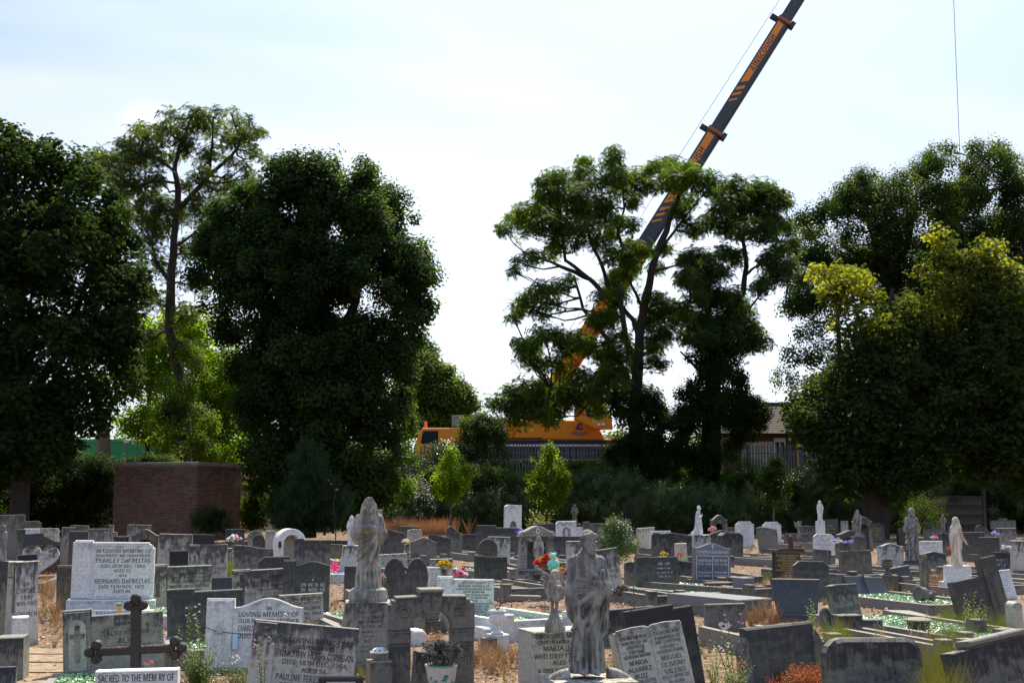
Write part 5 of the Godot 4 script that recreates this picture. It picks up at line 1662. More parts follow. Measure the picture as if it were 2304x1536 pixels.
	a = stone("flat", 1492, 1572, 166, 1408, "white4", "speckled open book headstone with Spanish inscriptions on two pages", {y = 12, r = 8.0, l = -13, t = 0.13})
	a.rotation_degrees = Vector3(-13, 14, 8)
	for s in [-1.0, 1.0]:
		var pg := MB.new().frame(rng.randf(), 0.4, 0, 0.6)
		var ww := 0.285
		var pts := [Vector2(0.0, 0.02), Vector2(ww, 0.02), Vector2(ww, 0.585), Vector2(ww * 0.5, 0.597), Vector2(0.03, 0.592), Vector2(0.0, 0.575)]
		for i in pts.size(): pts[i].x *= s
		pg.slab(PackedVector2Array(pts), 0.002, 0.022, 0.006)
		part("page", pg.mesh(), M.white4, a)
	letters(a, [["+", 0.9], ["EN MEMORIA", 0.85], ["AMOROSA DE", 0.8], ["QUERIDA", 0.8], ["ESPOSA", 0.8], ["QUERIDA MADRE", 0.8], ["MARIA", 1.15], ["ALVAREZ", 1.15], ["RUIZ", 1.15], ["QUE FALLECIO", 0.8], ["EL 14 JUNIO 1970", 0.8], ["A LA EDAD", 0.75], ["DE 63 AÑOS", 0.8]], -0.145, 0.575, 0.23, 0.03, 0.0225, M.ink)
	letters(a, [["+", 0.9], ["EN MEMORIA", 0.85], ["AMOROSA DE", 0.8], ["MI QUERIDO", 0.8], ["ESPOSO Y", 0.8], ["QUERIDO PADRE", 0.8], ["MIGUEL", 1.15], ["OLIVERO", 1.15], ["VALERO", 1.15], ["Q.E.P. OFRECIO", 0.8], ["SU ALMA", 0.75], ["A DIOS", 0.75], ["EL DIA", 0.75]], 0.145, 0.575, 0.23, 0.03, 0.0225, M.faded)
	stone("step_left", 1512, 1548, 160, 1362, "dark2", "big blackened leaning headstone behind the Spanish open book stone", {r = 7.5, y = 12, l = -6, f = 0.72, drop = 0.05, plain = true, t = 0.14, worn = 0})
	stone("flat", 1416, 1452, 130, 1368, "dark3", "low greenish dark slab beside the bearded statue's robe", {r = 4.0, y = 12, t = 0.08})
	stone("rolled", 1976, 1590, 226, 1436, "dark3", "wide blackened headstone with rolled rounded top in the right foreground", {y = 4, r = -0.3, l = -4, t = 0.2, bev = 0.03, txt = [["", 2.0], ["HENRY LONG . ONE", 1.0], ["AGED 72 YEARS", 0.9], ["", 1.0]], ink = "faded", t1 = 0.9, t0 = 0.1, tw = 0.62})
	a = stone("flat", 1770, 1546, 168, 1405, "dark1", "dark headstone with scrolled shoulders beside the purple weeds, right of centre", {y = 16, r = 4.0, l = -5, t = 0.12, bev = 0.02})
	for s in [-1.0, 1.0]:
		part("scroll", MB.new().frame(rng.randf(), 0.3, 0, 0.5).slab(PackedVector2Array([Vector2(s * 0.30, -0.1), Vector2(s * 0.40, -0.1), Vector2(s * 0.385, 0.34), Vector2(s * 0.36, 0.41), Vector2(s * 0.33, 0.45), Vector2(s * 0.30, 0.40)]), -0.11, 0.035, 0.012).mesh(), M.grey3, a)
	part("roll", MB.new().tube([Vector3(-0.31, 0.475, -0.05), Vector3(0.31, 0.475, -0.05)], [0.05, 0.05], 12).mesh(), M.grey3, a)
	a = stone("step_left", 2262, 1590, 200, 1448, "dark3", "blackened tilted headstone cut off by the bottom right corner", {y = 18, r = 9.0, l = -8, f = 0.24, drop = -0.03, plain = true, t = 0.15})
	part("cap", bx(Vector3(0.085, 0.515, -0.075), Vector3(0.54, 0.045, 0.19), 0.012), M.grey1, a)
	stone("flat", 1636, 1446, 92, 1358, "grey1", "plain upright grey slab with a heart shaped toy at its foot", {y = 8, r = 1.0, t = 0.09})
	stone("trapezoid", 1800, 1396, 112, 1300, "slate", "leaning blue grey slab wider at the top, above the plot with red weeds", {y = 10, r = -1.5, l = -14, t = 0.11, base = 0.06})
	stone("slope", 1918, 1412, 66, 1310, "grey2", "tilted grey headstone lettered GEORGE with a sunlit sloping top", {y = 26, r = 6.5, l = -7, t = 0.13, rise = 0.08, txt = [["", 1.5], ["GEORGE F. TRAYNER", 1.0], ["BORN 1891", 0.8]], ink = "faded", t1 = 0.75, t0 = 0.2})
	stone("flat", 1916, 1446, 58, 1384, "dark3", "short dark block before the tilted GEORGE headstone", {y = 10, t = 0.2, r = 0.5, l = 0})
	stone("flat", 1968, 1442, 44, 1394, "grey3", "short grey block with a flat pale cap beside the green glass chips", {y = 10, t = 0.2, r = 0, l = 0})
	a = stone("flat", 2226, 1408, 122, 1296, "brown1", "brown leaning headstone with a paler lettered patch near the right edge", {y = 17, r = 9.0, l = -10, t = 0.12, txt = [["", 0.4], ["ALSO", 0.7], ["ANNE HAMBLING", 1.1], ["DIED 4TH DEC. 1981", 0.9], ["AGED 89 YEARS", 0.85]], t1 = 0.62, t0 = 0.3, tw = 0.62, tx = -0.1})
	part("side_panel", MB.new().frame(0.3, 0.4, 0, 0.95).slab(PackedVector2Array([Vector2(0.13, -0.1), Vector2(0.36, -0.1), Vector2(0.36, 0.84), Vector2(0.13, 0.84)]), -0.125, 0.03, 0.01).mesh(), M.brown1, a)
	part("relief_figure", MB.new().lathe([Vector2(0.06, 0.1), Vector2(0.055, 0.35), Vector2(0.065, 0.5), Vector2(0.03, 0.56), Vector2(0.035, 0.62), Vector2(0.0, 0.67)], 10, Vector3(0.245, 0.02, 0.01)).mesh(), M.brown1, a)
	worn(a, 4, -0.36, 0.1, 0.42, 0.62, 0.002, "faded")
	# ================================================ second row
	stone("flat", 60, 1452, 44, 1262, "white2", "tall pale narrow headstone with broken lettering near the left edge", {y = 24, r = 2.5, t = 0.16, txt = [["", 2.2], ["OF", 0.7], ["OWSKI.", 1.0], ["1897", 0.8], ["MAY 1965", 0.8], ["", 0.6], ["CHURCH", 0.9], ["", 1.5]], t1 = 0.95, t0 = 0.2})
	a = stone("flat", 23, 1452, 28, 1263, "white4", "pale marbled column stone with an incised cross at the left edge", {y = 16, r = -0.5, t = 0.2})
	crucifix(a, 0.0, 0.35, 0.9, 0.14, 0.001, M.brown2, 0.008)
	stone("flat", 62, 1340, 40, 1247, "dark2", "dark slab behind the tall pale stone near the left edge", {r = 3, y = 14})
	stone("flat", 42, 1462, 34, 1388, "white1", "short white kerb pillar with a sunlit top beside the leaf strewn path", {y = 20, t = 0.22, r = 0, l = 0, bev = 0.014})
	stone("flat", 18, 1540, 60, 1434, "grey2", "grey block with broken white pieces on it in the left corner", {y = 10, t = 0.3, l = 0})
	stone("flat", 4, 1600, 44, 1496, "dark3", "dark framed slab cut off by the bottom left corner", {y = 10, t = 0.06, l = -20})
	stone("flat", 205, 1372, 150, 1270, "brown1", "brown headstone with a faint cross peeping out left of the big white one", {y = 12, r = 1.0, col = true, f = 0.27})
	a = stone("heart", 84, 1296, 78, 1226, "white2", "white heart shaped headstone on a low base by the path", {y = 12, r = -4, l = -6, t = 0.1, foot = 0.0, worn = 7, t1 = 0.74, t0 = 0.36})
	stone("flat", 86, 1312, 60, 1296, "grey3", "low base block under the white heart shaped headstone", {name = "base_block", cat = "stone block", t = 0.3, l = 0})
	stone("ogee", 92, 1290, 76, 1206, "black", "polished black headstone with gold lettering behind the white heart", {y = 12, worn = 6, wm = "gold", t1 = 0.8, t0 = 0.35})
	stone("step_left", 404, 1378, 136, 1268, "white3", "sooty topped white headstone lettered HENRY JAMES right of the big white one", {f = 0.30, drop = 0.05, r = 1.6, y = 12, cm = "dark1", txt = [["IN", 0.6], ["LOVING MEMORY", 0.9], ["OF MY DEAR HUSBAND", 0.7], ["HENRY JAMES WINTERS", 1.0], ["WHO DIED 22ND DECEMBER 1965", 0.85], ["AGED 74 YEARS.", 0.8], ["FORTIFIED BY RITES", 0.7], ["ALSO HIS WIFE", 0.7], ["LILIAN", 0.9]], t1 = 0.9, t0 = 0.18})
	stone("step_left", 466, 1332, 84, 1224, "white3", "grey topped headstone with a pale crucifix relief in an arched panel", {f = 0.31, drop = 0.0, y = 10, r = 0.5, cross = 2, txt = [["", 0.6], ["MEMORY OF", 0.8], ["", 0.4], ["MARY", 0.8], ["ALSO HER HUSBAND", 0.7], ["JOHN", 0.8], ["AGED 80 YEARS", 0.7], ["", 1.0]], t1 = 0.9, t0 = 0.1, ink = "faded"})
	stone("flat", 502, 1350, 56, 1298, "slate", "low dark slate plaque between two sooty white headstones", {r = 2, y = 10, worn = 3})
	stone("step_left", 594, 1398, 132, 1278, "white3", "sooty headstone lettered LOUIS with a dark cross panel on its left", {f = 0.30, drop = 0.02, r = 2.6, y = 14, cm = "dark1", txt = [["", 0.6], ["IN LOVING MEMORY OF", 0.8], ["MARGARET A. BERO", 1.0], ["WHO DIED 4TH JUNE 1965", 0.8], ["AGED 76 YEARS", 0.75], ["R.I.P. ALSO", 0.7], ["HER HUSBAND", 0.7], ["LOUIS BERO", 1.0], ["A DEAR FATHER AND GRANDFATHER", 0.8], ["WHO DIED ON 26TH APRIL 1975", 0.8], ["AGED 90 YEARS", 0.75]], t1 = 0.93, t0 = 0.12})
	stone("step_left", 686, 1402, 104, 1259, "dark1", "dark headstone with a curved top and a few white letters left", {f = 0.28, drop = 0.02, curve = 0.08, y = 10, r = -0.8, l = -4, txt = [["", 1.0], ["+", 0.6], ["LEN  MR  TO  KEI", 0.6], ["IN  NOV  19", 0.6], ["", 3.0]], ink = "chalk", t1 = 0.85, t0 = 0.1, tw = 0.7, cross = 0})
	stone("step_left", 700, 1316, 80, 1211, "grey2", "tall plain grey headstone covering the right half of the white arched niche", {f = 0.26, drop = 0.03, y = 8, r = -0.6, plain = true, worn = 5})
	stone("wave", 574, 1318, 84, 1222, "grey2", "grey headstone with a rolled column on its left leaning to the left", {y = 16, r = 3.5, l = -5, rise = 0.16, col = true, f = 0.25, cross = 0, worn = 4})
	stone("ogee", 552, 1302, 56, 1227, "white2", "white headstone with a stained arched top half hidden by the leaning grey one", {y = 12, worn = 5})
	stone("flat", 512, 1306, 16, 1233, "white3", "thin slip of a white stained headstone behind the yellow grass tuft", {y = 10})
	stone("shouldered", 622, 1348, 80, 1252, "dark1", "dark round shouldered headstone before the white arched niche", {y = 12, r = 0.8})
	stone("flat", 752, 1268, 34, 1224, "grey3", "low grey slab right of the tall plain grey headstone", {y = 12, r = -3})
	niche()
	stone("twin", 912, 1376, 100, 1255, "dark1", "dark headstone shaped like two rounded tablets right of the tall statue", {y = 8, r = -0.5, t = 0.1, txt = [["", 4.2], ["MAY BEATRICE CORBETT", 1.0], ["WHO DIED 1ST FEB. 19", 0.8], ["AGED 57 YEARS.", 0.75]], ink = "faded", t1 = 0.95, t0 = 0.1, tw = 0.8})
	stone("flat", 786, 1348, 26, 1273, "dark1", "narrow dark slab left of the tall statue's robe", {y = 8, r = -1})
	a = stone("step_left", 1047, 1414, 126, 1297, "white1", "bright white headstone beginning OF YOUR CHARITY behind the stone arch", {f = 0.27, drop = 0.05, y = 10, r = -1.2, t = 0.12, cross = 0, txt = [["OF YOUR CHARITY", 0.9], ["PRAY FOR THE SOUL OF", 0.9], ["A DEAR HUSBAND AND FATHER", 0.75], ["JOHN MORGAN", 0.9], ["BORN 2ND DECEMBER 1890", 0.75], ["DIED 9TH OCTOBER 1964.", 0.75], ["MAUD", 0.9], ["A DEAR WIFE AND MOTHER", 0.75], ["BORN 4TH SEPTEMBER 1900", 0.75], ["DIED 6TH DECEMBER 1981", 0.75], ["OUR LADY MARY HELP", 0.75]], t1 = 0.91, t0 = 0.3})
	stone("step_left", 1104, 1324, 74, 1249, "dark1", "dark headstone with a cross panel before the brown round topped stone", {f = 0.32, drop = 0.04, y = 8, r = -0.6})
	stone("round", 1098, 1296, 42, 1212, "brown1", "brown round topped headstone between dark and white stones", {y = 10, r = -0.4, worn = 6})
	stone("flat", 1122, 1290, 50, 1207, "white2", "white headstone with dense worn lettering behind the brown round topped one", {y = 10, r = -1.5, worn = 8})
	stone("flat", 994, 1330, 50, 1257, "white2", "stained white headstone under the yellow flowers", {y = 10, worn = 3})
	stone("flat", 974, 1340, 28, 1276, "white1", "small white tablet with black lettering left of the yellow flowers", {y = 12, worn = 7, wm = "ink"})
	stone("flat", 884, 1300, 66, 1246, "white4", "low white headstone with a dark rim above the twin tablet stone", {y = 10, worn = 2})
	stone("gable", 953, 1272, 58, 1208, "grey1", "grey headstone with one sloping shoulder and leafy roses beside it", {y = 12, r = -1, rise = 0.2})
	stone("slope", 986, 1262, 50, 1203, "dark1", "dark headstone behind the sloping shouldered grey one", {y = 10, r = -4, rise = 0.12})
	# ================================================ centre
	shrine()
	stone("flat", 1374, 1346, 66, 1234, "white3", "tall pale headstone leaning right behind the bearded statue's shoulder", {y = 14, r = 7.5, l = -5, txt = [["", 0.6], ["PRAY FOR", 0.8], ["WREY", 1.0], ["A DEAR WIFE", 0.7], ["OF MICHAEL", 0.7], ["", 1.5]], ink = "faded", t1 = 0.9, t0 = 0.2})
	stone("flat", 1310, 1330, 70, 1217, "white2", "white headstone hidden behind the head of the bearded statue", {y = 10, r = -0.5})
	stone("step_left", 1482, 1334, 98, 1251, "dark1", "dark headstone with a few pale letters and a sunlit upper edge", {f = 0.33, drop = 0.02, y = 14, r = 1.0, l = -4, plain = true, worn = 4, wm = "chalk", t1 = 0.85, t0 = 0.4})
	stone("round", 1420, 1326, 26, 1263, "grey2", "narrow grey headstone with a roll moulding left of the dark sunlit edged one", {y = 16, rise = 0.2})
	stone("flat", 1538, 1316, 34, 1262, "dark3", "dark rough sloping rock slab left of the double granite headstone", {y = 10, r = -8})
	a = stone("ogee", 1604, 1328, 86, 1222, "granite", "grey granite double headstone with white cross and two framed panels", {y = 12, r = -1.8, l = -3, rise = 0.12, t = 0.12, txt = [["In Loving Memory of our Dear Parents", 1.0]], ink = "chalk", t1 = 0.86, t0 = 0.76, tw = 0.86})
	var gw := 86.0 * mpp(a.position) / cos(deg_to_rad(12.0))
	var gh := at(1604, 1222, -a.position.z).y
	part("panel", bx(Vector3(-gw * 0.215, gh * 0.38, 0.002), Vector3(gw * 0.41, gh * 0.7, 0.006)), M.granite_dark, a)
	part("panel", bx(Vector3(gw * 0.215, gh * 0.38, 0.002), Vector3(gw * 0.41, gh * 0.7, 0.006)), M.granite_dark, a)
	for k in [[0.0, 0.73, 0.86, 0.006], [0.0, 0.03, 0.86, 0.006]]:
		part("line", bx(Vector3(0, gh * k[1], 0.004), Vector3(gw * k[2], 0.008, 0.006)), M.chalk, a)
	for k in [-0.43, 0.0, 0.43]:
		part("line", bx(Vector3(gw * k, gh * 0.38, 0.0037), Vector3(0.008, gh * 0.7, 0.006)), M.chalk, a)
	crucifix(a, 0.0, gh * 0.86, gh * 0.97, 0.07, 0.0, M.chalk, 0.005)
	letters(a, [["David Brown", 1.0], ["2-9-1901 - 12-9-1967", 0.8], ["", 1.2], ["A devoted husband", 0.8], ["and father", 0.8], ["", 1.2], ["Always in our thoughts", 0.8]], -gw * 0.215, gh * 0.68, gw * 0.36, gh * 0.1, 0.005, M.chalk)
	letters(a, [["Sybil Brown", 1.0], ["8-5-1907 - 16-12-1988", 0.8], ["", 1.2], ["A dearly loved mother", 0.8], ["nan and great nan", 0.8], ["", 1.2], ["Forever in our hearts", 0.8]], gw * 0.215, gh * 0.68, gw * 0.36, gh * 0.1, 0.005, M.chalk)
	stone("shouldered", 1828, 1350, 82, 1262, "dark1", "dark shouldered headstone behind the leaning blue grey slab", {y = 8, r = -1.5, worn = 3})
	a = stone("flat", 1962, 1350, 96, 1286, "slate", "dark open book stone lying back against a kerb", {y = 18, r = -3, l = -36, t = 0.1})
	part("spine", bx(Vector3(0.0, 0.3, 0.008), Vector3(0.03, 0.56, 0.02), 0.006), M.slate, a)
	stone("step_left", 1932, 1312, 74, 1238, "brown2", "brown headstone with pale lettering below the gothic arch and blue flowers", {f = 0.3, drop = 0.0, y = 12, plain = true, worn = 4})
	stone("flat", 2040, 1328, 54, 1272, "slate", "dark blue slab tilted back left of the small brown statue", {y = 14, r = 9, l = -18, worn = 5, wm = "grey1"})
	stone("gable", 2106, 1300, 60, 1240, "grey2", "grey headstone with a low gable behind the small brown statue", {y = 10, rise = 0.1})
	stone("ogee", 2008, 1290, 60, 1222, "white2", "white headstone with sooty curved top and long inscription, below the large long haired statue", {y = 12, rise = 0.1, r = -1, worn = 9, t0 = 0.2})
	stone("flat", 2099, 1280, 52, 1217, "white1", "white lettered headstone with pink flowers on top between the two right hand statues", {y = 8, worn = 6, wm = "ink"})
	stone("flat", 2270, 1348, 52, 1281, "white1", "white open book stone behind the brown leaning headstone at the right edge", {y = 22, r = 4, l = -14, worn = 6, wm = "faded"})
	stone("round", 2297, 1438, 22, 1354, "white4", "pale round topped bollard stone at the right edge", {name = "stone_bollard", cat = "bollard", t = 0.18, l = 0})
	# ================================================ further back, left to right
	for k in [
		["flat", 24, 1262, 54, 1158, "grey1", "tall shaded grey slab furthest left beneath the chestnut", {}],
		["flat", 44, 1290, 16, 1190, "grey2", "narrow grey pillar stone before the shaded slab on the left", {}],
		["shouldered", 70, 1262, 38, 1172, "brown2", "shaded brownish headstone right of the furthest left slab", {}],
		["flat", 66, 1280, 30, 1189, "white1", "small white plaque stone under the shaded brownish headstone", {worn = 3}],
		["slope", 106, 1270, 48, 1187, "white4", "pale stone with a rising top edge above the black gold lettered one", {r = 3, rise = 0.05, worn = 3}],
		["flat", 72, 1284, 50, 1200, "slate", "dark blue slab beside the black headstone with gold lettering", {}],
		["flat", 148, 1282, 30, 1186, "grey4", "pale narrow slab left of the slanting grey one in the shade", {}],
		["slope", 180, 1262, 40, 1180, "grey1", "slanting grey headstone in the shade of the trees", {r = 3, rise = 0.08}],
		["flat", 172, 1288, 40, 1195, "dark1", "dark slab before the slanting grey headstone in the shade", {}],
		["flat", 217, 1268, 44, 1189, "grey4", "pale lettered headstone left of the small stone cross by the shelter", {worn = 7}],
		["flat", 310, 1258, 50, 1180, "grey4", "mottled grey headstone rising behind the framed brown niche", {r = -1.5}],
		["flat", 272, 1280, 24, 1206, "dark3", "small dark stone with a pale cross left of the framed brown niche", {col = true, f = 0.9}],
		["flat", 390, 1288, 72, 1201, "white3", "white headstone with black drips from its top edge before the brick shelter", {y = 8, worn = 10}],
		["flat", 402, 1300, 40, 1239, "dark2", "small square dark stone before the white one with black drips", {}],
		["flat", 453, 1276, 44, 1202, "dark2", "dark tilted slab right of the white headstone with black drips", {r = -3}],
		["round", 575, 1252, 32, 1193, "grey4", "pale round stone in the shade left of the white arched niche", {rise = 0.4}],
		["round", 582, 1258, 26, 1202, "dark1", "dark round stone overlapping the pale round one in the shade", {rise = 0.5}],
		["flat", 607, 1254, 20, 1193, "white4", "slim pale stone with a carved cross left of the white arched niche", {col = true, f = 0.95}],
		["flat", 528, 1262, 40, 1190, "dark3", "shaded grey slab behind the white bunch of flowers", {}],
		["wave", 882, 1262, 50, 1188, "dark1", "dark slanting headstone right of the tall statue's shoulder", {r = -2}],
		["flat", 850, 1250, 14, 1146, "white4", "tall narrow pale slab just behind the tall statue's shoulder", {r = -2}],
		["flat", 918, 1238, 46, 1184, "grey3", "grey slab sunk among brown weeds before the hedge", {r = -3}],
		["round", 935, 1246, 32, 1190, "white4", "small white round topped lettered stone among the brown weeds", {rise = 0.12, worn = 5}],
		["slope", 1021, 1256, 36, 1183, "grey2", "grey wedge shaped stone leaning right before the slim sapling", {rise = 0.55, r = -3}],
		["step_left", 1054, 1252, 54, 1198, "dark1", "dark low headstone left of the long dark stepped one", {f = 0.28, plain = true}],
		["step_left", 1122, 1258, 96, 1182, "dark1", "long dark stepped headstone below the tall white niche stone", {f = 0.42, plain = true}],
		["flat", 1184, 1288, 26, 1214, "brown1", "narrow dark brown slab left of the pillared shrine", {}],
		["flat", 1225, 1242, 50, 1178, "dark1", "dark slab behind the curved pediment of the shrine", {}],
		["flat", 1310, 1240, 26, 1186, "white1", "narrow white slab right of the SMITH stone", {}],
		["step_left", 1338, 1244, 46, 1173, "grey3", "grey headstone between the SMITH stone and the rounded shrub", {plain = true}],
		["flat", 1402, 1240, 40, 1172, "grey3", "grey square headstone behind the rounded shrub", {}],
		["flat", 1270, 1262, 104, 1206, "dark1", "wide dark low slab under the white SMITH stone", {}],
		["flat", 1458, 1248, 40, 1187, "white4", "white headstone left of the narrow dark one with a round column", {col = true, f = 0.3, cross = 0}],
		["flat", 1488, 1250, 48, 1194, "white1", "white headstone peeping over the dark one with a round column", {worn = 2}],
		["gable", 1512, 1268, 92, 1198, "dark3", "dark wide headstone with a round topped column on its left", {rise = 0.06, col = true, f = 0.2, cross = 0}],
		["flat", 1536, 1282, 26, 1222, "cream", "small cream stone left of the double granite headstone", {worn = 5}],
		["gable", 1630, 1258, 80, 1192, "dark1", "dark gabled headstone right of the kneeling white statue", {rise = 0.12}],
		["shouldered", 1650, 1268, 50, 1198, "dark3", "dark streaked block headstone behind the double granite one", {t = 0.3}],
		["flat", 1646, 1226, 34, 1186, "grey3", "rough grey slab just above the dark gabled headstone", {}],
		["notched", 1677, 1232, 42, 1173, "white1", "left of the two white headstones with cut corners before the hedge", {y = 2, worn = 8, wm = "faded"}],
		["notched", 1739, 1230, 42, 1174, "white1", "right of the two white headstones with cut corners before the hedge", {y = 2, worn = 6, wm = "faded"}],
		["slope", 1734, 1244, 46, 1183, "grey1", "grey two leaved headstone tilted before the right white one with cut corners", {r = 4, l = -6, col = true, f = 0.42, cross = 0}],
		["flat", 1824, 1232, 44, 1183, "grey3", "grey slab right of the small stone angel relief", {r = -2}],
		["flat", 1794, 1234, 56, 1200, "grey3", "low grey slab behind the rust coloured cross", {}],
		["shouldered", 1855, 1258, 48, 1201, "white1", "white lettered headstone below the tall slim white statue", {y = 6, worn = 6, wm = "ink"}],
		["flat", 1852, 1284, 40, 1236, "grey3", "small rounded grey stone below the white lettered one near the tall white statue", {}],
		["flat", 1871, 1222, 40, 1168, "black", "black polished stone pair with gold lettering right of the slim white statue", {worn = 4, wm = "gold"}],
		["ogee", 1977, 1230, 34, 1176, "black", "black polished headstone with gold lettering left of the rose bush", {rise = 0.1, worn = 6, wm = "gold"}],
		["flat", 1903, 1222, 16, 1172, "white4", "small pale stone with a dark red wreath right of the black pair", {}],
		["flat", 2036, 1240, 24, 1188, "black", "small black stone with an oval portrait left of the large long haired statue", {}],
		["flat", 2106, 1226, 46, 1173, "grey1", "grey slab in the shade behind the cream statue", {}],
		["flat", 2152, 1224, 30, 1170, "dark3", "dark slab right of the worn slender statue in the shade", {}],
		["flat", 2190, 1262, 66, 1197, "dark1", "wide dark slab right of the cream statue", {}],
		["slope", 2218, 1232, 40, 1180, "grey2", "grey wedge stone sloping down right beyond the wide dark slab", {rise = 0.45}],
		["flat", 2230, 1276, 52, 1208, "brown1", "dark brownish headstone behind the brown leaning one at right", {worn = 4}],
		["flat", 2268, 1250, 50, 1188, "grey4", "pale mottled headstone with blue flowers at the right under the stepped cross", {}],
		["flat", 2296, 1300, 34, 1216, "white2", "white stained headstone on the right edge above the book stone", {}],
		["flat", 2256, 1302, 44, 1242, "dark3", "dark slab before the pale mottled headstone at the right", {worn = 3, wm = "chalk"}]]:
		stone(k[0], k[1], k[2], k[3], k[4], k[5], k[6], k[7])
	smith_stone()
	# small crosses
	for k in [[246, 1276, 26, 1181, "grey4", "small pale stone cross with a wheel at its centre against the brick shelter"], [2262, 1230, 60, 1166, "grey1", "broad stepped stone cross in the shade at the far right"]]:
		var g := gp(k[0], k[1])
		var h := at(k[0], k[3], -g.z).y
		var w: float = k[2] * mpp(g)
		var t := thing("stone_cross", k[5], "stone cross", g, Vector3(0, 0.15, 0))
		crucifix(t, 0, h * 0.25, h, w, -0.05, M[k[4]], w * (0.2 if w < 0.8 else 0.16))
		(t.get_child(0) as Node3D).scale = Vector3(1, 1, 6)
		(t.get_child(0) as Node3D).position.z = 0.2
		(t.get_child(0) as Node3D).name = "cross"
		part("base", bx(Vector3(0, h * 0.12, -0.02), Vector3(w * 0.9, h * 0.3, 0.2), 0.01), M[k[4]], t)
	# rust coloured cross
	var rg := gp(1782, 1262)
	var rc := thing("stone_cross", "rust brown cross with rounded ends among low kerbs", "cross", rg, Vector3(-0.1, 0.2, 0.0))
	var rs := mpp(rg)
	part("post", bx(Vector3(0, 22 * rs, 0), Vector3(9 * rs, 66 * rs, 9 * rs), 0.01), M.rust, rc)
	part("arm", bx(Vector3(0, 24 * rs, 0), Vector3(58 * rs, 9 * rs, 8.6 * rs), 0.01), M.rust, rc)
	for e in [Vector3(-29, 24, 0), Vector3(29, 24, 0), Vector3(0, 54, 0)]:
		part("end_boss", MB.new().lathe([Vector2(0, -0.05), Vector2(0.04, -0.03), Vector2(0.05, 0), Vector2(0.04, 0.03), Vector2(0, 0.05)], 8, e * rs).mesh(), M.rust, rc)
	var br := gp(1772, 1318)
	stone("flat", 1772, 1318, 62, 1241, "black", "black headstone with dense gold lettering before the rust coloured cross", {y = 12, r = -2, txt = [["IN LOVING MEMORY OF", 0.8], ["A DEAR HUSBAND", 0.8], ["THOMAS WHELLEY", 1.0], ["OUR DADDY", 0.8], ["DIED 2ND APRIL 1977", 0.8], ["AGED 42 YEARS", 0.8], ["ALWAYS IN OUR THOUGHTS", 0.8], ["R.I.P.", 0.8]], ink = "gold", t1 = 0.92, t0 = 0.36})
	# ================================================ kerbed graves
	plot(1050, 1412, 0.92, 1.75, 30, "green", "kerb_white", "white kerbed grave with green glass chips before the white CHARITY stone", 0.24, true, 1500.0)
	plot(1428, 1332, 0.95, 2.20, 30, "green", "kerb", "pale kerbed grave with green chips right of the bearded statue", 0.13, false, 1300.0)
	plot(1498, 1332, 1.15, 2.40, 38, "pebble", "brown2", "brown kerbed grave filled with grey pebbles before the dark sunlit edged headstone", 0.2, true, 1500.0)
	plot(1928, 1404, 1.25, 3.10, 17, "green", "kerb", "long kerbed grave with sparkling green chips in the right foreground", 0.14, true, 1500.0)
	plot(1935, 1352, 1.20, 2.50, 20, "green", "kerb", "kerbed grave with green chips and a tipped over urn below the dark book stone", 0.14, false, 1200.0)
	plot(760, 1302, 0.94, 1.45, 18, "blue", "kerb_white", "white kerbed grave with blue and white chips left of the tall statue", 0.18, false, 1200.0)
	plot(766, 1266, 0.89, 2.46, 14, "yellow", "kerb", "kerbed grave with yellow green chips and a pink windmill", 0.16, false, 900.0)
	plot(1006, 1290, 0.94, 2.46, 30, "green", "kerb", "kerbed grave with green chips right of the sloping shouldered grey stone", 0.16, true, 700.0)
	plot(1016, 1322, 0.94, 1.74, 30, "green", "kerb", "kerbed grave with green chips beside the pink flowers", 0.16, true, 800.0)
	plot(760, 1402, 0.89, 1.89, 24, "green", "kerb", "kerbed grave with green chips left of the tall statue's pedestal", 0.2, true, 900.0)
	plot(400, 1384, 0.94, 1.89, 16, "green", "kerb_white", "white kerbed grave with green chips before the HENRY JAMES headstone", 0.16, true, 900.0)
	plot(250, 1524, 1.00, 1.45, 12, "green", "kerb", "grave with green chips between the iron cross and the dark streaked headstone", 0.05, false, 1200.0)
	plot(470, 1466, 0.89, 1.45, 14, "green", "kerb", "grave with green chips by the flowering weed", 0.18, false, 900.0)
	plot(1640, 1448, 0.73, 1.74, 16, "earth", "kerb", "pale kerbed earth grave before the plain upright grey slab", 0.2, true)
	plot(1770, 1548, 0.89, 1.45, 16, "green", "kerb", "grave with dark green chips below the scroll shouldered headstone", 0.05, false, 900.0)
	plot(1268, 1578, 0.83, 1.45, 20, "green", "kerb", "grave with green chips beside the Spanish open book stone", 0.10, false, 900.0)
	plot(1700, 1262, 1.06, 2.61, 22, "earth", "grey1", "low grey kerbed grave before the tilted two leaved stone", 0.18, true)
	plot(1760, 1300, 1.06, 2.61, 28, "earth", "grey2", "overgrown grey kerbed grave with orange weeds behind the granite slab", 0.2, true)
	plot(1216, 1322, 1.06, 1.89, 16, "earth", "brown2", "brown kerbed grave stepping down before the shrine", 0.2, true)
	plot(1080, 1330, 0.94, 2.32, 22, "earth", "grey1", "grey kerbed grave right of the bright white CHARITY headstone", 0.2, true)
	plot(1190, 1270, 1.06, 2.32, 18, "green", "kerb", "kerbed grave with green chips behind the shrine pillars", 0.16, true, 600.0)
	plot(860, 1266, 1.00, 2.32, 18, "earth", "grey1", "shaded kerbed grave behind the twin tablet headstone", 0.2, true)
	plot(1860, 1296, 1.06, 2.75, 26, "earth", "grey1", "wide grey kerbed grave right of the dark shouldered headstone", 0.24, true)
	plot(2180, 1312, 1.18, 2.61, 22, "earth", "kerb", "pale kerbed grave right of the cream statue's plinth", 0.2, true)
	plot(2006, 1296, 1.06, 2.32, 26, "earth", "brown2", "brown kerbed grave before the white sooty curved headstone", 0.2, true)
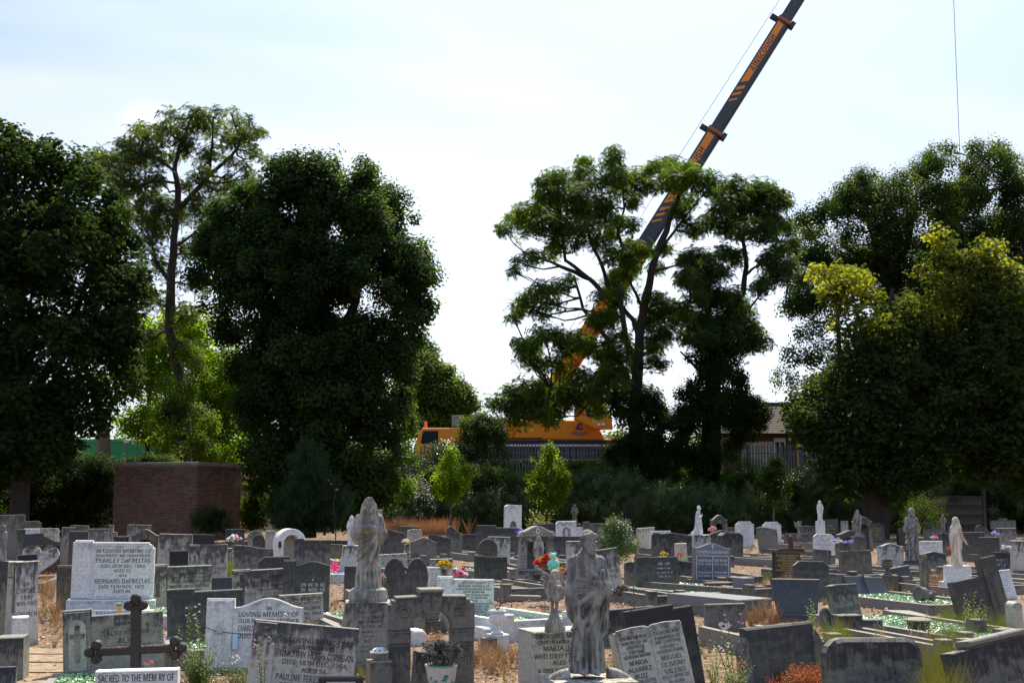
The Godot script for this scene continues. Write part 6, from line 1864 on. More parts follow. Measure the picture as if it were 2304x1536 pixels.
	plot(2090, 1320, 1.06, 2.17, 24, "earth", "kerb", "kerbed grave with orange weeds left of the white stepped plinth", 0.16, true)
	plot(1560, 1300, 0.94, 2.32, 14, "earth", "brown2", "kerbed grave left of the granite double headstone", 0.16, false)
	plot(80, 1316, 0.94, 2.17, 10, "earth", "grey1", "kerbed grave before the white heart headstone", 0.16, false)
	plot(1470, 1262, 1.00, 2.46, 16, "earth", "grey2", "kerbed grave before the dark headstone with a round column", 0.2, false)

	auto_kerbs()


func iron_cross() -> void:
	var g := at(305, 1510, 11.05)
	var t := thing("iron_cross", "dark iron cross with round trefoil ends on a low white stone", "cross", g, Vector3(-0.04, 0.14, 0.035))
	var s := mpp(g)
	part("upright", bx(Vector3(0, 74 * s, 0), Vector3(23 * s, 150 * s, 18 * s), 0.012), M.iron, t)
	part("crossbar", bx(Vector3(0, 47 * s, 0), Vector3(172 * s, 19 * s, 16 * s), 0.01), M.iron, t)
	for e in [[0.0, 148.0, 0.0, 1.0], [-88.0, 47.0, 1.0, 0.0], [88.0, 47.0, 1.0, 0.0]]:
		var b := MB.new()
		for k in 3:
			var a := (k - 1) * PI * 0.5
			var dirn := Vector3(signf(e[0]), 0, 0) if e[0] != 0.0 else Vector3.UP
			var side := Vector3(-dirn.y, dirn.x, 0)
			var c: Vector3 = Vector3(e[0], e[1], 0) * s + (dirn * cos(a) * 15.0 + side * sin(a) * 15.0 - dirn * 2.0) * s
			b.slab(PackedVector2Array(arc(c.x, c.y, 11.5 * s, 11.5 * s, 0, TAU * 0.95, 14)), -12 * s - k * 0.001, 12 * s + k * 0.001, 0.012)
		part("trefoil_end", b.mesh(), M.iron, t)


func arch_gate() -> void:
	var g := gp(968, 1548)
	var s := mpp(g)
	var t := thing("stone_arch", "grey stone arch memorial of two pillars joined by a keystone with a cross", "memorial", g, Vector3(0, deg_to_rad(12), deg_to_rad(0.6)))
	for q in [-1.0, 1.0]:
		part("pillar", bx(Vector3(q * 72 * s, 48 * s, 0), Vector3(48 * s, 106 * s, 0.2), 0.012), M.grey3, t)
		part("capital", bx(Vector3(q * 72 * s, 116 * s, 0), Vector3(50 * s, 29 * s, 0.21), 0.012), M.grey3, t)
		part("foot", bx(Vector3(q * 72 * s, -2 * s, 0), Vector3(60 * s, 12 * s, 0.24), 0.012), M.dark3, t)
	for q in [-1.0, 1.0]:
		var o := [Vector2(q * 98 * s, 131 * s), Vector2(q * 98 * s, 190 * s), Vector2(q * 88 * s, 190 * s), Vector2(q * 88 * s, 198 * s), Vector2(q * 80 * s, 198 * s), Vector2(q * 80 * s, 205 * s), Vector2(q * 10 * s, 207 * s), Vector2(q * 10 * s, 175 * s)]
		for i in 9:
			var a := lerpf(PI * 0.44, 0.0, i / 8.0)
			o.append(Vector2(q * (6 + 42 * cos(a)) * s, (131 + 42 * sin(a)) * s))
		var b := MB.new().frame(rng.randf(), 0.5, 131 * s, 78 * s)
		b.slab(PackedVector2Array(o), -0.1, 0.1, 0.009)
		part("arch_block", b.mesh(), M.grey3, t)
		part("wreath", MB.new().tube([Vector3(q * 62 * s - 0.04, 172 * s, 0.103), Vector3(q * 62 * s - 0.028, 172 * s + 0.03, 0.103), Vector3(q * 62 * s + 0.02, 172 * s + 0.035, 0.103), Vector3(q * 62 * s + 0.042, 172 * s, 0.103), Vector3(q * 62 * s + 0.02, 172 * s - 0.035, 0.103), Vector3(q * 62 * s - 0.028, 172 * s - 0.03, 0.103)], [0.01, 0.01, 0.01, 0.01, 0.01, 0.01], 6).mesh(), M.grey3, t)
	var kb := MB.new().frame(0.3, 0.4, 165 * s, 52 * s)
	kb.slab(PackedVector2Array([Vector2(-18 * s, 166 * s), Vector2(18 * s, 166 * s), Vector2(25 * s, 214 * s), Vector2(-25 * s, 214 * s)]), -0.115, 0.115, 0.01)
	part("keystone", kb.mesh(), M.grey3, t)
	part("keystone_cap", bx(Vector3(0, 218 * s, 0), Vector3(54 * s, 8 * s, 0.26), 0.008), M.grey1, t)
	crucifix(t, 0, 176 * s, 207 * s, 17 * s, 0.116, M.grey3, 1.6 * s)


func niche() -> void:
	var g := gp(655, 1272)
	var s := mpp(g)
	var t := thing("niche_memorial", "bright white arched niche memorial with deep round vault", "memorial", g, Vector3(0, deg_to_rad(22), 0))
	var o := [Vector2(33 * s, -0.1), Vector2(33 * s, 50 * s)]
	o.append_array(arc(0, 50 * s, 33 * s, 32 * s, 0.05, PI - 0.05, 16))
	o.append_array([Vector2(-33 * s, 50 * s), Vector2(-33 * s, -0.1), Vector2(-18 * s, -0.1), Vector2(-18 * s, 48 * s)])
	o.append_array(arc(0, 48 * s, 18 * s, 20 * s, PI - 0.05, 0.05, 14))
	o.append_array([Vector2(18 * s, 48 * s), Vector2(18 * s, -0.1)])
	part("vault", MB.new().frame(0.1, 1.0, 0, 1.0).slab(PackedVector2Array(o), -0.5, 0.0, 0.01).mesh(), M.white1, t)
	part("back_wall", bx(Vector3(0, 34 * s, -0.44), Vector3(40 * s, 72 * s, 0.06)), M.cream, t)
	part("sill", bx(Vector3(0, 0.02, 0.02), Vector3(72 * s, 0.1, 0.1), 0.01), M.white1, t)
	part("vase", MB.new().lathe([Vector2(0.03, 0), Vector2(0.04, 0.08), Vector2(0.025, 0.12), Vector2(0.035, 0.15)], 10, Vector3(-27 * s, 0.42, 0.01)).mesh(), M.iron, t)


func smith_stone() -> void:
	var g := gp(1276, 1250)
	var s := mpp(g)
	var t := thing("headstone", "white headstone lettered SMITH with an arched relief of a figure", "headstone", g, Vector3(0, 0.12, 0.02))
	part("slab", MB.new().frame(0.4, 0.8, 0, 76 * s).slab(PackedVector2Array([Vector2(-23 * s, 0), Vector2(23 * s, 0), Vector2(23 * s, 77 * s), Vector2(-18 * s, 77 * s), Vector2(-23 * s, 72 * s)]), -0.16, 0, 0.01).mesh(), M.white1, t)
	var o := [Vector2(-9 * s, 40 * s), Vector2(9 * s, 40 * s)]
	o.append_array(arc(0, 54 * s, 9 * s, 10 * s, 0, PI, 8))
	part("relief_arch", MB.new().slab(PackedVector2Array(o), 0.001, 0.01, 0.003).mesh(), M.grey4, t)
	var fm := part("relief_figure", figure_mesh("praying"), M.figure_white, t, Vector3(0, 40 * s, 0.01))
	fm.scale = Vector3(20 * s, 20 * s, 10 * s)
	letters(t, [["SMITH", 1.0]], 0, 75 * s, 24 * s, 65 * s, 0.0, M.faded)
	# the taller niche stone behind
	g = gp(1154, 1232)
	s = mpp(g)
	t = thing("headstone", "tall white stone with a sunlit arched niche before the hedge", "headstone", g, Vector3(0, 0.2, -0.02))
	part("slab", MB.new().frame(0.2, 1.0, 0, 96 * s).slab(PackedVector2Array([Vector2(-19 * s, 0), Vector2(-8 * s, 0), Vector2(-8 * s, 50 * s), Vector2(-5 * s, 57 * s), Vector2(0, 60 * s), Vector2(5 * s, 57 * s), Vector2(8 * s, 50 * s), Vector2(8 * s, 0), Vector2(19 * s, 0), Vector2(19 * s, 95 * s), Vector2(-12 * s, 96 * s), Vector2(-19 * s, 92 * s)]), -0.25, 0, 0.01).mesh(), M.white1, t)
	part("back_wall", bx(Vector3(0, 30 * s, -0.3), Vector3(20 * s, 62 * s, 0.09)), M.cream, t)
	var fm2 := part("relief_figure", figure_mesh("praying"), M.figure_white, t, Vector3(0.02, 22 * s, -0.12))
	fm2.scale = Vector3.ONE * 24 * s


func shrine() -> void:
	var g := gp(1207, 1326)
	var s := mpp(g)
	var t := thing("shrine_memorial", "grey pillared shrine with a curved pediment and an oval portrait", "memorial", g, Vector3(0, deg_to_rad(12), 0))
	part("base", bx(Vector3(0, 19 * s, 0), Vector3(92 * s, 54 * s, 0.42), 0.015), M.grey4, t)
	part("recess", bx(Vector3(8 * s, 22 * s, 0.203), Vector3(46 * s, 24 * s, 0.02)), M.dark3, t)
	part("back_slab", bx(Vector3(0, 75 * s, -0.15), Vector3(64 * s, 62 * s, 0.05)), M.dark3, t)
	for q in [-1.0, 1.0]:
		var b := MB.new().frame(rng.randf(), 0.4, 45 * s, 70 * s)
		b.slab(PackedVector2Array([Vector2(q * 44 * s, 46 * s), Vector2(q * 24 * s, 46 * s), Vector2(q * 23 * s, 118 * s), Vector2(q * 37 * s, 118 * s)]), -0.1, 0.1, 0.012)
		part("pillar", b.mesh(), M.grey4, t)
		worn(t, 9, q * 33 * s - 5 * s, q * 33 * s + 5 * s, 52 * s, 112 * s, 0.1, "dark3", 1.4)
	var o := [Vector2(-43 * s, 118 * s), Vector2(43 * s, 118 * s), Vector2(40 * s, 126 * s)]
	for i in 13:
		var u := 1.0 - i / 6.0
		o.append(Vector2(u * 36 * s, (130 + 12 * (0.5 + 0.5 * cos(PI * u))) * s))
	o.append(Vector2(-40 * s, 126 * s))
	part("pediment", MB.new().frame(0.7, 0.8, 118 * s, 24 * s).slab(PackedVector2Array(o), -0.13, 0.13, 0.015).mesh(), M.grey4, t)
	for q in [-1.0, 1.0]:
		for i in 3:
			var c := Vector3(q * (14 + i * 8) * s, (125 - i * 1.5) * s, 0.132)
			part("scroll", MB.new().tube([c + Vector3(-3 * s, 0, 0), c + Vector3(-1 * s, 3 * s, 0), c + Vector3(2.4 * s, 1 * s, 0), c + Vector3(0.4 * s, -2 * s, 0)], [0.006, 0.007, 0.007, 0.005], 5).mesh(), M.grey1, t)
	part("portrait", MB.new().slab(PackedVector2Array(arc(0, 131 * s, 4.2 * s, 6.5 * s, 0, TAU * 0.96, 16)), 0.131, 0.137, 0.002).mesh(), M.chalk, t)
	part("portrait_face", MB.new().slab(PackedVector2Array(arc(0, 131 * s, 2.2 * s, 4.0 * s, 0, TAU * 0.96, 12)), 0.1375, 0.139).mesh(), M.faded, t)


# ---------------------------------------------------------------- ground and what stands beyond the hedge
func bank_height(_x: float, z: float) -> float:
	return 2.1 * smoothstep(62.3, 65.0, -z)


func sheet(called: String, xs: Array, zs: Array, mat: Material, bump: float) -> void:
	var n := FastNoiseLite.new()
	n.seed = 4
	n.frequency = 0.35
	var b := MB.new()
	var hh := func(x: float, z: float) -> Vector3: return Vector3(x, bank_height(x, z) + (n.get_noise_2d(x, z) * bump if absf(x) < 35.0 and z > -80.0 else 0.0), z)
	for i in xs.size() - 1:
		for j in zs.size() - 1:
			b.quad(hh.call(xs[i], zs[j]), hh.call(xs[i + 1], zs[j]), hh.call(xs[i + 1], zs[j + 1]), hh.call(xs[i], zs[j + 1]))
	structure(called, b.mesh(), mat)


func make_ground() -> void:
	var xs := [-1500.0, -400.0, -120.0, -60.0]
	for i in 57: xs.append(-42.0 + i * 1.5)
	xs.append_array([60.0, 120.0, 400.0, 1500.0])
	var zs := [80.0, 30.0, 8.0]
	for i in 45: zs.append(2.0 - i * 1.42)
	zs.append(-62.0)
	sheet("ground", xs, zs, M.earth, 0.012)
	sheet("embankment", xs, [-62.0, -62.6, -63.2, -63.8, -64.4, -65.0, -66.0, -80.0, -120.0, -300.0, -900.0, -3000.0], M.bank, 0.02)
	# path slabs in the left corner
	for k in [[104, 1466, 1478, 44, 150], [98, 1480, 1496, 40, 148], [92, 1499, 1520, 36, 150], [88, 1523, 1552, 30, 150], [80, 1556, 1600, 22, 150]]:
		var a := gp(k[3], k[1])
		var c := gp(k[4], k[1])
		var e := gp(k[4], k[2])
		var f := gp(k[3] - 4, k[2])
		var m := (a + c + e + f) * 0.25
		var b := MB.new()
		var up := Vector3.UP * 0.035
		a += up; c += up; e += up; f += up
		b.quad(f, e, c, a)
		b.quad(f - up, e - up, e, f)
		b.quad(e - up, c - up, c, e)
		b.quad(a - up, f - up, f, a)
		var o := part("paving_slab", b.mesh(), M.paving, self)
		tag(o, ["worn pale path slab furthest up the path at the left", "second path slab from the leaf litter at the left", "third path slab from the leaf litter, half in shade", "fourth path slab near the bottom edge at the left", "path slab cut by the bottom edge at the left"][taken["paving_slab"] - 1], "paving slab", "slabs of the path")
	# flat stones lying among the graves
	for k in [[1160, 1392, 70, 0.5, "sunlit flat stone slab lying tilted right of the white urn"], [1172, 1352, 80, 0.35, "pale flat step stone above the tilted slab right of the white urn"], [2040, 1396, 70, 0.5, "broken pale slab lying between the two right hand green graves"], [1900, 1332, 90, 0.3, "pale flat kerb stone left of the dark book stone"], [820, 1440, 40, 0.3, "pale stone slab edge left of the stone arch"]]:
		var p := gp(k[0], k[1])
		var t := thing("flat_stone", k[4], "stone slab", p + Vector3(0, 0.06, 0), Vector3(0.06, 0.3, -0.05))
		part("slab", bx(Vector3.ZERO, Vector3(k[2] * mpp(p), 0.09, k[3]), 0.012), M.kerb, t)


func make_background() -> void:
	# bungalow beyond the railings
	var d := 90.0
	var y0 := 2.1
	var A := at(1628, 960, d)
	var s := mpp(A)
	var t := thing("bungalow", "brick bungalow with a tiled hipped roof beyond the railings on the right", "building", Vector3(at(1745, 960, d).x, y0, -d))
	var eave := at(1745, 972, d).y - y0
	var ridge := at(1745, 902, d).y - y0
	var x0 := -118.0 * s
	var x1 := 150.0 * s
	var brick := tri_mat(grain(0.08, Color(0.22, 0.13, 0.10), Color(0.36, 0.24, 0.18), 128, 3, 71), Vector3(2, 2, 2), 0.9)
	part("wall", bx(Vector3((x0 + x1) * 0.5, eave * 0.5, -3.2), Vector3(x1 - x0, eave, 6.0)), brick, t)
	part("render_panel", bx(Vector3(-40 * s, eave * 0.42, -0.19), Vector3(70 * s, eave * 0.84, 0.03)), solid(Color(0.34, 0.31, 0.26)), t)
	for k in [[10, 0.55, 26, 0.7, "door"], [70, 0.62, 44, 0.44, "window"], [110, 0.62, 30, 0.44, "window"]]:
		var f := part(k[4], bx(Vector3(k[0] * s, eave * k[1], -0.17), Vector3(k[2] * s, eave * k[3], 0.08), 0.01), solid(Color(0.5, 0.5, 0.5) if k[4] == "door" else Color(0.45, 0.30, 0.08)), t)
		for q in [-1.0, 1.0]:
			part("pane", bx(Vector3((k[0] + q * k[2] * 0.22) * s, eave * k[1], -0.125), Vector3(k[2] * 0.34 * s, eave * k[3] * 0.8, 0.02)), solid(Color(0.03, 0.035, 0.04), 0.1), f)
	var tile := tri_mat(grain(0.1, Color(0.15, 0.125, 0.11), Color(0.28, 0.235, 0.205), 128, 4, 72), Vector3(1.5, 1.5, 1.5), 0.9)
	var rows := 17
	for i in rows:
		var u0 := float(i) / rows
		var u1 := float(i + 1) / rows
		var b := MB.new()
		var ya := lerpf(eave - 0.1, ridge, u0) + 0.02
		var yb := lerpf(eave - 0.1, ridge, u1)
		var za := lerpf(0.35, -3.2, u0)
		var zb := lerpf(0.35, -3.2, u1)
		var la := lerpf(x0 - 0.35, x0 + 100 * s, u0)
		var lb := lerpf(x0 - 0.35, x0 + 100 * s, u1)
		b.quad(Vector3(la, ya, za), Vector3(x1, ya, za), Vector3(x1, yb, zb), Vector3(lb, yb, zb))
		b.quad(Vector3(la, ya - 0.05, za), Vector3(x1, ya - 0.05, za), Vector3(x1, ya, za), Vector3(la, ya, za))
		b.quad(Vector3(la, ya, -6.4 - za), Vector3(la, ya, za), Vector3(lb, yb, zb), Vector3(lb, yb, -6.4 - zb))
		b.quad(Vector3(x1, ya, -6.4 - za), Vector3(la, ya, -6.4 - za), Vector3(lb, yb, -6.4 - zb), Vector3(x1, yb, -6.4 - zb))
		part("tile_course", b.mesh(), tile, t)
	part("gutter", bx(Vector3((x0 + x1) * 0.5 - 0.1, eave - 0.16, 0.42), Vector3(x1 - x0 + 0.5, 0.12, 0.12)), M.black, t)
	part("ridge", MB.new().tube([Vector3(x0 + 98 * s, ridge + 0.03, -3.2), Vector3(x1, ridge + 0.03, -3.2)], [0.12, 0.12], 6).mesh(), tile, t)
	# site things behind the railings
	var red := solid(Color(0.62, 0.045, 0.03), 0.45)
	for k in [[1650, "red plastic barrier behind the railings nearest the ivy trunk"], [1676, "red plastic barrier behind the railings, right of its twin"]]:
		var p := at(k[0], 1040, 76)
		p.y = 2.1
		var o := thing("site_barrier", k[1], "barrier", p, Vector3(0, 0.3, 0))
		part("panel", MB.new().slab(PackedVector2Array([Vector2(-0.42, 0.0), Vector2(0.42, 0.0), Vector2(0.36, 1.0), Vector2(-0.36, 1.0)]), -0.12, 0.12, 0.03).mesh(), red, o)
		part("band", bx(Vector3(0, 0.52, 0.125), Vector3(0.7, 0.12, 0.012)), M.chalk, o)
		part("foot", bx(Vector3(0, 0.04, 0), Vector3(0.9, 0.09, 0.5), 0.01), red, o)
	var cp := at(1785, 1040, 80)
	cp.y = 2.1
	var co := thing("traffic_cone", "red and white traffic cone behind the railings at the bungalow", "traffic cone", cp)
	part("cone", MB.new().lathe([Vector2(0.17, 0.04), Vector2(0.03, 0.95), Vector2(0, 0.96)], 12).mesh(), red, co)
	part("sleeve", MB.new().lathe([Vector2(0.132, 0.3), Vector2(0.088, 0.6)], 12).mesh(), M.chalk, co)
	part("foot", bx(Vector3(0, 0.02, 0), Vector3(0.44, 0.05, 0.44), 0.01), red, co)
	# green hoarding on the left
	var hd := 71.0
	var H := thing("hoarding", "green site hoarding behind the trees on the left", "hoarding", Vector3(at(400, 1000, hd).x, 2.1, -hd))
	var hs := mpp(at(400, 1000, hd))
	var green := solid(Color(0.02, 0.22, 0.07), 0.6)
	var top := at(400, 994, hd).y - 2.1
	var wdt := 2.4
	for i in 7:
		var x := (180 - 400) * hs + i * wdt * 0.62
		part("board", bx(Vector3(x, top * 0.5 + (0.14 if i < 2 else 0.0), 0.0 if i % 2 else 0.01), Vector3(wdt * 0.615, top, 0.04)), green, H)
	part("capping", bx(Vector3(0.0, top + 0.03, 0.03), Vector3(10.6, 0.06, 0.1)), solid(Color(0.05, 0.35, 0.16)), H)
	for k in [[284, 993], [308, 985], [430, 995]]:
		var p := at(k[0], k[1], 66)
		var o := thing("thin_post", ["short pale sign post before the green hoarding", "thin grey pole before the green hoarding", "thin pale pole right of the acacia trunk by the green hoarding"][[284, 308, 430].find(k[0])], "post", Vector3(p.x, 2.1, p.z))
		part("pole", MB.new().tube([Vector3(0, -0.3, 0), Vector3(0, p.y - 2.1, 0)], [0.035, 0.035], 6).mesh(), M.grey4, o)
		if k[0] == 284: part("plate", bx(Vector3(0, p.y - 2.1, 0.04), Vector3(0.26, 0.14, 0.02)), M.chalk, o)
	# far belt of trees closing the view
	var l := []
	for i in 150:
		var px := rng.randf_range(-200, 2500)
		var hgt := 1030.0 + rng.randf_range(-14, 50)
		if px > 850 and px < 1130: hgt += 16.0
		l.append([at(px, hgt, rng.randf_range(165, 185)), Vector3(3.2, 2.6, 3.2)])
	var far := Node3D.new()
	far.name = "far_trees"
	add_child(far)
	tag(far, "low far belt of trees beyond the crane yard", "trees", "", "stuff")
	crown("foliage", far, "broad", M.leaf, l, 14, 4.5, Color(0.06, 0.10, 0.024), Color(0.12, 0.16, 0.03), 0.6, 0.4)
	# retaining panels of the boundary seen in the shade on the right
	var w := thing("panel_fence", "shaded concrete panel fence under the right hand chestnut", "fence", Vector3(at(2160, 1150, 59.5).x, 0, -59.5), Vector3(0, -0.06, 0))
	for i in 4:
		part("panel", bx(Vector3(0, 0.22 + i * 0.42, 0), Vector3(2.0, 0.405, 0.06), 0.006), M.brown1, w)
	for q in [-1.0, 1.0]:
		part("post", bx(Vector3(q * 1.08, 1.0, 0), Vector3(0.14, 2.1, 0.14), 0.01), M.brown1, w)


func make_brick_shelter() -> void:
	var t := thing("brick_shelter", "square brick shelter with a thick flat concrete roof under the trees on the left", "building", Vector3(at(445, 1040, 50).x, 0, -50.0), Vector3(0, deg_to_rad(-20), 0))
	var H := 2.80
	var L := 3.74
	var K := 3.06
	var mortar := solid(Color(0.20, 0.175, 0.15), 0.95)
	part("mortar", bx(Vector3(-L * 0.5, H * 0.5 - 0.05, -K * 0.5), Vector3(L - 0.03, H + 0.1, K - 0.03)), mortar, t)
	part("roof_slab", bx(Vector3(-L * 0.5, H + 0.07, -K * 0.5), Vector3(L + 0.14, 0.15, K + 0.14), 0.025), M.concrete, t)
	var tones := []
	for k in 6:
		var c: Color = [Color(0.25, 0.105, 0.07), Color(0.21, 0.085, 0.06), Color(0.28, 0.13, 0.085), Color(0.17, 0.075, 0.06), Color(0.23, 0.12, 0.09), Color(0.13, 0.075, 0.065)][k]
		tones.append(tri_mat(grain(0.09, (c * Color(0.46, 0.56, 0.6)).linear_to_srgb(), (c * Color(0.78, 0.92, 0.95)).linear_to_srgb(), 64, 3, 90 + k), Vector3(6, 6, 6), 0.92))  # brick tones darkened: shade of overhanging trees put into the colour
	var meshes := []
	for k in 3: meshes.append(bx(Vector3.ZERO, Vector3(0.214 - k * 0.002, 0.0645 - k * 0.001, 0.05), 0.004))
	var half := bx(Vector3.ZERO, Vector3(0.102, 0.0645, 0.05), 0.004)
	var rest := []
	var rows := int(H / 0.0762)
	var count := 0
	for side in 2:
		var len := L if side == 0 else K
		for r in rows:
			var y := 0.04 + r * 0.0762
			var x := 0.0
			var first := r % 2 == 1
			while x < len - 0.05:
				var bl := 0.1125 if first or len - x < 0.2 else 0.225
				first = false
				var cx := x + bl * 0.5
				x += bl
				var zz := rng.randf_range(-0.0015, 0.003) - 0.0215
				var p := Vector3(-cx, y, zz) if side == 0 else Vector3(zz, y, -cx)
				var turn := Vector3(0, 0 if side == 0 else PI * 0.5, rng.randf_range(-0.006, 0.006))
				var tone := clampi(int(rng.randf() * 4.2 + (1.6 * r / rows if rng.randf() < 0.5 else 0.0)), 0, 5)
				if side == 0 and r > 6 and r < 29 and count < 300 and bl > 0.2:
					count += 1
					part("brick", meshes[rng.randi() % 3], tones[tone], t, p, turn)
				else:
					rest.append([p, turn, tone, bl > 0.2])
	for k in 6:
		var b := MB.new()
		for q in rest:
			if q[2] != k: continue
			b.xf = Transform3D(Basis.from_euler(q[1]), q[0])
			b.box(Vector3.ZERO, Vector3(0.213 if q[3] else 0.102, 0.0642, 0.05), 0.0)
		var o := part("brickwork", b.mesh(), tones[k], t)
		o.set_meta("kind", "stuff")


func make_fence() -> void:
	var steel := solid(Color(0.10, 0.105, 0.105), 0.5)
	var pm := MB.new()
	var o := [Vector2(-0.034, 0), Vector2(0.034, 0), Vector2(0.034, 2.18), Vector2(0.0, 2.32), Vector2(-0.034, 2.18)]
	pm.slab(PackedVector2Array(o), -0.008, 0.008)
	pm.box(Vector3(0, 1.08, 0.011), Vector3(0.026, 2.16, 0.014))
	var pale := pm.mesh()
	for run in [[850, 66.0, 1498, 66.0, "steel palisade railings with spiked pales before the crane"], [1560, 66.0, 1900, 67.0, "steel palisade railings with spiked pales before the bungalow"]]:
		var a := at(run[0], 1000, run[1])
		var c := at(run[2], 1000, run[3])
		a.y = 1.95
		c.y = 1.95
		var len := a.distance_to(c)
		var t := thing("palisade_fence", run[4], "fence", a, Vector3(0, atan2(-(c.z - a.z), c.x - a.x), 0))
		var n := int(len / 0.152)
		for i in n:
			part("pale", pale, steel, t, Vector3(i * 0.152, 0, 0), Vector3(rng.randf_range(-0.01, 0.01), 0, rng.randf_range(-0.012, 0.012)))
		for y in [0.45, 1.85]:
			part("rail", bx(Vector3(len * 0.5, y, -0.04), Vector3(len, 0.05, 0.05)), steel, t)
		for i in int(len / 2.75) + 1:
			part("post", bx(Vector3(i * 2.75 + 0.07, 1.1, -0.1), Vector3(0.1, 2.4, 0.06)), steel, t)


func make_crane() -> void:
	var d := 84.0
	var O := at(1160, 1000, d)
	O.y = 2.1
	var t := thing("mobile_crane", "orange mobile crane with a long dark telescopic boom raised above the trees", "crane", O)
	var s := mpp(at(1160, 960, d))
	var C := func(px: float, py: float) -> Vector2:
		var p := at(px, py, d) - O
		return Vector2(p.x, p.y)
	var orange := solid(Color(0.78, 0.23, 0.008), 0.36)
	var dull := solid(Color(0.30, 0.10, 0.015), 0.5)
	var navy := solid(Color(0.012, 0.016, 0.045), 0.4)
	var steelblue := solid(Color(0.030, 0.040, 0.055), 0.42)
	var glass := solid(Color(0.02, 0.03, 0.035), 0.08)
	var tyre := solid(Color(0.015, 0.015, 0.015), 0.85)
	var white := solid(Color(0.75, 0.75, 0.75), 0.5)
	var lamp := solid(Color(0.9, 0.16, 0.02), 0.3)
	var poly := func(list: Array) -> PackedVector2Array:
		var o := PackedVector2Array()
		for q in list: o.push_back(C.call(q[0], q[1]))
		return o
	# carrier
	part("chassis", MB.new().slab(poly.call([[935, 1032], [1410, 1032], [1410, 1004], [935, 1004]]), -2.4, -0.1, 0.05).mesh(), navy, t)
	part("deck", MB.new().slab(poly.call([[1038, 1003], [1410, 1003], [1410, 988], [1038, 980]]), -2.5, 0.0, 0.05).mesh(), orange, t)
	part("side_skirt", MB.new().slab(poly.call([[1138, 999], [1380, 999], [1380, 990], [1138, 990]]), 0.005, 0.03, 0.01).mesh(), navy, t)
	part("white_line", MB.new().slab(poly.call([[1060, 1004], [1380, 1004], [1380, 1000.5], [1060, 1000.5]]), 0.004, 0.034, 0.004).mesh(), white, t)
	var cab := part("driver_cab", MB.new().slab(poly.call([[934, 1030], [930, 1008], [942, 975], [950, 962], [1038, 962], [1038, 1030]]), -2.5, 0.05, 0.07).mesh(), orange, t)
	part("side_window", MB.new().slab(poly.call([[946, 998], [952, 969], [986, 969], [986, 998]]), 0.052, 0.07, 0.01).mesh(), glass, cab)
	part("front_window", bx(Vector3(C.call(939, 985).x, C.call(939, 985).y, -1.2), Vector3(0.08, 0.8, 2.1)), glass, cab)
	part("door_line", MB.new().slab(poly.call([[944, 1024], [944, 1001], [990, 1001], [990, 1024]]), 0.05, 0.062, 0.008).mesh(), orange, cab)
	part("headlight", MB.new().lathe([Vector2(0, 0), Vector2(0.11, 0.0), Vector2(0.1, 0.05), Vector2(0, 0.06)], 10, Vector3(C.call(937, 1022).x, C.call(937, 1022).y, 0.05)).mesh(), white, cab)
	var bc: Vector2 = C.call(956, 961)
	part("beacon", MB.new().lathe([Vector2(0.12, 0), Vector2(0.12, 0.12), Vector2(0.10, 0.13), Vector2(0.10, 0.33), Vector2(0.05, 0.42), Vector2(0, 0.42)], 10, Vector3(bc.x, bc.y, -0.5)).mesh(), lamp, t)
	part("grey_box", MB.new().slab(poly.call([[1016, 962], [1016, 934], [1042, 933], [1042, 962]]), -1.2, -0.2, 0.03).mesh(), M.grey4, t)
	for i in 5:
		var wx: Vector2 = C.call(985 + [0, 60, 255, 318, 382][i], 1045)
		var wh := MB.new()
		for q in 16:
			pass
		var o := arc(wx.x, 0.62, 0.62, 0.62, 0, TAU * 0.97, 20)
		var w := part("wheel", wh.slab(PackedVector2Array(o), -0.45, 0.0, 0.06).mesh(), tyre, t)
		part("rim", MB.new().slab(PackedVector2Array(arc(wx.x, 0.62, 0.33, 0.33, 0, TAU * 0.97, 16)), 0.002, 0.02, 0.01).mesh(), white, w)
	for q in [[1046, 1130], [1216, 1330]]:
		var ra: Vector2 = C.call(q[0], 980 if q[0] < 1100 else 945)
		var rb: Vector2 = C.call(q[1], 983 if q[0] < 1100 else 945)
		for h in [0.5, 0.95]:
			part("handrail", MB.new().tube([Vector3(ra.x, ra.y + h, -0.1), Vector3(rb.x, rb.y + h, -0.1)], [0.025, 0.025], 5).mesh(), M.chalk, t)
		for i in 5:
			var b: Vector2 = ra.lerp(rb, i / 4.0)
			part("handrail_post", MB.new().tube([Vector3(b.x, b.y, -0.1), Vector3(b.x, b.y + 0.95, -0.1)], [0.025, 0.025], 5).mesh(), M.chalk, t)
	# turntable and counterweight
	var house := part("crane_house", MB.new().slab(poly.call([[1141, 988], [1141, 945], [1335, 945], [1343, 952], [1360, 986], [1352, 989]]), -2.3, 0.12, 0.06).mesh(), orange, t)
	part("hatch", MB.new().slab(poly.call([[1162, 984], [1162, 956], [1202, 956], [1202, 984]]), 0.12, 0.135, 0.01).mesh(), orange, house)
	part("hatch", MB.new().slab(poly.call([[1206, 984], [1206, 962], [1232, 962], [1232, 984]]), 0.12, 0.134, 0.01).mesh(), orange, house)
	part("grille", MB.new().slab(poly.call([[1150, 988], [1150, 984.5], [1220, 984.5], [1220, 988]]), 0.12, 0.15, 0.01).mesh(), M.rust, house)
	var la: Vector2 = C.call(1303, 958)
	var lw := 9.0 * s
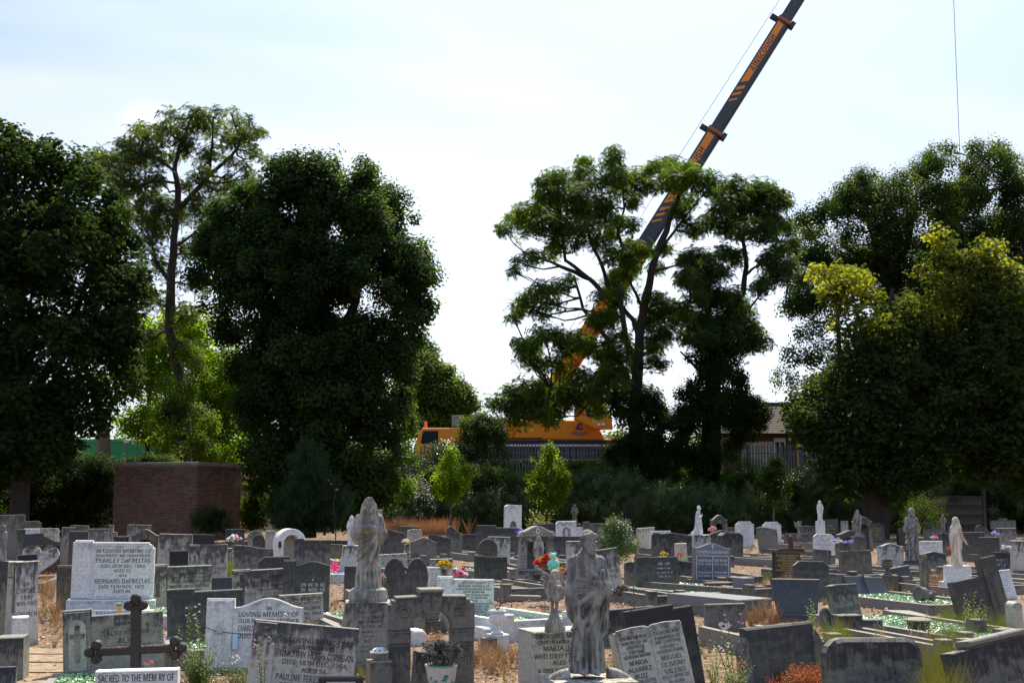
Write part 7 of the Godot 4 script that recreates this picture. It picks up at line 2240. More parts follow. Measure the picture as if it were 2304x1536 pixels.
	part("logo_mark", MB.new().slab(PackedVector2Array([la + Vector2(-1.05, -1.0) * lw, la + Vector2(1.0, -1.0) * lw, la + Vector2(0.78, -0.5) * lw, la + Vector2(-0.15, -0.5) * lw, la + Vector2(0.25, 0.28) * lw, la + Vector2(0.52, -0.14) * lw, la + Vector2(0.75, 0.3) * lw, la + Vector2(0.45, 0.95) * lw, la + Vector2(0.0, 0.95) * lw]), 0.122, 0.134).mesh(), M.blue_ink, house)
	letters(house, [["AINSCOUGH", 1.0]], la.x, C.call(1303, 970).y, 36 * s, C.call(1303, 978).y, 0.124, M.blue_ink, sans)
	letters(house, [["CRANE HIRE", 1.0]], la.x, C.call(1303, 977).y, 26 * s, C.call(1303, 981).y, 0.124, M.blue_ink, sans)
	var cw := part("counterweight", MB.new().slab(poly.call([[1120, 990], [1120, 943], [1141, 943], [1141, 990]]), -2.4, 0.14, 0.05).mesh(), orange, t)
	part("warning_board", MB.new().slab(poly.call([[1124, 976], [1124, 945], [1139, 945], [1139, 976]]), 0.142, 0.16, 0.004).mesh(), white, cw)
	for i in 4:
		var y := 974.0 - i * 8.5
		part("chevron", MB.new().slab(poly.call([[1124.4, y - 2], [1131.5, y + 5 - 4.0], [1138.6, y - 5], [1138.6, y - 9], [1131.5, y - 3.0], [1124.4, y - 6]]), 0.161, 0.168).mesh(), solid(Color(0.35, 0.02, 0.03)), cw)
	var oc := part("operator_cab", MB.new().slab(poly.call([[1290, 945], [1292, 914], [1330, 906], [1352, 906], [1372, 935], [1376, 968], [1338, 968]]), 0.2, 1.4, 0.05).mesh(), orange, t)
	part("cab_window", MB.new().slab(poly.call([[1318, 940], [1313, 916], [1330, 911], [1349, 911], [1366, 937], [1345, 948]]), 1.402, 1.42, 0.01).mesh(), glass, oc)
	for k in [[1344, 958], [1354, 957]]:
		var q: Vector2 = C.call(k[0], k[1])
		part("work_lamp", bx(Vector3(q.x, q.y, 1.44), Vector3(0.2, 0.16, 0.08), 0.02), white, oc)
	letters(t, [["AINSCOUGH", 1.0]], C.call(1078, 980).x, C.call(1078, 984).y, 60 * s, C.call(1078, 994).y, 0.002, M.blue_ink, sans)
	# boom: five telescopic sections along one line
	var a0: Vector2 = C.call(1240, 885)
	var tip: Vector2 = C.call(2128, -531)
	var dir := (tip - a0).normalized()
	var full := a0.distance_to(tip)
	var turn := Basis(Vector3(dir.x, dir.y, 0), Vector3(-dir.y, dir.x, 0), Vector3(0, 0, 1))
	var cuts := [0.0]
	for k in [[1453, 545], [1618, 282], [1776, 30], [1950, -248]]:
		cuts.append((C.call(k[0], k[1]) - a0).dot(dir) / full)
	cuts.append(1.0)
	var bm := Node3D.new()
	bm.name = "boom"
	t.add_child(bm)
	bm.transform = Transform3D(turn, Vector3(a0.x, a0.y, -1.1))
	for i in 5:
		var x0: float = cuts[i] * full - (2.4 if i == 0 else 0.6)
		var x1: float = cuts[i + 1] * full
		var w: float = [44.0, 37.0, 32.5, 28.5, 24.0][i] * s
		var hw := w * 0.5
		var dp := w * 0.42
		# rounded box beam: the profile across the boom, drawn out along it
		var b := MB.new()
		var prof := [Vector2(-hw * 0.55, dp * 0.62), Vector2(hw * 0.9, dp), Vector2(hw, dp * 0.85), Vector2(hw, -dp * 0.85), Vector2(hw * 0.9, -dp), Vector2(-hw * 0.55, -dp * 0.62), Vector2(-hw * 0.9, -dp * 0.3), Vector2(-hw, 0), Vector2(-hw * 0.9, dp * 0.3)]
		for k in prof.size():
			var p: Vector2 = prof[k]
			var q: Vector2 = prof[(k + 1) % prof.size()]
			b.quad(Vector3(x0, p.x, p.y), Vector3(x1, p.x, p.y), Vector3(x1, q.x, q.y), Vector3(x0, q.x, q.y))
			b.tri(Vector3(x1, 0, 0), Vector3(x1, q.x, q.y), Vector3(x1, p.x, p.y))
			b.tri(Vector3(x0, 0, 0), Vector3(x0, p.x, p.y), Vector3(x0, q.x, q.y))
		part("boom_section", b.mesh(), orange if i == 0 else steelblue, bm)
		part("collar", bx(Vector3(x1 - 0.2, 0.02, 0), Vector3(0.24, w * 1.05, dp * 2.10), 0.04), dull if i < 4 else navy, bm)
		part("rope_guide", bx(Vector3(x1 - 0.3, hw + 0.26, 0), Vector3(0.35, 0.5, 0.3), 0.03), M.iron, bm)
		part("boom_rest", bx(Vector3(x1 - 0.15, -hw - 0.12, 0), Vector3(0.5, 0.3, 0.5), 0.06), navy, bm)
		if i > 0 and i < 4:
			# orange label panel with the owner's name, ending in slanted bars
			var z := dp * 0.90
			var py := hw * 0.30
			var ph := hw * 0.92
			var e := x1 - 0.5
			var f := e - 5.6 * (w / (37.0 * s))
			var tilt := Basis(Vector3.RIGHT, atan2(dp * 0.38, hw * 1.45))
			var lp := Node3D.new()
			lp.name = "label_panel"
			bm.add_child(lp, true)
			lp.transform = Transform3D(tilt, Vector3(0, py, dp * 0.62 + (py + hw * 0.55) * (dp * 0.38 / (hw * 1.45)) + 0.006))
			var h2 := ph * 0.5
			part("panel", MB.new().slab(PackedVector2Array([Vector2(f, h2), Vector2(f + h2 * 2.0, -h2), Vector2(e, -h2), Vector2(e, h2)]), 0.0, 0.012).mesh(), orange, lp)
			for k in 3:
				var g := f - 0.35 - k * 0.5
				part("bar", MB.new().slab(PackedVector2Array([Vector2(g - 0.26 + k * 0.05, h2), Vector2(g - 0.26 + k * 0.05 + h2 * 2.0, -h2), Vector2(g + h2 * 2.0, -h2), Vector2(g, h2)]), 0.0, 0.012).mesh(), orange, lp)
			letters(lp, [["AINSCOUGH", 1.0]], (f + e) * 0.5 + h2 * 0.4, h2 * 1.15, (e - f) * 0.78, -h2 * 1.25, 0.012, navy, sans)
	for k in 3:
		part("hose", MB.new().tube([Vector3(0.5, -0.5 + k * 0.12, 0.62), Vector3(full * cuts[1] * 0.5, -0.42 + k * 0.1, 0.58), Vector3(full * cuts[1] - 1.0, -0.5 + k * 0.12, 0.62)], [0.03, 0.03, 0.03], 5).mesh(), M.black, bm)
	part("hoist_rope", MB.new().tube([Vector3(0.4, 1.2, 0.1), Vector3(full * cuts[2], 1.15, 0.1), Vector3(full, 0.8, 0.1)], [0.016, 0.016, 0.016], 5).mesh(), steelblue, bm)
	var r0: Vector2 = C.call(1335, 930)
	var r1: Vector2 = C.call(1396, 650)
	part("luffing_cylinder", MB.new().tube([Vector3(r0.x, r0.y, -1.1), Vector3(r0.lerp(r1, 0.6).x, r0.lerp(r1, 0.6).y, -1.1)], [0.28, 0.28], 12).mesh(), orange, t)
	part("cylinder_rod", MB.new().tube([Vector3(r0.lerp(r1, 0.6).x, r0.lerp(r1, 0.6).y, -1.1), Vector3(r1.x, r1.y, -1.1)], [0.17, 0.17], 12).mesh(), M.chalk, t)
	var hp := Vector3(tip.x + 0.3, tip.y, -1.1)
	part("hook_rope", MB.new().tube([hp, Vector3(hp.x, 9.0, -1.1)], [0.02, 0.02], 5).mesh(), steelblue, t)
	part("hook_block", MB.new().lathe([Vector2(0, 0), Vector2(0.25, 0.1), Vector2(0.3, 0.6), Vector2(0.12, 1.0), Vector2(0, 1.0)], 10, Vector3(hp.x, 8.2, -1.1)).mesh(), orange, t)


# ---------------------------------------------------------------- small things among the graves
func bouquet(label: String, px: float, py: float, d: float, r: float, colors: Array, n: int, green := true, called := "flower_bunch", hgt := 0.0) -> Node3D:
	var p := at(px, py, d)
	var t := thing(called, label, "flowers", p)
	for i in n:
		var dir := rdir()
		dir.y = absf(dir.y) * 0.9
		var o := part("bloom", cache_blossom(), M["petal_%d" % colors[i % colors.size()]], t, dir * r * rng.randf_range(0.6, 1.0), Vector3(rng.randf_range(-0.7, 0.9), rng.randf() * TAU, 0))
		o.scale = Vector3.ONE * r * rng.randf_range(0.32, 0.5)
	if green:
		var l := [[Vector3(0, -r * 0.25, 0), Vector3(r * 0.9, r * 0.6, r * 0.9)]]
		var where := []
		var tint := []
		for i in 34:
			var dir := rdir()
			var y := (dir + Vector3.UP * 0.4).normalized()
			var x := y.cross(rdir()).normalized()
			var sc := r * 0.9
			where.append(Transform3D(Basis(x * sc, y * sc, x.cross(y) * sc), dir * r * 0.7 + Vector3(0, -r * 0.35, 0)))
			tint.append(Color(0.035, 0.08, 0.02).lerp(Color(0.10, 0.16, 0.03), rng.randf()))
		swarm("leaves", sprig("small"), M.leaf, where, tint, t)
	if hgt > 0.0:
		part("vase", MB.new().lathe([Vector2(r * 0.3, -hgt), Vector2(r * 0.36, -hgt + 0.01), Vector2(r * 0.45, -r * 0.3), Vector2(r * 0.5, -r * 0.25)], 10).mesh(), M.grey4, t)
	return t


func cache_blossom() -> ArrayMesh:
	if not cached.has("blossom"): cached.blossom = blossom(1.0)
	return cached.blossom


func urn(label: String, p: Vector3, h: float, mat: Material, flute := 0.03) -> Node3D:
	var t := thing("stone_urn", label, "urn", p)
	part("foot", bx(Vector3(0, h * 0.03, 0), Vector3(h * 0.5, h * 0.06, h * 0.5), h * 0.01), mat, t)
	part("stem", MB.new().lathe([Vector2(h * 0.22, h * 0.06), Vector2(h * 0.18, h * 0.1), Vector2(h * 0.10, h * 0.2), Vector2(h * 0.09, h * 0.3), Vector2(h * 0.13, h * 0.36)], 16).mesh(), mat, t)
	part("bowl", MB.new().lathe([Vector2(h * 0.13, h * 0.36), Vector2(h * 0.30, h * 0.45), Vector2(h * 0.36, h * 0.58), Vector2(h * 0.35, h * 0.72), Vector2(h * 0.28, h * 0.86)], 36, Vector3.ZERO, flute, 12).mesh(), mat, t)
	part("rim", MB.new().lathe([Vector2(h * 0.28, h * 0.86), Vector2(h * 0.38, h * 0.92), Vector2(h * 0.39, h * 0.96), Vector2(h * 0.36, h), Vector2(h * 0.28, h), Vector2(h * 0.2, h * 0.9), Vector2(0, h * 0.9)], 20).mesh(), mat, t)
	return t


func make_details() -> void:
	var cols := [Color(0.62, 0.45, 0.02), Color(0.62, 0.06, 0.16), Color(0.60, 0.30, 0.42), Color(0.30, 0.38, 0.70), Color(0.70, 0.70, 0.68), Color(0.45, 0.05, 0.03), Color(0.26, 0.52, 0.44), Color(0.10, 0.12, 0.62), Color(0.16, 0.13, 0.11), Color(0.50, 0.16, 0.03)]
	for i in cols.size():
		var m := solid(cols[i], 0.6)
		m.backlight_enabled = true
		m.backlight = (cols[i] * 0.9).linear_to_srgb()
		m.backlight.a = 1.0
		M["petal_%d" % i] = m
	# flower pot before the stone arch
	var p := at(992, 1600, 10.55)
	p.y = 0.0
	var s := mpp(p)
	var t := thing("flower_pot", "white and teal tapered flower pot of dried flowers before the stone arch", "flower pot", p)
	var y0: float = at(992, 1560, 10.55).y
	var y1: float = at(992, 1497, 10.55).y
	var tex := Image.create(128, 128, false, Image.FORMAT_RGB8)
	var n := FastNoiseLite.new()
	n.seed = 14
	n.frequency = 0.03
	for y in 128:
		for x in 128:
			var k := y + n.get_noise_2d(x, y) * 50.0
			tex.set_pixel(x, y, (Color(0.02, 0.20, 0.17) if k > 66.0 + 12.0 * sin(x * 0.09) else Color(0.60, 0.56, 0.48) * (0.8 + 0.3 * n.get_noise_2d(x * 3.0, y * 3.0))).linear_to_srgb())
	var pm := StandardMaterial3D.new()
	pm.albedo_texture = ImageTexture.create_from_image(tex)
	pm.roughness = 0.5
	part("pot", MB.new().frame(0.1, 0.3, y0, y1 - y0).lathe([Vector2(24 * s, y0 - 0.1), Vector2(27 * s, y0), Vector2(36 * s, y1), Vector2(38 * s, y1), Vector2(37 * s, y1 + 0.012), Vector2(34 * s, y1), Vector2(30 * s, y1 - 0.05), Vector2(0, y1 - 0.05)], 24).mesh(), pm, t)
	var stems := MB.new()
	for i in 70:
		var a := rng.randf() * TAU
		var r := rng.randf_range(0.0, 0.1)
		var b := Vector3(cos(a) * r, y1 - 0.04, sin(a) * r)
		var e := b + Vector3(cos(a) * 0.07, rng.randf_range(0.10, 0.19), sin(a) * 0.07) * rng.randf_range(0.7, 1.2)
		stems.tube([b, b.lerp(e, 0.5) + Vector3(0, 0.01, 0), e], [0.003, 0.0025, 0.002], 4, false)
	part("stems", stems.mesh(), solid(Color(0.10, 0.12, 0.07)), t)
	var wh := []
	var ti := []
	for i in 150:
		var a := rng.randf() * TAU
		var q := Vector3(cos(a), 0, sin(a)) * rng.randf_range(0.0, 0.16) + Vector3(0, y1 + rng.randf_range(0.03, 0.18), 0)
		wh.append(Transform3D(Basis.from_euler(rv(0.8)).scaled(Vector3.ONE * rng.randf_range(0.018, 0.034)), q))
		ti.append(Color(0.10, 0.12, 0.12).lerp(Color(0.30, 0.31, 0.28), rng.randf() ** 2))
	swarm("dried_flowers", blossom(1.0), M.petal, wh, ti, t)
	# white urn on the corner of the white grave
	p = at(1119, 1425, 14.3)
	t = urn("white fluted urn with dead brown stalks on the corner of the white kerbed grave", p, at(1119, 1372, 14.3).y - p.y, M.white1)
	var ped := thing("pedestal", "short white post under the white fluted urn", "pedestal", Vector3(p.x, 0, p.z), Vector3(0, 0.6, 0))
	part("shaft", bx(Vector3(0, p.y * 0.5 - 0.02, 0), Vector3(0.19, p.y + 0.035, 0.19), 0.012), M.kerb_white, ped)
	var dead := MB.new()
	for i in 16:
		var a := rng.randf() * TAU
		dead.tube([Vector3(0, 0.24, 0), Vector3(cos(a) * 0.05, 0.31, sin(a) * 0.05), Vector3(cos(a) * 0.09, 0.30 + rng.randf() * 0.1, sin(a) * 0.09)], [0.004, 0.004, 0.002], 4, false)
		dead.leaf(Vector3(cos(a) * 0.06, 0.30 + rng.randf() * 0.06, sin(a) * 0.06), Vector3(cos(a), 0.2, sin(a)).normalized(), Vector3.UP, 0.05, 0.025)
	part("dead_stalks", dead.mesh(), solid(Color(0.14, 0.08, 0.05)), t)
	# other urns and vases
	p = at(1998, 1292, 23.5)
	urn("small brown stone urn before the white sooty curved headstone", p, at(1998, 1257, 23.5).y - p.y, M.brown1, 0.0)
	t = thing("pedestal", "brown block under the small brown stone urn", "pedestal", Vector3(p.x, 0, p.z))
	part("shaft", bx(Vector3(0, p.y * 0.5 - 0.02, 0), Vector3(0.3, p.y + 0.03, 0.3), 0.015), M.brown2, t)
	p = gp(2084, 1372)
	t = urn("tipped over metal urn lying on green chips below the small brown statue", p + Vector3(0.1, 0.2, 0), 0.28, M.grey3, 0.0)
	t.rotation = Vector3(0.2, 0.4, 1.4)
	p = gp(2068, 1436)
	t = thing("flower_holder", "dark tapered flower holder with a perforated lid standing in green chips", "flower holder", p)
	part("cup", MB.new().lathe([Vector2(0.09, 0.0), Vector2(0.115, 0.05), Vector2(0.13, 0.2), Vector2(0.0, 0.2)], 16).mesh(), M.dark2, t)
	part("lid", MB.new().lathe([Vector2(0.15, 0.198), Vector2(0.155, 0.215), Vector2(0.09, 0.235), Vector2(0, 0.24)], 16).mesh(), M.kerb, t)
	p = gp(852, 1556)
	t = thing("stone_block", "grey stone block carrying a perforated flower holder left of the stone arch", "stone block", p, Vector3(0, 0.3, 0))
	part("block", bx(Vector3(0, 0.11, 0), Vector3(0.19, 0.3, 0.2), 0.012), M.kerb, t)
	var q := thing("flower_holder", "pale pot with a dark spotted perforated lid left of the stone arch", "flower holder", p + Vector3(0, 0.26, 0))
	part("pot", MB.new().lathe([Vector2(0.055, 0), Vector2(0.06, 0.06), Vector2(0, 0.06)], 14).mesh(), M.kerb, q)
	part("lid", MB.new().lathe([Vector2(0.075, 0.055), Vector2(0.08, 0.065), Vector2(0.06, 0.085), Vector2(0.03, 0.1), Vector2(0, 0.103)], 16).mesh(), M.chalk, q)
	for i in 9:
		var a := TAU * i / 9.0
		part("hole", MB.new().lathe([Vector2(0.0095, -0.004), Vector2(0.009, 0.004), Vector2(0, 0.005)], 6, Vector3(cos(a) * 0.058, 0.084, sin(a) * 0.058)).mesh(), M.black, q)
	# posts at right
	for k in [[2200, 1442, 40, 1392, "taller square stone post among tall grass at the right"], [2258, 1456, 38, 1414, "shorter square stone post with a sunlit top at the far right"], [1100, 1468, 36, 1434, "short mossy stone post end beside the dry brown weeds"]]:
		var g := gp(k[0], k[1])
		var o := thing("stone_post", k[4], "post", g, Vector3(0, 0.35, 0.02))
		var hh: float = at(k[0], k[3], -g.z).y
		part("shaft", bx(Vector3(0, hh * 0.5 - 0.05, 0), Vector3(k[2] * mpp(g) * 0.85, hh + 0.1, k[2] * mpp(g) * 0.85), 0.012), M.brown2, o)
	# oval relief ring
	p = gp(1866, 1424)
	t = thing("oval_relief", "small dark oval relief with a seated figure standing beside the grass tuft", "relief", p, Vector3(-0.15, 0.4, 0.1))
	var pts := []
	var rr := []
	for i in 17:
		var a := TAU * i / 16.0
		pts.append(Vector3(cos(a) * 0.085, 0.16 + sin(a) * 0.13, 0))
		rr.append(0.018)
	part("ring", MB.new().tube(pts, rr, 8, false).mesh(), M.grey3, t)
	part("backing", MB.new().slab(PackedVector2Array(arc(0, 0.16, 0.08, 0.12, 0, TAU * 0.96, 18)), -0.03, -0.01).mesh(), M.dark2, t)
	var fig := part("relief_figure", figure_mesh("praying"), M.figure, t, Vector3(0, 0.05, -0.01))
	fig.scale = Vector3(0.26, 0.22, 0.14)
	# granite ledger, block and trough before the double headstone
	p = gp(1700, 1392)
	t = thing("granite_ledger", "flat pale granite slab in the sun right of the double granite headstone", "grave slab", p, Vector3(0, 0.55, 0))
	part("slab", bx(Vector3(0, 0.19, -0.75), Vector3(0.62, 0.14, 1.5), 0.012), M.granite, t)
	part("plinth", bx(Vector3(0, 0.04, -0.75), Vector3(0.57, 0.18, 1.44), 0.012), M.granite, t)
	p = gp(1674, 1342)
	t = thing("granite_block", "cubic grey granite vase block beside the double granite headstone", "vase block", p, Vector3(0, 0.5, 0))
	part("block", bx(Vector3(0, 0.15, 0), Vector3(0.26, 0.32, 0.26), 0.01), M.granite, t)
	p = gp(1612, 1336)
	t = thing("trough_planter", "brown tapered trough planter at the foot of the double granite headstone", "planter", p + Vector3(0, 0.03, 0.12), Vector3(0, 0.25, 0))
	part("trough", MB.new().slab(PackedVector2Array([Vector2(-0.16, 0), Vector2(0.16, 0), Vector2(0.22, 0.17), Vector2(-0.22, 0.17)]), -0.07, 0.07, 0.012).mesh(), solid(Color(0.10, 0.035, 0.022), 0.6), t)
	# heart toy
	p = gp(1626, 1447)
	t = thing("heart_toy", "small white heart ornament with a printed face below the plain grey slab", "ornament", p + Vector3(0, 0.12, 0.05), Vector3(-0.2, 0.2, -0.2))
	part("heart", MB.new().slab(outline("heart", 0.13, 0.11, {}), 0, 0.03, 0.01).mesh(), M.white1, t)
	part("print", MB.new().slab(PackedVector2Array(arc(-0.012, 0.065, 0.02, 0.018, 0, TAU * 0.95, 10)), 0.031, 0.033).mesh(), solid(Color(0.12, 0.02, 0.04)), t)
	# white and stone pieces
	for k in [[938, 1450, "rounded white kerb end seen through the stone arch", "white1", 0.17], [1095, 1440, "white block at the foot of the bright white CHARITY headstone", "white1", 0.15]]:
		p = gp(k[0], k[1])
		t = thing("kerb_block", k[2], "stone block", p, Vector3(0, 0.4, 0.0))
		part("block", MB.new().frame(0.2, 0.4, 0, 0.2).slab(PackedVector2Array([Vector2(-0.10, -0.03), Vector2(0.10, -0.03), Vector2(0.08, 0.11), Vector2(0.03, k[4]), Vector2(-0.10, k[4])]), -0.14, 0.14, 0.02).mesh(), M[k[3]], t)
	p = gp(956, 1424)
	t = thing("stone_block", "brownish stacked stone blocks seen through the stone arch", "stone block", p, Vector3(0, 0.12, 0))
	part("lower_course", bx(Vector3(0, 0.07, -0.1), Vector3(0.36, 0.16, 0.3), 0.012), M.brown2, t)
	part("upper_block", bx(Vector3(-0.085, 0.24, -0.1), Vector3(0.16, 0.18, 0.24), 0.012), M.grey4, t)
	part("upper_block", bx(Vector3(0.085, 0.24, -0.1), Vector3(0.165, 0.18, 0.24), 0.012), M.brown2, t)
	bouquet("red and white wrapped flowers on the stacked blocks seen through the stone arch", 958, 1376, -p.z + 0.1, 0.08, [5, 9, 4], 9, false)
	p = gp(346, 1513)
	t = thing("stone_fragment", "small pale stone fragment lying beside the iron cross", "stone fragment", p + Vector3(0, 0.1, 0.2), Vector3(0.3, 0.5, 0.3))
	part("fragment", bx(Vector3.ZERO, Vector3(0.10, 0.06, 0.08), 0.012), M.white4, t)
	for k in [[14, 1460, 0.2, "larger broken white piece on the grey block in the left corner"], [26, 1480, 0.14, "smaller broken white piece on the grey block in the left corner"]]:
		p = at(k[0], k[1], 13.2)
		t = thing("stone_fragment", k[3], "stone fragment", p, Vector3(0.2, 0.4, -0.3))
		part("fragment", bx(Vector3.ZERO, Vector3(k[2], 0.05, 0.12), 0.01), M.white1, t)
	p = at(267, 1372, 17.2)
	t = thing("small_candle", "small yellow candle with a grey cap before the blue lettered plaque", "candle", p)
	part("jar", MB.new().lathe([Vector2(0.028, -0.05), Vector2(0.03, 0.05), Vector2(0, 0.05)], 10).mesh(), solid(Color(0.62, 0.45, 0.08), 0.3), t)
	part("cap", MB.new().lathe([Vector2(0.034, 0.05), Vector2(0.034, 0.085), Vector2(0, 0.09)], 10).mesh(), M.grey4, t)
	# windmill
	p = gp(753, 1302)
	t = thing("toy_windmill", "pink toy windmill on a stick over the yellow green chips", "windmill", p)
	part("stick", MB.new().tube([Vector3.ZERO, Vector3(0, 0.42, 0)], [0.007, 0.006], 5).mesh(), M["petal_2"], t)
	var wm := MB.new()
	for i in 6:
		var a := TAU * i / 6.0
		wm.leaf(Vector3(0, 0.24, 0.02), Vector3(cos(a), sin(a), 0.1).normalized(), Vector3(0, 0, 1), 0.12, 0.09, 0.3)
	part("sails", wm.mesh(), M["petal_1"], t)
	# flowers
	t = bouquet("dome of yellow chrysanthemums in a dark leafy bunch on a stained white headstone", 999, 1276, 20.6, 0.105, [0], 26, true, "flower_bunch", 0.5)
	bouquet("pink and white flowers lying above the bright white CHARITY headstone", 1036, 1296, 18.2, 0.10, [1, 2, 4], 14, false)
	bouquet("single pink rose bunch tucked right of the tall statue's hem", 857, 1302, 15.5, 0.08, [2, 1, 4], 9, true, "flower_bunch", 0.2)
	bouquet("mixed red orange and yellow flowers around a turquoise toy before the shrine", 1232, 1274, 20.5, 0.17, [5, 1, 9, 0], 26, true, "flower_bunch", 0.3)
	bouquet("red and orange flowers behind the winged child angel", 1262, 1300, 19.5, 0.13, [5, 9, 0, 5], 18, true, "flower_bunch", 0.3)
	p = at(1245, 1268, 20.2)
	t = thing("toy_bear", "turquoise toy bear sitting in the mixed flowers before the shrine", "toy", p)
	var bear := Sculpt.new()
	bear.ell(Vector3(0, 0, 0), Vector3(0.065, 0.075, 0.06), 0.01)
	bear.ell(Vector3(0, 0.11, 0.01), Vector3(0.05, 0.048, 0.045), 0.015)
	bear.pair(Vector3(0.035, 0.15, 0.0), Vector3(0.036, 0.155, 0.0), 0.018, 0.018, 0.006)
	bear.pair(Vector3(0.055, 0.03, 0.02), Vector3(0.075, -0.02, 0.05), 0.022, 0.02, 0.01)
	bear.pair(Vector3(0.04, -0.06, 0.02), Vector3(0.06, -0.07, 0.08), 0.028, 0.026, 0.01)
	bear.ell(Vector3(0, 0.10, 0.05), Vector3(0.02, 0.016, 0.02), 0.008)
	bear.amp = 0.0
	part("body", bear.mesh(Vector3(-0.12, -0.12, -0.1), Vector3(0.12, 0.2, 0.14), 0.009), M["petal_6"], t)
	bouquet("deep blue flowers on the long dark stepped headstone", 1171, 1200, 33.0, 0.11, [7, 3], 10, false)
	bouquet("pink ball flowers right of the kneeling white statue", 1602, 1195, 33.0, 0.13, [2], 9, false)
	bouquet("yellow flowers on the upper edge of the dark sunlit edged headstone", 1494, 1251, 24.0, 0.09, [0], 9, false)
	bouquet("small red flowers beside the weeds left of the double granite headstone", 1527, 1252, 24.5, 0.07, [5, 9], 7, true)
	bouquet("pale blue flowers left of the gothic arch stone", 1884, 1222, 27.0, 0.11, [3, 4], 12, false, "flower_bunch", 0.3)
	bouquet("sky blue flowers right of the first pale blue bunch at the gothic arch", 1909, 1222, 27.2, 0.09, [3], 9, false)
	bouquet("magenta flowers above the white lettered headstone between the right hand statues", 2102, 1212, 31.0, 0.10, [1, 4], 9, false)
	bouquet("red flowers left of the cream statue", 2134, 1238, 28.0, 0.08, [5, 1], 7, true)
	bouquet("white flowers with green leaves on the pale mottled headstone at the right", 2266, 1236, 27.0, 0.1, [4, 4, 3], 9, true)
	bouquet("blue flowers on the wide dark slab right of the cream statue", 2240, 1204, 33.0, 0.1, [3], 7, false)
	bouquet("white flowers in a vase in the shade before the conical shrub", 527, 1217, 34.0, 0.17, [4, 4, 4, 2], 18, true, "flower_bunch", 0.45)
	bouquet("single dark red rose at the foot of the iron cross", 336, 1493, 11.6, 0.05, [5, 1], 3, false)
	bouquet("small dark wreath of dead brown flowers on the pale green chipped grave", 1400, 1336, 20.8, 0.13, [8], 22, false)
	bouquet("white and yellow flowers on the white heart headstone", 84, 1270, 23.6, 0.06, [4, 0, 5], 6, true)
	bouquet("pale roses on a leafy stem left of the sloping shouldered grey headstone", 916, 1222, 32.0, 0.12, [4, 0], 8, true, "flower_bunch", 0.4)
	bouquet("small potted red plant at the foot of the leaning TIMOTHY headstone's top edge", 649, 1391, 12.2, 0.05, [5, 4], 5, true)
	# gothic arch stone and other framed ones
	for k in [[1918, 1256, 62, 1193, "brown1", "brown gothic arch memorial with sloping shoulders beside the blue flowers", 0.2], [1621, 1236, 36, 1158, "grey2", "grey open arch memorial behind the pink ball flowers", 0.2], [322, 1288, 58, 1190, "brown2", "brown framed niche memorial with a curved top left of the white dripping headstone", 0.2], [1946, 1238, 44, 1162, "grey2", "grey framed niche memorial behind the thin veiled statue", 0.2]]:
		var g := gp(k[0], k[1])
		var ss := mpp(g)
		var w: float = k[2] * ss * 0.5
		var h: float = at(k[0], k[3], -g.z).y
		var o := thing("arch_memorial", k[5], "memorial", g, Vector3(0, 0.2, rng.randf_range(-0.02, 0.02)))
		var ol := [Vector2(w, -0.05), Vector2(w, h * 0.82)]
		for i in 9:
			var u := 1.0 - i / 4.0
			ol.append(Vector2(u * w * 1.04, h * (0.85 + 0.15 * (0.5 + 0.5 * cos(PI * u)))))
		ol.append_array([Vector2(-w, h * 0.82), Vector2(-w, -0.05), Vector2(-w * 0.62, -0.05), Vector2(-w * 0.62, h * 0.62)])
		for i in 7:
			var a := lerpf(PI, 0, i / 6.0)
			ol.append(Vector2(cos(a) * w * 0.6, h * (0.62 + 0.14 * sin(a))))
		ol.append_array([Vector2(w * 0.62, h * 0.6), Vector2(w * 0.62, -0.05)])
		part("frame", MB.new().frame(rng.randf(), 0.8, 0, h).slab(PackedVector2Array(ol), -k[6], 0, 0.012).mesh(), M[k[4]], o)
		if k[0] != 1621:
			part("back_slab", bx(Vector3(0, h * 0.4, -k[6] * 0.75), Vector3(w * 1.3, h * 0.8, 0.04)), M.dark3, o)
	# angel relief beside a stone
	p = at(1798, 1212, 36.0)
	t = thing("angel_relief", "small stone angel with raised wings on the left end of a grey slab", "statue", p, Vector3(0, 0.2, 0))
	var am := part("figure", figure_mesh("angel"), M.figure, t)
	am.scale = Vector3.ONE * (at(1798, 1172, 36.0).y - p.y)


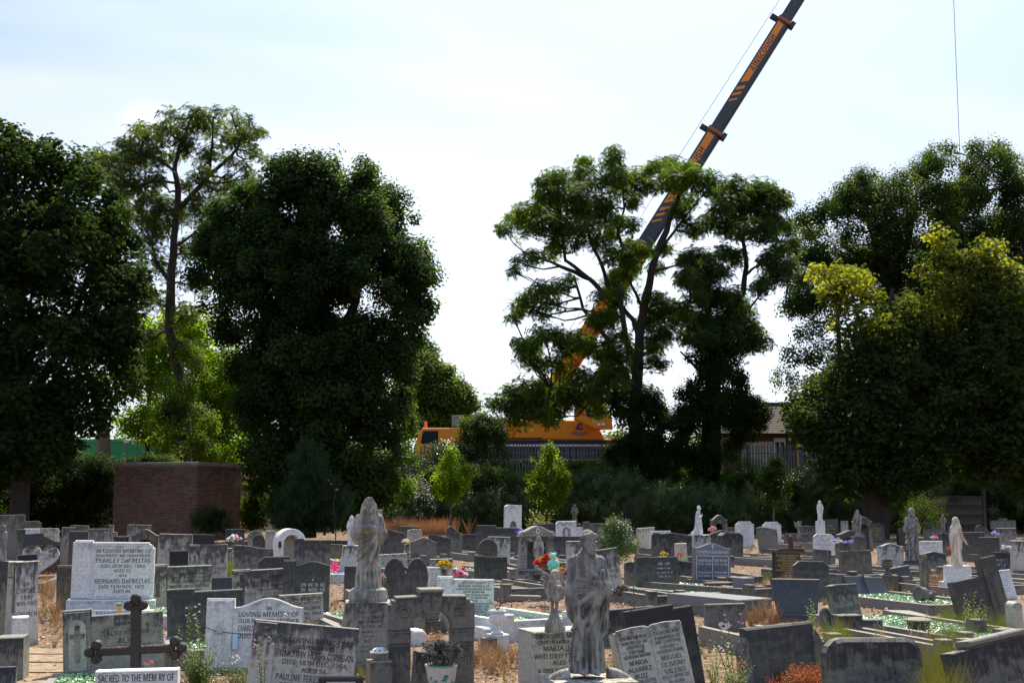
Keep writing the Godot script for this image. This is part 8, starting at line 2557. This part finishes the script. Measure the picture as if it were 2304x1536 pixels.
# ---------------------------------------------------------------- weeds, grasses, litter
func weed_mesh(kind: int) -> ArrayMesh:
	var key := "weed%d" % kind
	if cached.has(key): return cached[key]
	var b := MB.new()
	var r := RandomNumberGenerator.new()
	r.seed = 300 + kind
	match kind % 4:
		0:            # tuft of grass blades
			for i in 46:
				var a := r.randf() * TAU
				var o := Vector3(cos(a), 0, sin(a)) * r.randf() * 0.07
				var l := r.randf_range(0.45, 1.0)
				var dir := Vector3(cos(a) * r.randf_range(0.03, 0.25), 1, sin(a) * r.randf_range(0.03, 0.25)).normalized()
				var side := dir.cross(Vector3(cos(a + 1.0), 0, sin(a + 1.0))).normalized() * 0.0042
				var m := o + dir * l * 0.55
				var e := m + (dir + Vector3(cos(a), -0.15, sin(a)) * 0.35).normalized() * l * 0.45
				b.tri(o - side, o + side, m + side * 0.8)
				b.tri(o - side, m + side * 0.8, m - side * 0.8)
				b.tri(m - side * 0.8, m + side * 0.8, e)
		1:            # tall fleabane: a stem with narrow leaves all the way and small heads
			for st in 3:
				var a := r.randf() * TAU
				var lean := Vector3(cos(a), 0, sin(a)) * 0.14 * st
				b.tube([Vector3(0, 0, 0) + lean * 0.2, lean * 0.6 + Vector3(0, 0.5, 0), lean + Vector3(0, 1.0 - 0.15 * st, 0)], [0.008, 0.006, 0.003], 4, false)
				for i in 34:
					var t := 0.08 + 0.9 * i / 34.0
					var p := lean * t + Vector3(0, t * (1.0 - 0.15 * st), 0)
					var an := i * 2.4
					b.leaf(p, Vector3(cos(an), 0.7, sin(an)).normalized(), Vector3.UP, 0.15 * (1.05 - t * 0.7), 0.02, 0.1)
		2:            # bushy low weed
			for i in 30:
				var a := r.randf() * TAU
				var e := Vector3(cos(a) * r.randf_range(0.1, 0.4), r.randf_range(0.4, 1.0), sin(a) * r.randf_range(0.1, 0.4))
				b.tube([Vector3.ZERO, e * 0.5 + Vector3(0, 0.05, 0), e], [0.006, 0.004, 0.002], 3, false)
				for k in 9:
					var an := k * 2.4
					b.leaf(e * (0.3 + 0.08 * k), Vector3(cos(an), 0.5, sin(an)).normalized(), Vector3.UP, 0.09, 0.022, 0.1)
		3:            # dry dock or sorrel: bare stems with seeds
			for i in 12:
				var a := r.randf() * TAU
				var e := Vector3(cos(a) * r.randf_range(0.05, 0.35), r.randf_range(0.5, 1.0), sin(a) * r.randf_range(0.05, 0.35))
				b.tube([Vector3.ZERO, e * 0.5 + Vector3(0, 0.04, 0), e], [0.006, 0.004, 0.002], 3, false)
				for k in 12:
					var an := k * 2.4
					b.leaf(e * (0.45 + 0.046 * k), Vector3(cos(an), 0.3, sin(an)).normalized(), Vector3.UP, 0.04, 0.03, 0.2)
	cached[key] = b.mesh()
	return cached[key]


func patch(called: String, label: String, category: String, spots: Array, kind: int, mat: Material, ca: Color, cb: Color) -> void:
	# spots: [px, py, spread in px across, spread in px down, count, height in m]
	var where := []
	var tint := []
	for q in spots:
		for i in int(q[4]):
			var g := gp(q[0] + rng.randfn() * q[2] * 0.5, q[1] + rng.randfn() * q[3] * 0.5)
			var h: float = q[5] * rng.randf_range(0.55, 1.25)
			g.y = bank_height(g.x, g.z) - 0.02
			where.append(Transform3D(Basis.from_euler(Vector3(rng.randf_range(-0.15, 0.15), rng.randf() * TAU, rng.randf_range(-0.15, 0.15))).scaled(Vector3(h * rng.randf_range(0.8, 1.3), h, h * rng.randf_range(0.8, 1.3))), g))
			tint.append(ca.lerp(cb, rng.randf()))
	var o := swarm(called, weed_mesh(kind), mat, where, tint, self)
	tag(o, label, category)


func weed(label: String, px: float, py: float, ptop: float, kind: int, col: Color, flower := -1, n := 1) -> void:
	var g := gp(px, py)
	var h := at(px, ptop, -g.z).y
	var t := thing("weed_plant", label, "weed", g)
	var where := []
	var tint := []
	for i in n:
		where.append(Transform3D(Basis.from_euler(Vector3(rng.randf_range(-0.12, 0.12), rng.randf() * TAU, rng.randf_range(-0.12, 0.12))).scaled(Vector3(h, h * rng.randf_range(0.75, 1.0) if i else h, h)), Vector3(rng.randf_range(-0.12, 0.12), 0, rng.randf_range(-0.12, 0.12)) if i else Vector3.ZERO))
		tint.append(col * rng.randf_range(0.8, 1.2))
	swarm("stems", weed_mesh(kind), M.blade, where, tint, t)
	if flower >= 0:
		for i in 7:
			var o := part("flower_head", cache_blossom(), M["petal_%d" % flower], t, Vector3(rng.randf_range(-0.16, 0.16) * h, h * rng.randf_range(0.78, 1.02), rng.randf_range(-0.12, 0.12) * h))
			o.scale = Vector3.ONE * 0.014


func make_plants() -> void:
	var straw := Color(0.42, 0.31, 0.11)
	var olive := Color(0.24, 0.25, 0.045)
	var fresh := Color(0.17, 0.23, 0.04)
	var russet := Color(0.30, 0.15, 0.055)
	var tan := Color(0.38, 0.25, 0.13)
	patch("tall_grass", "tall yellow green grass in the right foreground between the rolled top and tilted headstones", "grass", [[2150, 1520, 70, 50, 130, 0.34], [2140, 1470, 60, 26, 60, 0.30], [2200, 1440, 90, 20, 50, 0.26], [2130, 1580, 60, 40, 110, 0.40]], 0, M.blade, Color(0.13, 0.165, 0.035), Color(0.27, 0.24, 0.065))
	patch("grass_tufts", "scattered green grass and weeds around the right hand kerbs", "grass", [[1880, 1500, 26, 60, 36, 0.42], [2180, 1410, 60, 16, 60, 0.30], [2270, 1424, 40, 14, 30, 0.28], [1890, 1452, 30, 20, 20, 0.34], [2120, 1414, 30, 10, 20, 0.26], [840, 1510, 40, 20, 46, 0.2], [890, 1530, 30, 30, 30, 0.2], [1160, 1420, 30, 8, 16, 0.2], [1740, 1312, 60, 8, 30, 0.25], [1560, 1264, 20, 6, 16, 0.4], [515, 1310, 10, 12, 26, 0.5], [1230, 1520, 20, 14, 12, 0.16], [640, 1530, 40, 10, 24, 0.22], [730, 1372, 26, 6, 10, 0.2]], 0, M.blade, fresh, olive)
	patch("dry_grass", "pale dry grass tufts among the graves", "grass", [[90, 1380, 26, 40, 50, 0.16], [1760, 1420, 60, 24, 40, 0.15], [1700, 1400, 40, 14, 24, 0.18], [1000, 1410, 60, 20, 30, 0.15], [1130, 1490, 60, 40, 40, 0.2], [1960, 1330, 60, 10, 30, 0.2], [500, 1280, 60, 14, 30, 0.2], [860, 1230, 80, 10, 40, 0.2], [1500, 1240, 300, 10, 90, 0.2], [2100, 1320, 60, 14, 40, 0.22], [700, 1390, 40, 8, 16, 0.2]], 0, M.dry, straw, Color(0.30, 0.22, 0.10))
	patch("russet_weeds", "rusty brown dock and sorrel weeds between the graves", "weeds", [[106, 1336, 16, 24, 26, 0.34], [70, 1330, 10, 20, 12, 0.3], [128, 1400, 10, 40, 22, 0.3], [1738, 1400, 16, 10, 14, 0.32], [1705, 1412, 12, 10, 8, 0.34], [1776, 1330, 30, 6, 14, 0.4], [1785, 1304, 16, 6, 8, 0.4], [2112, 1330, 22, 8, 22, 0.36], [1922, 1320, 12, 6, 8, 0.3], [1095, 1500, 50, 24, 30, 0.24], [1720, 1340, 30, 6, 10, 0.3], [1477, 1262, 10, 4, 8, 0.3], [590, 1420, 16, 6, 10, 0.3], [690, 1410, 16, 6, 14, 0.34], [980, 1470, 16, 6, 10, 0.25]], 3, M.dry, russet, tan)
	patch("dead_weeds", "band of dead orange brown weeds along the foot of the hedge", "weeds", [[930, 1204, 90, 6, 220, 0.75], [1000, 1200, 60, 6, 120, 0.8], [880, 1206, 40, 4, 70, 0.6], [545, 1196, 30, 6, 60, 0.9]], 3, M.dry, Color(0.34, 0.16, 0.075), Color(0.46, 0.27, 0.13))
	patch("red_weeds", "red leaved low weeds by the green plot at the bottom right", "weeds", [[1815, 1556, 50, 14, 60, 0.22], [2130, 1590, 50, 20, 40, 0.2], [2140, 1424, 40, 8, 24, 0.14]], 2, M.dry, Color(0.42, 0.07, 0.025), Color(0.30, 0.16, 0.04))
	weed("tall white flowered weed beside the dark topped headstone bottom left", 428, 1500, 1362, 1, Color(0.15, 0.20, 0.05), 4, 2)
	weed("bushy green weed at the bottom left before the wavy topped white headstone", 440, 1560, 1440, 2, Color(0.13, 0.19, 0.045), 4, 5)
	weed("thin purple flowered weed before the TIMOTHY headstone", 590, 1590, 1432, 1, Color(0.16, 0.18, 0.06), 2, 1)
	weed("low white flowered weeds before the wavy topped headstone", 530, 1560, 1478, 2, Color(0.15, 0.20, 0.05), 4, 3)
	weed("purple topped weed before the plain upright grey slab", 1654, 1540, 1380, 1, Color(0.14, 0.19, 0.05), 2, 1)
	weed("white flowered bushy weed right of the blackened leaning headstone", 1630, 1560, 1448, 1, Color(0.18, 0.22, 0.05), 4, 5)
	weed("green weed clump at the foot of the scroll shouldered headstone", 1664, 1580, 1490, 2, Color(0.18, 0.22, 0.05), 9, 4)
	weed("spiky green weed between the scroll shouldered headstone and the oval relief", 1836, 1462, 1344, 1, Color(0.22, 0.26, 0.06), -1, 2)
	weed("reddish stalked weed beside the oval relief", 1882, 1468, 1396, 1, Color(0.26, 0.19, 0.05), -1, 3)
	weed("tall reddish weed standing in the right hand green chips", 2080, 1462, 1368, 1, Color(0.28, 0.20, 0.05), -1, 2)
	weed("weed growing against the short pale capped block at right", 1975, 1470, 1392, 1, Color(0.25, 0.22, 0.05), -1, 3)
	weed("green weed before the brown leaning headstone at right", 2188, 1440, 1328, 1, Color(0.18, 0.22, 0.045), -1, 4)
	weed("green shoots left of the double granite headstone", 1540, 1300, 1232, 1, Color(0.20, 0.23, 0.06), -1, 3)
	weed("small green spiky plant right of the white urn", 1178, 1426, 1396, 0, Color(0.16, 0.20, 0.04), -1, 2)
	weed("leafy weed with yellow green leaves before the hedge left of the taller sapling", 1216, 1228, 1140, 2, Color(0.30, 0.32, 0.05), -1, 2)
	weed("dry pale stalks left of the leaning TIMOTHY headstone's top right corner", 692, 1452, 1378, 3, Color(0.40, 0.24, 0.14), -1, 3)
	var low := []
	var dryc := []
	for i in 170:
		var d := 12.0 + 44.0 * pow(rng.randf(), 1.5)
		var px := rng.randf_range(330.0, 2320.0)
		var py := 1120.0 + 1.6 / d * F
		(low if i % 3 == 0 else dryc).append([px, py, 70.0 * 14.0 / d, 26.0 * 14.0 / d, 11, 0.15])
	patch("ground_cover", "low green weeds creeping over the ground between the graves", "ground cover", low, 2, M.blade, Color(0.12, 0.17, 0.04), Color(0.24, 0.24, 0.06))
	patch("matted_grass", "matted straw coloured grass over the ground between the graves", "grass", dryc, 0, M.dry, Color(0.30, 0.21, 0.09), Color(0.20, 0.15, 0.06))
	# thin bare stick
	var p := gp(1438, 1540)
	var t := thing("bare_stick", "tall thin bare stick rising behind the Spanish open book stone", "stick", p)
	part("stick", MB.new().tube([Vector3(0, 0, 0), Vector3(-0.03, 0.5, 0), Vector3(-0.04, 0.85, 0.02), Vector3(-0.01, 1.1, 0), Vector3(-0.015, 1.2, 0)], [0.008, 0.007, 0.006, 0.004, 0.002], 5).mesh(), M.bark_pale, t)
	# fallen leaves on the ground
	var fl := MB.new()
	fl.leaf(Vector3(-0.5, 0, 0), Vector3(1, 0.05, 0).normalized(), Vector3.UP, 1.0, 0.6, 0.2)
	var where := []
	var tint := []
	for i in 52000:
		var d := 9.0 + 51.0 * pow(rng.randf(), 1.7)
		var x := rng.randf_range(-0.42, 0.42) * d
		var s := rng.randf_range(0.02, 0.055) * (1.0 + d * 0.012)
		where.append(Transform3D(Basis.from_euler(Vector3(rng.randf_range(-0.6, 0.6), rng.randf() * TAU, rng.randf_range(-0.6, 0.6))).scaled(Vector3.ONE * s), Vector3(x, 0.012 + rng.randf() * 0.02, -d)))
		var k := rng.randf()
		tint.append(Color(0.36, 0.21, 0.10).lerp(Color(0.13, 0.07, 0.035), rng.randf()) if k < 0.62 else Color(0.46, 0.36, 0.22) if k < 0.88 else Color(0.34, 0.11, 0.035) if k < 0.95 else Color(0.22, 0.22, 0.06))
	var o := swarm("leaf_litter", fl.mesh(), M.flake, where, tint, self)
	tag(o, "dry brown fallen leaves strewn over the ground between the graves", "leaf litter")
